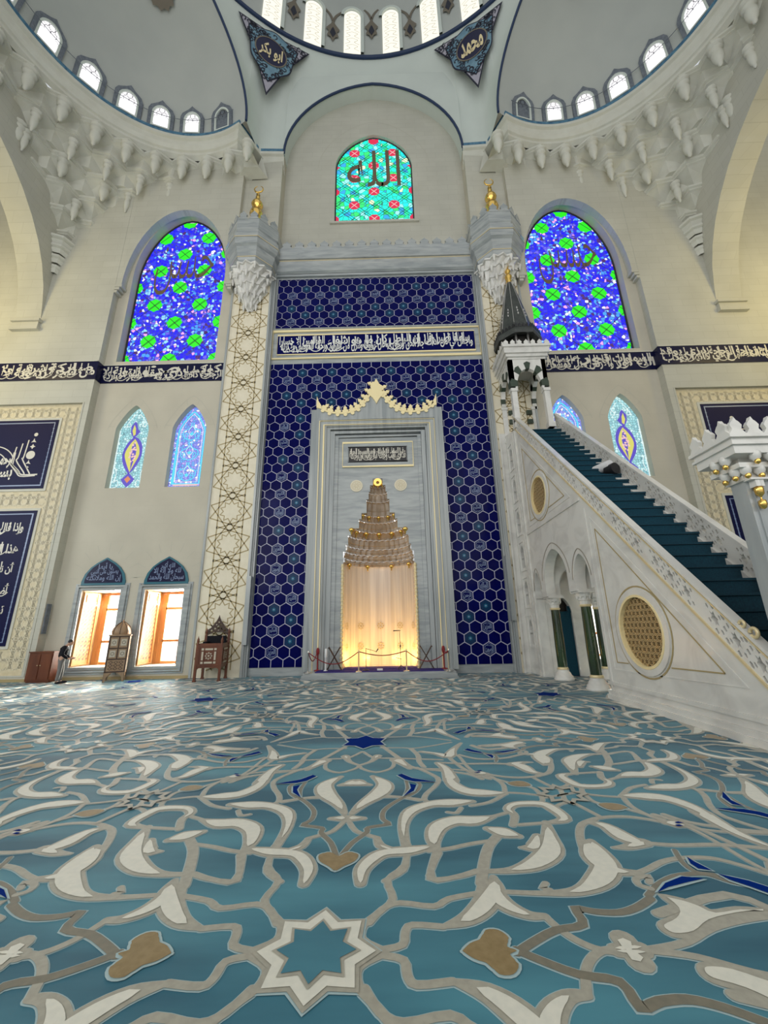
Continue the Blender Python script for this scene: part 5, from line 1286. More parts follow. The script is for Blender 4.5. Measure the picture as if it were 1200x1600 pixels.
mb = MB(); mb.box((6.97, 16.3, 0.02), (7.63, 16.34, 2.4)); mb.box((6.92, 16.28, 2.35), (7.08, 16.38, 2.6)); mb.box((7.52, 16.28, 2.35), (7.68, 16.38, 2.6)); part(mb, 'dark_curtain', ['stair'], t)
mb = MB()
for z in nz: mb.ribbon(rect(16.85, z - 0.62, 17.45, z + 0.62), 0.05, side(XL - 0.03), 0, 0, 0.04, True)
for y in (16.3, 16.55, 17.75): mb.box((XL - 0.06, y - 0.05, 0), (XL, y + 0.05, 10.35))
part(mb, 'niche_frame', ['marble_w'], t)
mb = MB(); mb.box((6.02, 17.66, 0), (XL - 0.005, 17.97, 10.95)); mb.box((5.97, 17.6, 0), (6.05, 17.66, 10.95)); part(mb, 'rear_pilaster', ['marble_w'], t)
# carved lines of the two triangular fields, roundels
mb = MB(); sx = side(XL - 0.012)
for tri, cc, r in ((((15.85, 9.55), (12.1, 5.8), (15.85, 5.8)), (14.5, 6.69), 0.98), (((11.1, 4.85), (7.1, 0.85), (11.1, 0.75)), (9.65, 1.72), 1.02)):
    for k, w in ((1.0, 0.05), (0.86, 0.025)):
        g = (sum(p[0] for p in tri) / 3, sum(p[1] for p in tri) / 3); T = [(g[0] + (p[0] - g[0]) * k, g[1] + (p[1] - g[1]) * k) for p in tri]
        if k == 1.0: mb.ribbon(T, w, sx, 0, 1, 0.02, True)
        else:
            for i in range(3):
                a, b = T[i], T[(i + 1) % 3]; seg = []
                for q in range(41):
                    p = (a[0] + (b[0] - a[0]) * q / 40, a[1] + (b[1] - a[1]) * q / 40)
                    if math.hypot(p[0] - cc[0], p[1] - cc[1]) > r: seg.append(p)
                    else:
                        if len(seg) > 1: mb.ribbon([seg[0], seg[-1]], w, sx, 0, 0, 0.02)
                        seg = []
                if len(seg) > 1: mb.ribbon([seg[0], seg[-1]], w, sx, 0, 0, 0.02)
    mb.ribbon(circ(cc[0], cc[1], r, 40), 0.035, sx, 0, 0, 0.02, True)
mb.box((XL - 0.04, 11.5, 5.5), (XL, 16.2, 5.62), 1); mb.box((XL - 0.02, 11.3, 0.3), (XL, 11.36, 5.2), 1)
for z, o in ((0.0, 0.1), (0.12, 0.06), (0.36, 0.03)): mb.box((XL - o, 6.3, z), (XL, 11.5, z + 0.12 - z * 0.1), 1)
part(mb, 'carved_mouldings', ['tan_line', 'marble_w'], t)
for cc, R, lb in (((9.65, 1.72), 0.8, 'lower'), ((14.5, 6.69), 0.72, 'upper')):
    mb = MB(); mb.plate([circ(cc[0], cc[1], R + 0.03, 36), circ(cc[0], cc[1], R - 0.03, 36)], sl, -0.05, 0.1); rd = part(mb, 'roundel', ['crest'], t)
    mb = MB(); mb.plate([circ(cc[0], cc[1], R + 0.17, 36), circ(cc[0], cc[1], R + 0.03, 36)], sl, -0.04, 0.05); part(mb, 'marble_ring', ['marble_w'], rd)
    mb = MB(); mb.flat(circ(cc[0], cc[1], R, 36), side(XL + 0.15), 0); part(mb, 'hollow_shade', ['hole'], rd)  # dark disc stands in for the shade behind the grille
    mb = MB(); h = 0.155
    for j in range(-7, 8):
        for i in range(-7, 8):
            x = cc[0] + i * h + (h / 2 if j % 2 else 0); z = cc[1] + j * h * 0.866
            if math.hypot(x - cc[0], z - cc[1]) < R - 0.08:
                mb.ribbon(star(x, z, 0.09, 0.052, 6), 0.02, side(XL), 0.03, 0, 0.08, True)
            elif math.hypot(x - cc[0], z - cc[1]) < R + 0.02: mb.plate([circ(x, z, 0.05, 6)], side(XL), 0.04, 0.08)
    part(mb, 'grille', ['lattice_gold'], rd)
# parapets with pierced star work
def parapet(X, d, nm):
    L = 9.9 * math.sqrt(2); c45 = math.sqrt(0.5)
    def fr(u, v, w): return (X + d * w, 6.45 + u * c45, LZ(6.45) + u * c45 + v)     # v vertical
    p = MB(); outer = [(0, 0), (L, 0), (L, 0.66), (0, 0.66)]; n = 8; w = L / n; holes = []
    for k in range(n):
        u0 = k * w + 0.12
        for j in range(3):
            cx = u0 + (w - 0.24) * (j + 0.5) / 3; cz = 0.33
            holes.append([(a, b) for a, b in star(cx, cz, 0.13, 0.075, 6)])
            for sx_, sz_, r_ in ((0, 1, 0.055), (0, -1, 0.055)): holes.append(circ(cx, cz + sz_ * 0.215, r_, 4))
            for sx_ in (-1, 1):
                for sz_ in (-1, 1): holes.append(circ(cx + sx_ * 0.155, cz + sz_ * 0.125, 0.042, 5, sx_ * 0.4))
            if j < 2:
                for dz_ in (-0.2, 0, 0.2): holes.append(circ(cx + (w - 0.24) / 6, cz + dz_, 0.052, 6 if dz_ else 4))
    p.plate([outer] + holes, fr, 0, 0.14, 0); par = part(p, nm, ['marble_w'], t)
    q = MB(); q.plate([[(-0.05, 0.63), (L, 0.63), (L, 0.7), (-0.05, 0.7)]], fr, -0.02, 0.16); part(q, 'handrail', ['marble_w'], par)
    q = MB(); q.ribbon([(0, 0.02), (L, 0.02)], 0.06, fr, -0.03, 0, 0.0); q.ribbon([(0, 0.585), (L, 0.585)], 0.03, fr, -0.02, 0, 0.0); part(q, 'gilded_line', ['gold_line'], par)
    return par
parapet(XL, 1, 'parapet')
parapet(XR, -1, 'parapet')
# steps with teal carpet
mb = MB(); n = 30
for k in range(n):
    y = 6.5 + (16.2 - 6.5) * k / n; dy = (16.2 - 6.5) / n; z = y - 6.0 + 0.15
    mb.box((XL + 0.14, y, z - 0.45), (XR - 0.14, y + dy, z + dy * 0.55)); mb.box((XL + 0.14, y - 0.035, z + dy * 0.55 - 0.05), (XR - 0.14, y + dy, z + dy * 0.55))
part(mb, 'stair_treads', ['stair'], t)
# green marble columns of the passage
for (x, y) in ((6.62, 12.84), (6.62, 15.26), (8.2, 12.84), (8.2, 15.26)):
    mb = MB(); mb.lathe([(0.165, 0.42), (0.17, 1.2), (0.15, 2.42)], (x, y, 0), 20); col = part(mb, 'column', ['green_marble'], t)
    mb = MB(); mb.lathe([(0.0, 0.0), (0.34, 0.0), (0.34, 0.07), (0.31, 0.1), (0.31, 0.15), (0.27, 0.18), (0.24, 0.26), (0.2, 0.3), (0.2, 0.36)], (x, y, 0), 24); part(mb, 'base', ['marble_w'], col)
    mb = MB(); mb.lathe([(0.19, 0.36), (0.2, 0.38), (0.18, 0.42), (0.17, 0.44)], (x, y, 0), 20); mb.lathe([(0.15, 2.42), (0.18, 2.45), (0.18, 2.48), (0.16, 2.5)], (x, y, 0), 20); part(mb, 'bronze_ring', ['gold_line'], col)
    mb = MB(); mb.lathe([(0.16, 2.5), (0.17, 2.6), (0.2, 2.62), (0.2, 2.7), (0.24, 2.74), (0.26, 2.86)], (x, y, 0), 12, 0, smooth=False); mb.box((x - 0.28, y - 0.28, 2.84), (x + 0.28, y + 0.28, 2.95))
    for k in range(10): a = 2 * PI * k / 10; mb.lathe([(0, -0.12), (0.03, -0.08), (0.035, 0.0)], (x + 0.22 * cos(a), y + 0.22 * sin(a), 2.76), 6)
    part(mb, 'capital', ['marble_w'], col)
# cross walls between front and rear columns
mb = MB()
for y in (12.84, 15.26):
    a = [(x, z) for x, z in arch(6.85, 7.6, 2.95, 3.3, 3.9, 0.25, 8)][2:]
    mb.plate([[(XL + 0.3, 2.95), (6.85, 2.95)] + a[::-1] + [(7.6, 2.95), (XR - 0.3, 2.95), (XR - 0.3, 5.0), (XL + 0.3, 5.0)]], front(y - 0.15), 0, 0.3)
part(mb, 'cross_arch', ['marble_w'], t)
# ---- kiosk at the head of the stair
KY0, KY1, KZ, XK = 16.0, 17.9, 10.4, 8.02
mb = MB()
for x, y in ((XL + 0.12, KY0 + 0.12), (XK - 0.12, KY0 + 0.12), (XL + 0.12, KY1 - 0.12), (XK - 0.12, KY1 - 0.12)):
    mb.box((x - 0.12, y - 0.12, KZ), (x + 0.12, y + 0.12, 12.35)); mb.box((x - 0.16, y - 0.16, 12.25), (x + 0.16, y + 0.16, 12.4)); mb.box((x - 0.16, y - 0.16, KZ), (x + 0.16, y + 0.16, KZ + 0.25))
part(mb, 'kiosk_post', ['marble_w'], t)
def kiosk_face(fr, a, b, nm):
    c = (a + b) / 2; h = (b - a) / 2 - 0.3; zs, za = 12.5, 13.45; k = MB()
    L = [(c + h * cos(PI * i / 20), zs + (za - zs) * sin(PI * i / 20)) for i in range(21)]
    k.plate([[(a, 12.4), (c - h, 12.4)] + L[::-1] + [(c + h, 12.4), (b, 12.4), (b, 14.0), (a, 14.0)]], fr, 0, 0.2, 0)
    f = part(k, nm, ['marble_w'], t); g = MB()
    for q in range(-1, 10):
        if q % 2: continue
        a0 = PI * max(q, -0.4) / 9 + 0.05; a1 = PI * min(q + 1, 9.4) / 9 + 0.02 
        if q < 0: continue
        a0 = PI * (q + 0.1) / 9; a1 = PI * (q + 0.95) / 9
        g.plate([[(c + h * cos(a0), zs + 0.95 * sin(a0)), (c + (h + 0.3) * cos(a0 - 0.03), zs + 1.27 * sin(a0 - 0.03)), (c + (h + 0.34) * cos((a0 + a1) / 2), zs + 1.33 * sin((a0 + a1) / 2)), (c + (h + 0.3) * cos(a1 + 0.03), zs + 1.27 * sin(a1 + 0.03)), (c + h * cos(a1), zs + 0.95 * sin(a1))]], fr, -0.02, 0.2)
    part(g, 'green_voussoir', ['green_stone'], f)
kiosk_face(front(KY0), XL, XK, 'front_arch')
kiosk_face(lambda u, v, w: (XL + w, u, v), KY0, KY1, 'side_arch'); kiosk_face(lambda u, v, w: (XK - w, u, v), KY0, KY1, 'side_arch')
mb = MB()
for x in (XL + 0.42, XK - 0.42):
    for z in (11.45, 11.95): mb.box((x - 0.13, 17.55, z), (x + 0.13, 17.8, z + 0.22))
part(mb, 'green_block', ['green_stone'], t)
mb = MB(); mb.box((XL + 0.3, 17.8, KZ), (XK - 0.3, 17.86, 13.9)); kb = part(mb, 'tiled_back', ['navy_dk'], t)
mb = MB(); rnd = random.Random(5)
for j in range(14):
    for i in range(5): mb.ribbon(circ(XL + 0.45 + 0.24 * i + (0.12 if j % 2 else 0), KZ + 0.2 + 0.22 * j, 0.065, 8), 0.02, front(17.79), 0, 0, None, True)
part(mb, 'ring_pattern', ['script_b'], kb)
mb = MB()
for z0, z1, o in ((13.95, 14.05, 0.03), (14.05, 14.2, 0.12), (14.2, 14.5, 0.2), (14.5, 14.62, 0.27)): mb.box((XL - o, KY0 - o, z0), (XK + o, min(KY1 + o, 18.0), z1))
co = part(mb, 'kiosk_cornice', ['marble_w'], t)
mb = MB(); crest_row(mb, front(KY0 - 0.25), XL - 0.25, XK + 0.25, 14.6, 0.3, 0.3, 0, 0.06); crest_row(mb, lambda u, v, w: (XL - 0.25 + w, u, v), KY0 - 0.25, 17.9, 14.6, 0.3, 0.3, 0, 0.06)
crest_row(mb, lambda u, v, w: (XK + 0.25 - w, u, v), KY0 - 0.25, 17.9, 14.6, 0.3, 0.3, 0, 0.06); part(mb, 'cresting', ['marble_w'], co)
cx, cy = 7.18, 16.9; e = PI / 8
mb = MB(); mb.lathe([(0.8, 14.6), (0.8, 14.75), (0.72, 14.75)], (cx, cy, 0), 8, 0, e, 2 * PI + e, False)
for k in range(8): a = PI / 8 + k * PI / 4; mb.tube([(cx + 0.76 * cos(a), cy + 0.76 * sin(a), 14.7), (cx + 0.76 * cos(a), cy + 0.76 * sin(a), 15.7)], 0.06, 0, 6)
part(mb, 'lantern_post', ['silver'], t)
mb = MB(); mb.lathe([(0.62, 14.6), (0.62, 15.7)], (cx, cy, 0), 8, 0, e, 2 * PI + e, False); part(mb, 'lantern_core', ['hole'], t)  # dark core stands in for shade between the lantern posts
mb = MB(); mb.lathe([(0.7, 15.55), (1.12, 15.4), (1.16, 15.55), (1.12, 15.75), (1.0, 15.85), (0.86, 15.95), (0.8, 16.2), (0.66, 17.0), (0.45, 18.0), (0.22, 19.0), (0.12, 19.4)], (cx, cy, 0), 8, 0, e, 2 * PI + e, False)
sp = part(mb, 'spire', ['cone'], t)
mb = MB()
for k in range(8):
    a = PI / 8 + k * PI / 4; mb.tube([(cx + r * cos(a), cy + r * sin(a), z) for r, z in ((0.83, 16.2), (0.68, 17.0), (0.47, 18.0), (0.24, 19.0), (0.13, 19.4))], 0.018, 0, 5)
    a2 = a + PI / 8; c8 = cos(PI / 8)
    for z, r in ((16.9, 0.68), (17.1, 0.64), (17.3, 0.6)): mb.lathe([(0, -0.09), (0.05, 0), (0, 0.09)], (cx + r * c8 * cos(a2), cy + r * c8 * sin(a2), z), 5)
part(mb, 'silver_ribs', ['silver'], sp)
mb = MB()
for k in range(8):
    a = k * PI / 4; r = 1.12 * cos(PI / 8); P0 = Vector((cx + r * cos(a), cy + r * sin(a), 0)); nn = Vector((cos(a), sin(a), 0)); tt = Vector((-nn.y, nn.x, 0))
    crest_row(mb, lambda u, v, w, P0=P0, nn=nn, tt=tt: tuple(P0 + tt * u + nn * (-w) + Vector((0, 0, v))), -0.45, 0.45, 15.7, 0.18, 0.26, -0.02, 0.03)
part(mb, 'eave_cresting', ['blackm'], sp)
mb = MB(); mb.lathe([(0.12, 19.4), (0.16, 19.5), (0.12, 19.6), (0.17, 19.7), (0.19, 19.82), (0.12, 19.95), (0.09, 20.02), (0.14, 20.1), (0.15, 20.2), (0.08, 20.32), (0.05, 20.4), (0.08, 20.5), (0.0, 20.7)], (cx, cy, 0), 14); part(mb, 'gilded_finial', ['gold'], sp)
# ---- gate at the foot of the stair
GX0, GX1, GY0, GY1 = 6.27, 8.4, 6.1, 6.37
mb = MB(); mb.box((GX0, GY0, 0), (GX0 + 0.42, GY1, 4.1)); mb.box((GX1 - 0.42, GY0, 0), (GX1, GY1, 4.1)); mb.box((GX0 + 0.42, GY0 + 0.04, 3.2), (GX1 - 0.42, GY1 - 0.04, 4.08))
for x in (GX0, GX1 - 0.42):
    for z0, z1, o in ((0, 0.15, 0.06), (0.15, 0.3, 0.03)): mb.box((x - o, GY0 - o, z0), (x + 0.42 + o, GY1 + o, z1))
    mb.ribbon([(x + 0.1, 0.4), (x + 0.1, 3.9)], 0.03, front(GY0 - 0.02), 0, 0, 0.02); mb.ribbon([(x + 0.33, 0.4), (x + 0.33, 3.9)], 0.03, front(GY0 - 0.02), 0, 0, 0.02)
gt = part(mb, 'gate_frame', ['marble_v'], t)
mb = MB(); mb.ribbon(rect(6.8, 0.1, 7.87, 3.9), 0.08, front(GY0 - 0.03), 0, 0, 0.03, True); part(mb, 'green_border', ['green_stone'], gt)
mb = MB()
for z0, z1, o in ((4.08, 4.16, 0.04), (4.26, 4.34, 0.16), (4.46, 4.6, 0.26), (4.6, 4.64, 0.3), (4.64, 4.72, 0.27), (4.72, 4.78, 0.32)): mb.box((GX0 - o, GY0 - o, z0), (GX1 + o, GY1 + o, z1))
mb.box((GX0 - 0.03, GY0 - 0.03, 4.12), (GX1 + 0.03, GY1 + 0.03, 4.7))
for j, (z, o) in enumerate(((4.22, 0.09), (4.42, 0.2))):
    for i in range(11):
        x = GX0 - 0.02 + 0.22 * i + 0.11 * j; mb.lathe([(0.03, -0.08), (0.075, -0.02), (0.085, 0.06), (0.06, 0.1)], (x, GY0 - o, z), 8)
    for i in range(2): mb.lathe([(0.03, -0.08), (0.075, -0.02), (0.085, 0.06), (0.06, 0.1)], (GX0 - o, GY0 + 0.02 + 0.2 * i, z), 8)
part(mb, 'gate_cornice', ['marble_w'], gt)
mb = MB(); crest_row(mb, front(GY0 - 0.3), GX0 - 0.3, GX1 + 0.3, 4.78, 0.28, 0.3, 0, 0.07); crest_row(mb, lambda u, v, w: (GX0 - 0.3 + w, u, v), GY0 - 0.3, GY1 + 0.3, 4.78, 0.3, 0.3, 0, 0.07)
part(mb, 'cresting', ['marble_w'], gt)
mb = MB()
for j, (z, o) in enumerate(((4.13, 0.09), (4.33, 0.2))):
    for i in range(10): mb.lathe([(0, -0.05), (0.035, -0.03), (0.045, 0.01), (0.03, 0.04)], (GX0 - 0.02 + 0.22 * i + 0.11 * j, GY0 - o - 0.02, z), 8)
    for i in range(2): mb.lathe([(0, -0.05), (0.035, -0.03), (0.045, 0.01), (0.03, 0.04)], (GX0 - o - 0.02, GY0 + 0.02 + 0.2 * i, z), 8)
mb.lathe([(0.0, 3.58), (0.035, 3.6), (0.055, 3.66), (0.05, 3.72), (0.015, 3.74), (0.012, 3.78), (0.03, 3.8), (0.055, 3.83), (0.065, 3.9), (0.06, 3.95), (0.0, 3.95)], (GX0 + 0.12, GY0 - 0.07, 0), 12)
part(mb, 'gilded_drop', ['gold'], gt)
mb = MB(); mb.box((GX0 + 0.06, GY0 - 0.12, 3.95), (GX0 + 0.19, GY0, 4.06)); mb.lathe([(0.06, 3.95), (0.055, 4.08)], (GX0 + 0.12, GY0 - 0.07, 0), 10); mb.box((GX0 - 0.02, GY0 - 0.14, 4.06), (GX0 + 0.3, GY0, 4.09)); part(mb, 'bracket', ['marble_w'], gt)
mb = MB(); mb.tube([(XL + 0.02, 6.72 + 0.07 * cos(a / 3), 1.72 + 0.07 * sin(a / 3)) for a in range(18)], 0.03, 0, 6); mb.tube([(XL + 0.02, 6.9 + 0.05 * cos(a / 3), 1.86 + 0.05 * sin(a / 3)) for a in range(18)], 0.025, 0, 6); part(mb, 'scroll', ['gold_line'], gt)
mb = MB(); mb.box((GX0 + 0.42, GY0 + 0.15, 0.0), (GX1 - 0.42, GY0 + 0.25, 3.2)); part(mb, 'green_door_curtain', ['stair'], gt)
# small white loudspeaker clamped on the far parapet
t = thing('loudspeaker', (7.9, 12.7, 6.9), 'small white and black round loudspeaker over the pulpit stair', 'loudspeaker')
mb = MB(); mb.tube([(7.72, 12.9, 7.0), (7.95, 12.35, 7.0)], 0.17, 0, 16); part(mb, 'housing', ['whitepl'], t)
mb = MB(); mb.tube([(7.9, 12.5, 6.82), (8.0, 12.2, 6.82)], 0.19, 0, 16); part(mb, 'back_cover', ['blackm'], t)
mb = MB(); mb.tube([(7.95, 12.6, 6.4), (7.95, 12.6, 6.9)], 0.03, 0, 8); part(mb, 'bracket', ['blackm'], t)

# ================================================================== FURNITURE BY THE LEFT WINDOWS
def oriented(x, y, rz):
    T = Matrix.Translation((x, y, 0)) @ Matrix.Rotation(rz, 4, 'Z'); return T
# carved preacher's chair
T = oriented(-6.82, 17.0, math.radians(8)); root = thing('preaching_chair', (-6.82, 17.0, 0), 'carved red-brown wooden chair with inlaid panels and pierced crest before the left pier', 'chair')
def P(name, mb, mats, par=root, label=None): return part(mb, name, mats, par, label)
W2, D2 = 0.46, 0.5
for sx_, sy_, h in ((-1, -1, 1.72), (1, -1, 1.72), (-1, 1, 2.05), (1, 1, 2.05)):
    mb = MB(); x, y = sx_ * W2, sy_ * D2
    mb.box((x - 0.045, y - 0.045, 0.0), (x + 0.045, y + 0.045, h - 0.32), 0, T); mb.add(*(lambda b: (b.v, b.f))((lambda b: (b.lathe([(0.06, 0), (0.045, 0.03), (0.035, 0.06), (0.055, 0.12), (0.045, 0.2), (0.02, 0.26), (0.0, 0.34)], (x, y, h - 0.34), 10), b)[1])(MB())), 0, True, T)
    mb.box((x - 0.06, y - 0.06, 0), (x + 0.06, y + 0.06, 0.06), 0, T); P('post', mb, ['wood'])
for nm, a, b, ax in (('front_panel', -D2, 0, 0), ('side_panel', W2, 0, 1), ('side_panel', -W2, 0, 1)):
    mb = MB(); mi = MB()
    fr = (lambda u, v, w, a=a: tuple(T @ Vector((u, a + w, v)))) if ax == 0 else (lambda u, v, w, a=a: tuple(T @ Vector((a - w * (1 if a > 0 else -1), u, v))))
    hw = W2 if ax == 0 else D2
    mb.plate([[(-hw, 0.62 - 0.22), (-hw + 0.12, 0.5), (-0.12, 0.5), (0, 0.52), (0.12, 0.5), (hw - 0.12, 0.5), (hw, 0.4), (hw, 1.42), (-hw, 1.42)]], fr, -0.02, 0.02)
    for o, w in ((0.07, 0.05), (0.27, 0.03)): mb.ribbon(rect(-hw + o, 0.56 + o * 0.6, hw - o, 1.36 - o * 0.5), w, fr, -0.04, 0, 0, True)
    pn = P(nm, mb, ['wood'])
    for x in (-0.24, 0.24):
        for z in (0.7, 1.2): mi.flat(rect(x - 0.045, z - 0.04, x + 0.045, z + 0.04), fr, -0.045)
    for z in (0.7, 1.2): mi.flat(rect(-0.15, z - 0.035, 0.15, z + 0.035), fr, -0.045)
    for x in (-0.24, 0.24): mi.flat(rect(x - 0.035, 0.79, x + 0.035, 1.11), fr, -0.045)
    for k in range(8): a_ = k * PI / 4; mi.flat(star(0.11 * cos(a_), 0.95 + 0.11 * sin(a_), 0.045, 0.02, 4), fr, -0.045)
    mi.flat(star(0, 0.95, 0.05, 0.025, 8), fr, -0.045); part(mi, 'inlay', ['inlay'], pn)
mb = MB(); fr = lambda u, v, w: tuple(T @ Vector((u, D2 + w, v)))
mb.plate([[(-W2, 1.3), (W2, 1.3), (W2, 1.5), (-W2, 1.5)]], fr, -0.02, 0.02)
o = [(-0.42, 1.72), (-0.3, 1.78), (-0.15, 1.86), (0, 1.84), (0.15, 1.86), (0.3, 1.78), (0.42, 1.72), (0.42, 1.95), (0.3, 2.02), (0.22, 2.14), (0.1, 2.3), (0.04, 2.42), (0, 2.55), (-0.04, 2.42), (-0.1, 2.3), (-0.22, 2.14), (-0.3, 2.02), (-0.42, 1.95)]
hs = [circ(x, z, r, 7) for x, z, r in ((0, 2.05, 0.07), (-0.14, 1.98, 0.05), (0.14, 1.98, 0.05), (-0.27, 1.9, 0.05), (0.27, 1.9, 0.05), (0, 2.25, 0.035), (-0.09, 2.15, 0.03), (0.09, 2.15, 0.03), (-0.36, 1.84, 0.03), (0.36, 1.84, 0.03), (0, 1.92, 0.035))]
mb.plate([o] + hs, fr, -0.02, 0.02); P('pierced_crest', mb, ['wood_dk'])
mb = MB(); mb.box((-W2 + 0.05, -D2 + 0.05, 0.9), (W2 - 0.05, D2 - 0.05, 0.96), 0, T); P('seat', mb, ['wood'])
mb = MB(); mb.box((-W2 + 0.08, D2 - 0.16, 0.96), (W2 - 0.08, D2 - 0.04, 1.7), 0, T); mb.box((-W2 + 0.06, -0.1, 1.3), (-W2 + 0.2, D2 - 0.1, 1.48), 0, T); P('black_cushion', mb, ['jacket'])
# domed inlaid cabinet
T2 = oriented(-10.85, 17.2, math.radians(27)); rc = thing('domed_cabinet', (-10.85, 17.2, 0), 'tall tan wooden cabinet with inlaid panels and a small dome, between the two sunlit windows', 'cabinet')
hx, hy = 0.36, 0.33
mb = MB(); mb.box((-hx, -hy, 0.35), (hx, hy, 1.78), 0, T2); mb.box((-hx - 0.03, -hy - 0.03, 1.76), (hx + 0.03, hy + 0.03, 1.82), 0, T2); body = part(mb, 'body', ['wood_tan'], rc)
for x in (-hx, hx):
    for y in (-hy, hy):
        mb = MB(); sx_, sy_ = (1 if x > 0 else -1), (1 if y > 0 else -1)
        mb.plate([[(x, 0.0), (x - sx_ * 0.07, 0.0), (x - sx_ * 0.09, 0.16), (x - sx_ * 0.2, 0.3), (x - sx_ * 0.34, 0.36), (x, 0.36)]], lambda u, v, w, y=y, sy_=sy_: tuple(T2 @ Vector((u, y - sy_ * w, v))), 0, 0.03)
        mb.plate([[(y, 0.0), (y - sy_ * 0.07, 0.0), (y - sy_ * 0.09, 0.16), (y - sy_ * 0.18, 0.3), (y - sy_ * 0.31, 0.36), (y, 0.36)]], lambda u, v, w, x=x, sx_=sx_: tuple(T2 @ Vector((x - sx_ * w, u, v))), 0, 0.03); part(mb, 'leg', ['wood_tan'], rc)
mb = MB(); mi = MB(); ff = lambda u, v, w: tuple(T2 @ Vector((u, -hy + w, v))); fs = lambda u, v, w: tuple(T2 @ Vector((hx - w, u, v)))
for z in (0.38, 0.86, 1.28, 1.74): mb.ribbon([(-hx, z), (hx, z)], 0.05, ff, -0.012, 0, 0)
for x in (-hx + 0.03, 0, hx - 0.03): mb.ribbon([(x, 0.86 if x == 0 else 0.36), (x, 1.76)], 0.05, ff, -0.012, 0, 0)
for x in (-0.17, 0.17):
    for z in (1.07, 1.51):
        mi.flat(rect(x - 0.1, z - 0.13, x + 0.1, z + 0.13), ff, -0.008); mb.ribbon(circ(x, z, 0.06, 8), 0.015, ff, -0.012, 0, None, True)
for z in (0.5, 0.62, 0.74):
    for x in (-0.18, 0, 0.18): mb.ribbon([(x - 0.07, z), (x, z + 0.05), (x + 0.07, z), (x, z - 0.05)], 0.018, ff, -0.012, 0, None, True)
mi.plate([rect(-0.26, 0.45, 0.26, 1.7)], fs, -0.01, 0)
for z in (0.65, 1.07, 1.49): mb.ribbon(circ(0, z, 0.14, 10), 0.03, fs, -0.015, 0, None, True); mb.ribbon(circ(0, z, 0.06, 8), 0.02, fs, -0.015, 0, None, True)
mb.ribbon(rect(-0.2, 0.5, 0.2, 1.65), 0.015, fs, -0.014, 0, None, True)
part(mb, 'dark_moulding', ['wood_dk'], body); part(mi, 'inlay', ['inlay'], body)
mb = MB(); mb.lathe([(0.34, 1.82), (0.35, 1.88), (0.345, 1.95), (0.32, 2.05), (0.25, 2.17), (0.14, 2.27), (0.05, 2.33), (0.02, 2.38), (0.0, 2.46)], (-10.85, 17.2, 0), 8, 0, PI / 8, 2 * PI + PI / 8, True); dm = part(mb, 'dome', ['wood_tan'], rc)
mb = MB()
for k in range(8): a = PI / 8 + PI / 4 * k; mb.tube([(-10.85 + r * cos(a), 17.2 + r * sin(a), z) for r, z in ((0.35, 1.84), (0.35, 1.95), (0.325, 2.05), (0.255, 2.17), (0.145, 2.27), (0.05, 2.34))], 0.012, 0, 5)
part(mb, 'dome_ribs', ['wood_dk'], dm)
# plain low cabinet behind the person
rc = thing('low_cabinet', (-13.95, 17.3, 0), 'plain red-brown wooden cabinet against the wall behind the person', 'cabinet')
mb = MB(); mb.box((-14.4, 17.0, 0.05), (-13.4, 17.55, 1.15)); part(mb, 'body', ['wood'], rc)
mb = MB(); mb.box((-14.43, 16.97, 1.15), (-13.37, 17.58, 1.2)); mb.box((-14.36, 17.03, 0), (-13.44, 17.5, 0.05)); part(mb, 'top', ['wood'], rc)
mb = MB(); mb.box((-14.35, 16.98, 0.12), (-13.92, 17.0, 1.1)); mb.box((-13.88, 16.98, 0.12), (-13.45, 17.0, 1.1)); dr = part(mb, 'door', ['wood'], rc)
mb = MB(); mb.lathe([(0, 0), (0.02, 0.0), (0.02, 0.03), (0, 0.03)], (-13.96, 16.96, 0.65), 8); mb.lathe([(0, 0), (0.02, 0.0), (0.02, 0.03), (0, 0.03)], (-13.84, 16.96, 0.65), 8); part(mb, 'knob', ['gold_line'], dr)
# marble posts beside the tiled wall, and the small grey wall box
mb = MB(); mb.box((-5.85, 17.5, 1.3), (-5.65, 17.74, 4.2)); tag(mb.build('slim_marble_post', 'marble_v'), 'slim pale marble strip at the left edge of the tiles, above the carved chair', 'strip')
mb = MB(); mb.box((5.65, 17.5, 2.1), (5.85, 17.74, 4.9)); tag(mb.build('slim_marble_post', 'marble_v'), 'slim pale marble strip between the right tiles and the pulpit', 'strip')
mb = MB(); mb.box((-14.5, 17.42, 1.9), (-14.44, 17.62, 3.15)); tag(mb.build('wall_vent', 'frame_grey'), 'narrow grey vent in the corner wall left of the windows', 'vent')

# ================================================================== THE PERSON
def skin_mesh(name, pts, edges, radii, root_i=0, lv=2):
    me = bpy.data.meshes.new(name); me.from_pydata(pts, edges, []); o = bpy.data.objects.new(name, me); C.objects.link(o)
    md = o.modifiers.new('s', 'SKIN'); md.use_smooth_shade = True
    for i, r in enumerate(radii):
        v = me.skin_vertices[0].data[i]; v.radius = (r if isinstance(r, tuple) else (r, r)); v.use_root = (i == root_i)
    sb = o.modifiers.new('b', 'SUBSURF'); sb.levels = lv; sb.render_levels = lv
    dg = bpy.context.evaluated_depsgraph_get(); dg.update()
    m2 = bpy.data.meshes.new_from_object(o.evaluated_get(dg)); bpy.data.objects.remove(o)
    for p in m2.polygons: p.use_smooth = True
    return m2
PX, PY = -12.72, 16.62
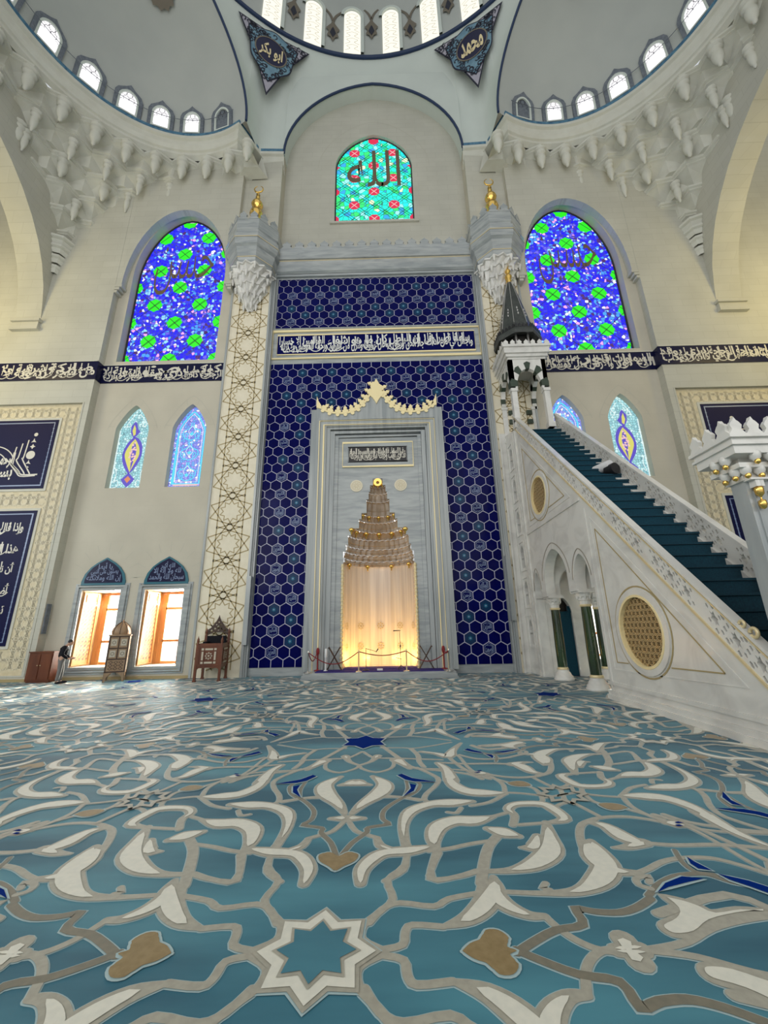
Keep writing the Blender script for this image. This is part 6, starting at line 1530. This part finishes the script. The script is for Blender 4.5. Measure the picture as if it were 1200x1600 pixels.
# figure seen from behind, head bent down to the right (+x) as if reading something in the hands
TP = Matrix.Translation((PX, PY, 0)) @ Matrix.Rotation(math.radians(-62), 4, 'Z')
def wp(l): return [tuple(TP @ Vector(p)) for p in l]      # local: faces +y, x to its right
pe = thing('person', (PX, PY, 0), 'standing person in black jacket and grey trousers with head bowed, beside the left window', 'person')
bp = [(0, 0, 0.93), (0, 0.0, 1.1), (0, 0.03, 1.26), (0, 0.06, 1.36), (0, 0.1, 1.43), (0, 0.16, 1.5), (0, 0.19, 1.56),
      (0.09, 0, 0.9), (0.11, 0.02, 0.5), (0.12, -0.02, 0.09), (0.13, 0.1, 0.035), (0.13, 0.19, 0.03),
      (-0.09, 0, 0.9), (-0.11, 0.05, 0.5), (-0.12, 0.05, 0.09), (-0.13, 0.16, 0.035), (-0.13, 0.25, 0.03),
      (0.17, 0.05, 1.35), (0.24, 0.02, 1.1), (0.19, 0.22, 0.93), (0.16, 0.3, 0.93),
      (-0.17, 0.05, 1.35), (-0.24, 0.02, 1.1), (-0.19, 0.22, 0.93), (-0.16, 0.3, 0.93)]
ed = [(0, 1), (1, 2), (2, 3), (3, 4), (4, 5), (5, 6), (0, 7), (7, 8), (8, 9), (9, 10), (10, 11), (0, 12), (12, 13), (13, 14), (14, 15), (15, 16), (3, 17), (17, 18), (18, 19), (19, 20), (3, 21), (21, 22), (22, 23), (23, 24)]
ra = [(0.13, 0.1), (0.125, 0.095), (0.14, 0.1), (0.12, 0.09), 0.055, 0.085, 0.09, 0.085, 0.055, 0.04, 0.045, 0.035, 0.085, 0.055, 0.04, 0.045, 0.035, 0.06, 0.045, 0.032, 0.03, 0.06, 0.045, 0.032, 0.03]
bm_ = skin_mesh('body', wp(bp), ed, ra); bm_.materials.clear(); bm_.materials.append(M['skin']); bo = bpy.data.objects.new('body', bm_); C.objects.link(bo); bo.parent = pe; bo.matrix_parent_inverse = Matrix.Translation((-PX, -PY, 0))
# face, ears
mb = MB(); hd = (0, 0.2, 1.535)
def elip(mb, c, r, n=12, m=0):
    vs = []; fs = []
    for j in range(n + 1):
        for i in range(n * 2): a = PI * i / n; b = -PI / 2 + PI * j / n; vs.append((c[0] + r[0] * cos(a) * cos(b), c[1] + r[1] * sin(a) * cos(b), c[2] + r[2] * sin(b)))
    for j in range(n):
        for i in range(n * 2): fs.append((j * 2 * n + i, j * 2 * n + (i + 1) % (2 * n), (j + 1) * 2 * n + (i + 1) % (2 * n), (j + 1) * 2 * n + i))
    mb.add(vs, fs, m, True, TP)
elip(mb, (0, 0.2, 1.535), (0.075, 0.088, 0.11)); elip(mb, (0, 0.288, 1.515), (0.012, 0.02, 0.022), 6); elip(mb, (0.077, 0.2, 1.53), (0.012, 0.022, 0.032), 6); elip(mb, (-0.077, 0.2, 1.53), (0.012, 0.022, 0.032), 6)
hdp = part(mb, 'head', ['skin'], pe)
mb = MB(); elip(mb, (0.03, 0.28, 1.55), (0.01, 0.008, 0.007), 6); elip(mb, (-0.03, 0.28, 1.55), (0.01, 0.008, 0.007), 6); elip(mb, (0, 0.281, 1.475), (0.024, 0.008, 0.005), 6); part(mb, 'eyes_and_mouth', ['hair'], hdp)
mb = MB(); elip(mb, (0, 0.178, 1.572), (0.086, 0.092, 0.098)); part(mb, 'hair', ['hair'], hdp)
jk = skin_mesh('jacket', wp([bp[0], bp[1], bp[2], bp[3], (0, 0.08, 1.42), bp[17], bp[18], bp[19], bp[21], bp[22], bp[23]]), [(0, 1), (1, 2), (2, 3), (3, 4), (3, 5), (5, 6), (6, 7), (3, 8), (8, 9), (9, 10)], [(0.175, 0.13), (0.165, 0.125), (0.175, 0.13), (0.15, 0.12), 0.07, 0.085, 0.065, 0.05, 0.085, 0.065, 0.05])
jk.materials.clear(); jk.materials.append(M['jacket']); o = bpy.data.objects.new('jacket', jk); C.objects.link(o); o.parent = pe; o.matrix_parent_inverse = Matrix.Translation((-PX, -PY, 0))
tr = skin_mesh('trousers', wp([(0, 0, 0.98), (0, 0, 0.88), (0.09, 0, 0.82), (0.11, 0.02, 0.5), (0.12, -0.02, 0.08), (-0.09, 0, 0.82), (-0.11, 0.05, 0.5), (-0.12, 0.05, 0.08)]), [(0, 1), (1, 2), (2, 3), (3, 4), (1, 5), (5, 6), (6, 7)], [(0.15, 0.12), (0.15, 0.12), 0.1, 0.078, 0.065, 0.1, 0.078, 0.065])
tr.materials.clear(); tr.materials.append(M['trouser']); o = bpy.data.objects.new('trousers', tr); C.objects.link(o); o.parent = pe; o.matrix_parent_inverse = Matrix.Translation((-PX, -PY, 0))
for sg, y0 in ((1, 0.08), (-1, 0.14)):
    mb = MB(); elip(mb, (sg * 0.125, y0, 0.05), (0.055, 0.15, 0.05), 8); part(mb, 'shoe', ['jacket'], pe)
for sg in (1, -1):                                     # hands: palm, five fingers
    h = [(sg * 0.16, 0.29, 0.93), (sg * 0.145, 0.34, 0.935)]; e_ = [(0, 1)]; r_ = [0.026, 0.03]
    for k in range(4):
        i = len(h); x = sg * (0.125 + 0.0) ; z = 0.965 - 0.02 * k
        h += [(sg * (0.14), 0.37, z), (sg * 0.115, 0.41 - 0.004 * abs(k - 1), z + 0.002), (sg * 0.085, 0.415 - 0.004 * abs(k - 1), z + 0.008)]; e_ += [(1, i), (i, i + 1), (i + 1, i + 2)]; r_ += [0.0105, 0.0095, 0.008]
    i = len(h); h += [(sg * 0.12, 0.33, 0.97), (sg * 0.1, 0.36, 0.985)]; e_ += [(1, i), (i, i + 1)]; r_ += [0.011, 0.009]
    hm = skin_mesh('hand', wp(h), e_, r_); hm.materials.clear(); hm.materials.append(M['skin']); o = bpy.data.objects.new('hand', hm); C.objects.link(o); o.parent = pe; o.matrix_parent_inverse = Matrix.Translation((-PX, -PY, 0))

# ================================================================== CARPET
CARPET = json.loads('''[["f",[[1.26,3.8],[1.23,3.65],[1.11,3.47],[0.97,3.34],[0.8,3.27]],[0.05,0.15,0.17,0.12,0.03]],["f",[[1.26,3.77],[1.23,3.57],[1.29,3.45],[1.4,3.37],[1.5,3.36]],[0.06,0.15,0.13,0.08,0.05]],["l",[[1.35,4.29],[1.22,3.94],[1.11,3.61],[1.02,3.45]],0.055],["l",[[1.5,3.36],[1.56,3.22],[1.64,3.12],[1.74,3.06],[1.87,3.05]],0.055],["l",[[0.8,3.27],[0.6,3.29],[0.55,3.23],[0.53,3.12],[0.4,3.08]],0.055],["l",[[0.61,4.31],[0.57,3.98],[0.43,3.78],[0.47,3.56],[0.38,3.42],[0.28,3.3],[0.27,3.17],[0.4,3.08]],0.055],["l",[[0.31,3.31],[0.4,3.45],[0.52,3.51],[0.76,3.47],[0.88,3.55],[1.11,3.61]],0.055],["f",[[1.31,3.62],[1.58,3.6],[1.84,3.62],[2.06,3.75],[2.21,3.93],[2.25,4.15],[2.28,4.33]],[0.04,0.05,0.1,0.2,0.22,0.18,0.06]],["l",[[0.88,4.16],[0.8,3.95],[0.77,3.79],[0.99,3.81],[1.16,3.88]],0.05],["l",[[1.64,3.72],[1.6,3.66],[1.64,3.64]],0.05],["s",[[1.22,3.05],[1.34,3.13],[1.52,3.23],[1.72,3.28],[1.74,3.43],[1.86,3.4],[2.02,3.39],[2.17,3.44],[2.32,3.53]],0.06],["h",[[0.89,3.06],[0.99,3.12],[1.06,3.21],[1.14,3.22],[1.19,3.15],[1.17,3.09],[1.22,3.06],[1.15,3.02],[1.2,2.96],[1.15,2.89],[1.07,2.89],[1.03,2.96],[0.95,3.0]],0],["w",[[2.41,3.57],[2.54,3.51],[2.61,3.45],[2.66,3.39],[2.85,3.42],[3.02,3.39],[2.79,3.35],[2.57,3.29],[2.4,3.19],[2.26,3.17],[2.21,3.22],[2.23,3.28],[2.35,3.34],[2.43,3.43]],0],["l",[[1.89,3.05],[2.06,3.07],[2.28,3.12],[2.51,3.23],[2.75,3.3],[2.98,3.34]],0.055],["f",[[1.89,3.05],[1.91,3.15]],[0.1,0.14]],["f",[[1.82,3.05],[1.98,3.04]],[0.08,0.08]],["l",[[2.39,3.64],[2.33,3.69],[2.36,3.77],[2.46,3.79],[2.42,3.71]],0.05],["h",[[0.01,3.9],[-0.11,4.05],[-0.15,4.14],[-0.08,4.18],[0.01,4.11],[0.08,4.17],[0.17,4.14],[0.15,4.04],[0.06,3.96]],0],["s",[[0.02,4.12],[0.1,4.35],[0.22,4.53],[0.23,4.63],[0.43,4.7],[0.37,4.81],[0.38,5.01],[0.5,5.22],[0.61,5.35]],0.05],["b",[[0.6,5.35],[0.73,5.51],[0.77,5.69],[0.69,5.74],[0.7,5.59]],0],["b",[[0.54,6.04],[0.6,6.09],[0.73,5.93],[1.03,5.78],[0.75,5.81],[0.64,5.88]],0],["s",[[0.61,5.35],[0.66,5.62],[0.65,5.88]],0.04],["s",[[0.61,5.33],[0.75,5.49],[0.82,5.72],[0.75,5.87]],0.04],["f",[[0.22,3.74],[0.22,3.92],[0.3,4.08],[0.41,4.17],[0.62,4.2],[0.8,4.25]],[0.08,0.13,0.15,0.14,0.15,0.08]],["f",[[0.32,4.43],[0.36,4.29],[0.47,4.21]],[0.05,0.08,0.08]],["l",[[0.01,4.8],[0.11,4.57],[0.24,4.48],[0.33,4.43]],0.055],["f",[[0.04,4.94],[0.14,5.18],[0.33,5.5],[0.37,5.77],[0.21,6.04]],[0.06,0.14,0.24,0.2,0.06]],["f",[[0.37,5.38],[0.57,5.35],[0.78,5.27]],[0.08,0.05,0.07]],["f",[[0.02,4.83],[0.17,4.83]],[0.14,0.06]],["f",[[-0.02,5.82],[0.19,5.74]],[0.22,0.06]],["l",[[0.79,4.19],[0.98,4.23],[1.17,4.3],[1.4,4.36]],0.055],["f",[[0.59,4.27],[0.58,4.67],[0.67,4.98],[0.9,5.15],[1.14,5.18],[1.37,5.21]],[0.07,0.1,0.16,0.16,0.2,0.08]],["f",[[0.86,4.23],[0.85,4.39],[0.92,4.62],[1.1,4.75],[1.3,4.75],[1.51,4.83]],[0.06,0.14,0.2,0.2,0.2,0.06]],["l",[[1.5,4.83],[1.7,4.93]],0.055],["f",[[1.66,4.64],[1.74,4.85],[1.72,5.0],[1.84,5.12],[2.11,5.12],[2.2,4.98],[2.22,4.76],[2.05,4.69]],[0.06,0.07,0.1,0.12,0.14,0.15,0.12,0.06]],["l",[[2.05,4.69],[1.72,4.65]],0.055],["l",[[1.15,3.72],[1.23,3.99],[1.33,4.25],[1.46,4.44]],0.09],["f",[[1.4,4.58],[1.53,4.5],[1.65,4.43]],[0.08,0.2,0.08]],["l",[[0.85,4.18],[0.77,3.79],[0.97,3.81],[1.15,3.89]],0.055],["l",[[0.59,4.1],[0.56,3.91],[0.41,3.77]],0.055],["f",[[1.24,3.88],[1.43,3.89],[1.65,3.98],[1.85,4.17],[1.94,4.43],[2.01,4.7]],[0.05,0.08,0.18,0.22,0.14,0.06]],["f",[[1.61,4.23],[1.73,4.24],[1.83,4.43]],[0.03,0.14,0.08]],["l",[[0.82,6.35],[1.06,5.97],[1.02,5.71],[0.88,5.45],[0.84,5.26],[0.94,5.17]],0.06],["f",[[1.22,6.24],[1.22,5.78],[1.35,5.51],[1.56,5.44],[1.79,5.42]],[0.04,0.16,0.2,0.2,0.08]],["l",[[1.78,5.39],[1.57,5.19],[1.34,5.1]],0.055],["l",[[1.8,5.43],[1.85,5.68],[1.8,5.9],[1.7,6.08]],0.055],["l",[[1.22,5.05],[1.15,4.93],[1.06,4.95]],0.05],["l",[[1.8,5.45],[1.98,5.42],[2.16,5.36]],0.045],["l",[[2.06,5.07],[2.17,5.23],[2.2,5.48],[2.15,5.61],[1.95,5.74],[1.71,6.0]],0.05],["l",[[2.3,5.92],[2.41,5.62],[2.48,5.52],[2.45,5.36],[2.4,5.16]],0.05],["l",[[2.18,5.27],[2.5,5.38],[2.39,5.33]],0.04],["l",[[2.22,5.02],[2.32,5.11],[2.39,5.14]],0.05],["h",[[1.91,5.74],[2.05,5.79],[2.14,5.76],[2.18,5.64],[2.07,5.61],[1.95,5.65]],0],["l",[[0.27,7.52],[0.44,7.11],[0.58,6.78],[0.72,6.42],[0.89,6.29],[1.13,6.26]],0.07],["l",[[0.01,7.13],[0.15,6.88],[0.25,6.8],[0.53,6.78],[1.21,6.68]],0.05],["f",[[-0.0,6.48],[0.16,6.65],[0.25,6.91]],[0.04,0.06,0.12]],["l",[[-0.0,6.48],[0.05,6.34],[0.25,6.19],[0.45,6.33],[0.5,6.56],[0.47,6.71]],0.05],["f",[[0.54,6.71],[0.63,6.52],[0.72,6.32]],[0.2,0.12,0.06]],["l",[[0.78,7.26],[0.87,6.92],[0.87,6.62],[0.92,6.38]],0.07],["f",[[0.93,7.09],[1.14,6.99],[1.33,6.86],[1.44,7.15],[1.64,7.55]],[0.08,0.1,0.2,0.12,0.04]],["l",[[1.32,6.83],[1.41,6.46],[1.53,6.13],[1.73,5.89]],0.06],["l",[[0.29,7.33],[0.65,7.32],[0.81,7.28],[1.14,7.41],[1.48,7.6]],0.04],["l",[[1.8,7.4],[2.01,7.16],[2.63,7.35]],0.08],["l",[[2.52,4.76],[2.71,4.8],[2.89,4.79],[3.05,4.73],[3.18,4.65]],0.055],["f",[[3.16,4.65],[3.24,4.63],[3.33,4.58]],[0.06,0.15,0.06]],["d",[[3.24,4.63],[3.29,4.65],[3.33,4.62],[3.26,4.61]],0],["d",[[3.21,4.58],[3.26,4.59],[3.28,4.56],[3.22,4.55]],0],["l",[[3.32,4.57],[3.36,4.41],[3.38,4.24],[3.4,3.98],[3.43,3.84]],0.045],["l",[[3.34,4.55],[3.57,4.47],[3.95,4.42]],0.045],["l",[[2.52,4.75],[2.35,4.65],[2.24,4.47],[2.16,4.24],[2.13,4.07]],0.07],["f",[[2.42,4.69],[2.55,4.6],[2.61,4.39],[2.7,4.27]],[0.05,0.14,0.2,0.12]],["f",[[2.42,4.21],[2.55,4.22],[2.73,4.29]],[0.03,0.09,0.14]],["l",[[2.72,4.29],[2.98,4.24],[3.37,4.24],[3.73,4.17]],0.06],["f",[[2.24,4.28],[2.18,4.08],[2.2,3.92],[2.31,3.85],[2.43,3.84]],[0.14,0.2,0.18,0.1,0.05]],["l",[[2.42,3.84],[2.53,3.89],[2.71,3.99],[2.91,4.04],[3.14,4.03],[3.29,3.93],[3.39,3.82]],0.055],["s",[[2.32,3.56],[2.48,3.69],[2.67,3.79],[2.86,3.82],[2.99,3.8]],0.05],["s",[[2.92,4.16],[2.86,3.99],[2.86,3.86],[2.95,3.79],[3.03,3.71],[3.13,3.67]],0.04],["b",[[2.94,4.04],[2.95,3.97],[3.0,3.84],[2.91,3.87],[2.9,3.94]],0],["b",[[2.4,3.58],[2.53,3.69],[2.71,3.77],[2.86,3.74],[2.68,3.69],[2.52,3.64]],0],["b",[[3.01,3.8],[3.08,3.76],[3.17,3.71],[3.28,3.6],[3.21,3.53],[3.12,3.64],[3.04,3.72]],0],["l",[[0.89,6.29],[1.19,6.2],[1.49,6.07],[1.63,5.89]],0.06],["f",[[1.13,6.54],[1.22,6.27],[1.23,5.85]],[0.08,0.14,0.2]]]''')
C0y = 7.66; SX, SY = 2.45, 5.36
fl = MB(); fl.box((-27, -8, -0.3), (27, 18.6, -0.012)); struct(fl, 'floor', 'stone_plain', 'stone floor under the wall-to-wall carpet', 'floor')
OUT = MB(); NQ = 0
def zlay(m): return {5: 0.0005, 1: 0.003, 2: 0.006, 3: 0.004, 4: 0.007}.get(m, 0.005)
def emit_all(vs, fs, m, z):
    """one drawn element carried through all symmetries of the carpet"""
    seen = set()
    for my in (1, -1):
        for mx in (1, -1):
            for rot in (0, 1):
                P_ = []
                for x, y in vs:
                    if rot: x, y = 2 * SX - x, 2 * SY - y
                    y = C0y + (y - C0y) * my; x *= mx; P_.append((x, y))
                for a in range(-3, 4):
                    for b in range(-2, 3):
                        dx, dy = a * 4 * SX, b * 4 * (C0y - SY)
                        cx = P_[0][0] + dx; cy = P_[0][1] + dy
                        if abs(cx) > 21 or not (-6 < cy < 18.3): continue
                        Q_ = [(x + dx, y + dy) for x, y in P_]
                        key = (round(sum(q[0] for q in Q_) / len(Q_), 2), round(sum(q[1] for q in Q_) / len(Q_), 2), round(max(q[0] for q in Q_), 1), round(max(q[1] for q in Q_), 1))
                        if key in seen: continue
                        seen.add(key)
                        if min(q[1] for q in Q_) < -6.5 or max(q[1] for q in Q_) > 18.0: continue
                        OUT.add([(q[0], q[1], z + 0.0004 * ((my < 0) + 2 * (mx < 0) + 4 * rot)) for q in Q_], fs, m)
def el_ribbon(pts, w, m, z):
    ws = list(w) if isinstance(w, (list, tuple)) else [w] * len(pts); pts = list(pts)
    for e in (0, -1):                                  # rounded ends
        a, b = pts[e], pts[1 if e == 0 else -2]; d = (a[0] - b[0], a[1] - b[1]); L = math.hypot(*d) or 1; k = ws[e]
        ext = [((a[0] + d[0] / L * k * q, a[1] + d[1] / L * k * q), k * f) for q, f in ((0.25, 0.87), (0.43, 0.5), (0.5, 0.06))]
        if e == 0: pts = [x[0] for x in ext[::-1]] + pts; ws = [x[1] for x in ext[::-1]] + ws
        else: pts += [x[0] for x in ext]; ws += [x[1] for x in ext]
    w = ws
    b = MB(); b.ribbon(pts, w, lambda u, v, t: (u, v, 0), 0); emit_all([(p[0], p[1]) for p in b.v], b.f, m, z)
def el_poly(pts, m, z):
    b = MB(); b.flat(pts, lambda u, v, t: (u, v, 0), 0); emit_all([(p[0], p[1]) for p in b.v], b.f, m, z)
def grow(pts, d):
    n = len(pts); A = sum(pts[i][0] * pts[(i + 1) % n][1] - pts[(i + 1) % n][0] * pts[i][1] for i in range(n)); sg = 1 if A > 0 else -1; out = []
    for i in range(n):
        a, b = pts[i - 1], pts[(i + 1) % n]; dx, dy = b[0] - a[0], b[1] - a[1]; L = math.hypot(dx, dy) or 1; out.append((pts[i][0] + dy / L * d * sg, pts[i][1] - dx / L * d * sg))
    return out
zi = 0
for kind, pts, w in CARPET:
    zi += 1; dz = 0.00002 * (zi % 20)
    if kind == 'l': el_ribbon(smooth_path(pts, 3), w + 0.016, 5, 0.0005 + dz); el_ribbon(smooth_path(pts, 3), w, 1, 0.0045 + dz)
    elif kind == 's': el_ribbon(smooth_path(pts, 3), w + 0.02, 5, 0.0005 + dz); el_ribbon(smooth_path(pts, 3), w, 3, 0.0045 + dz)
    elif kind == 'f':
        q = smooth_path([(p[0], p[1], k) for p, k in zip(pts, w)], 4); p2 = [(a, b) for a, b, c in q]; ww = [max(c, 0.03) for a, b, c in q]
        el_ribbon(p2, [c + 0.03 for c in ww], 5, 0.0005 + dz); el_ribbon(p2, [c + 0.012 for c in ww], 1, 0.0045 + dz)
        seg = []; sw = []
        for a, c in zip(p2, ww):
            if c > 0.075: seg.append(a); sw.append(c - 0.055)
            else:
                if len(seg) > 2: el_ribbon(seg, [0.004] + sw[1:-1] + [0.004], 2, 0.0085 + dz)
                seg, sw = [], []
        if len(seg) > 2: el_ribbon(seg, [0.004] + sw[1:-1] + [0.004], 2, 0.0085 + dz)
    elif kind == 'h': pts = [tuple(p) for p in smooth_path(pts + [pts[0]], 3)[:-1]]; el_poly(grow(pts, 0.018), 5, 0.0045 + dz); el_poly(pts, 6, 0.0085 + dz)
    elif kind == 'b': el_poly(grow(pts, 0.02), 5, 0.0085 + dz); el_poly(pts, 4, 0.0125 + dz)
    elif kind == 'w':
        q = [tuple(p) for p in smooth_path(pts + [pts[0]], 3)[:-1]]; el_poly(grow(q, 0.028), 5, 0.0005 + dz); el_poly(grow(q, 0.02), 1, 0.0045 + dz); el_poly(grow(q, -0.02), 2, 0.0085 + dz)
    elif kind == 'd': el_poly(pts, 4, 0.0165 + dz)
# eight-pointed stars on the axis, small stars between, blue hexagon star at the centre of each medallion
S0 = (0.0, 3.06)
for r1, r2, m_, z_ in ((0.415, 0.31, 5, 0.0049), (0.40, 0.295, 1, 0.0089), (0.365, 0.265, 2, 0.0129), (0.275, 0.19, 1, 0.0169), (0.245, 0.165, 0, 0.0209)): el_poly(star(0, S0[1], r1, r2, 8), m_, z_)
q_ = star(SX, SY, 0.26, 0.17, 8); el_ribbon(q_ + [q_[0]], 0.05, 1, 0.0129)
el_poly(star(0, C0y, 0.44, 0.30, 6, PI / 2), 5, 0.0129); el_poly(star(0, C0y, 0.40, 0.27, 6, PI / 2), 4, 0.0169)
OUT.add([(-21.5, -6.5, 0), (21.5, -6.5, 0), (21.5, 17.98, 0), (-21.5, 17.98, 0)], [(0, 1, 2, 3)], 0)
o = OUT.build('carpet', ['c_base', 'c_line', 'c_cream', 'c_stem', 'c_blue', 'c_pale', 'c_gold'])
tag(o, 'wall-to-wall teal carpet with large cream and taupe scrolling leaf pattern and star rosettes', 'carpet')
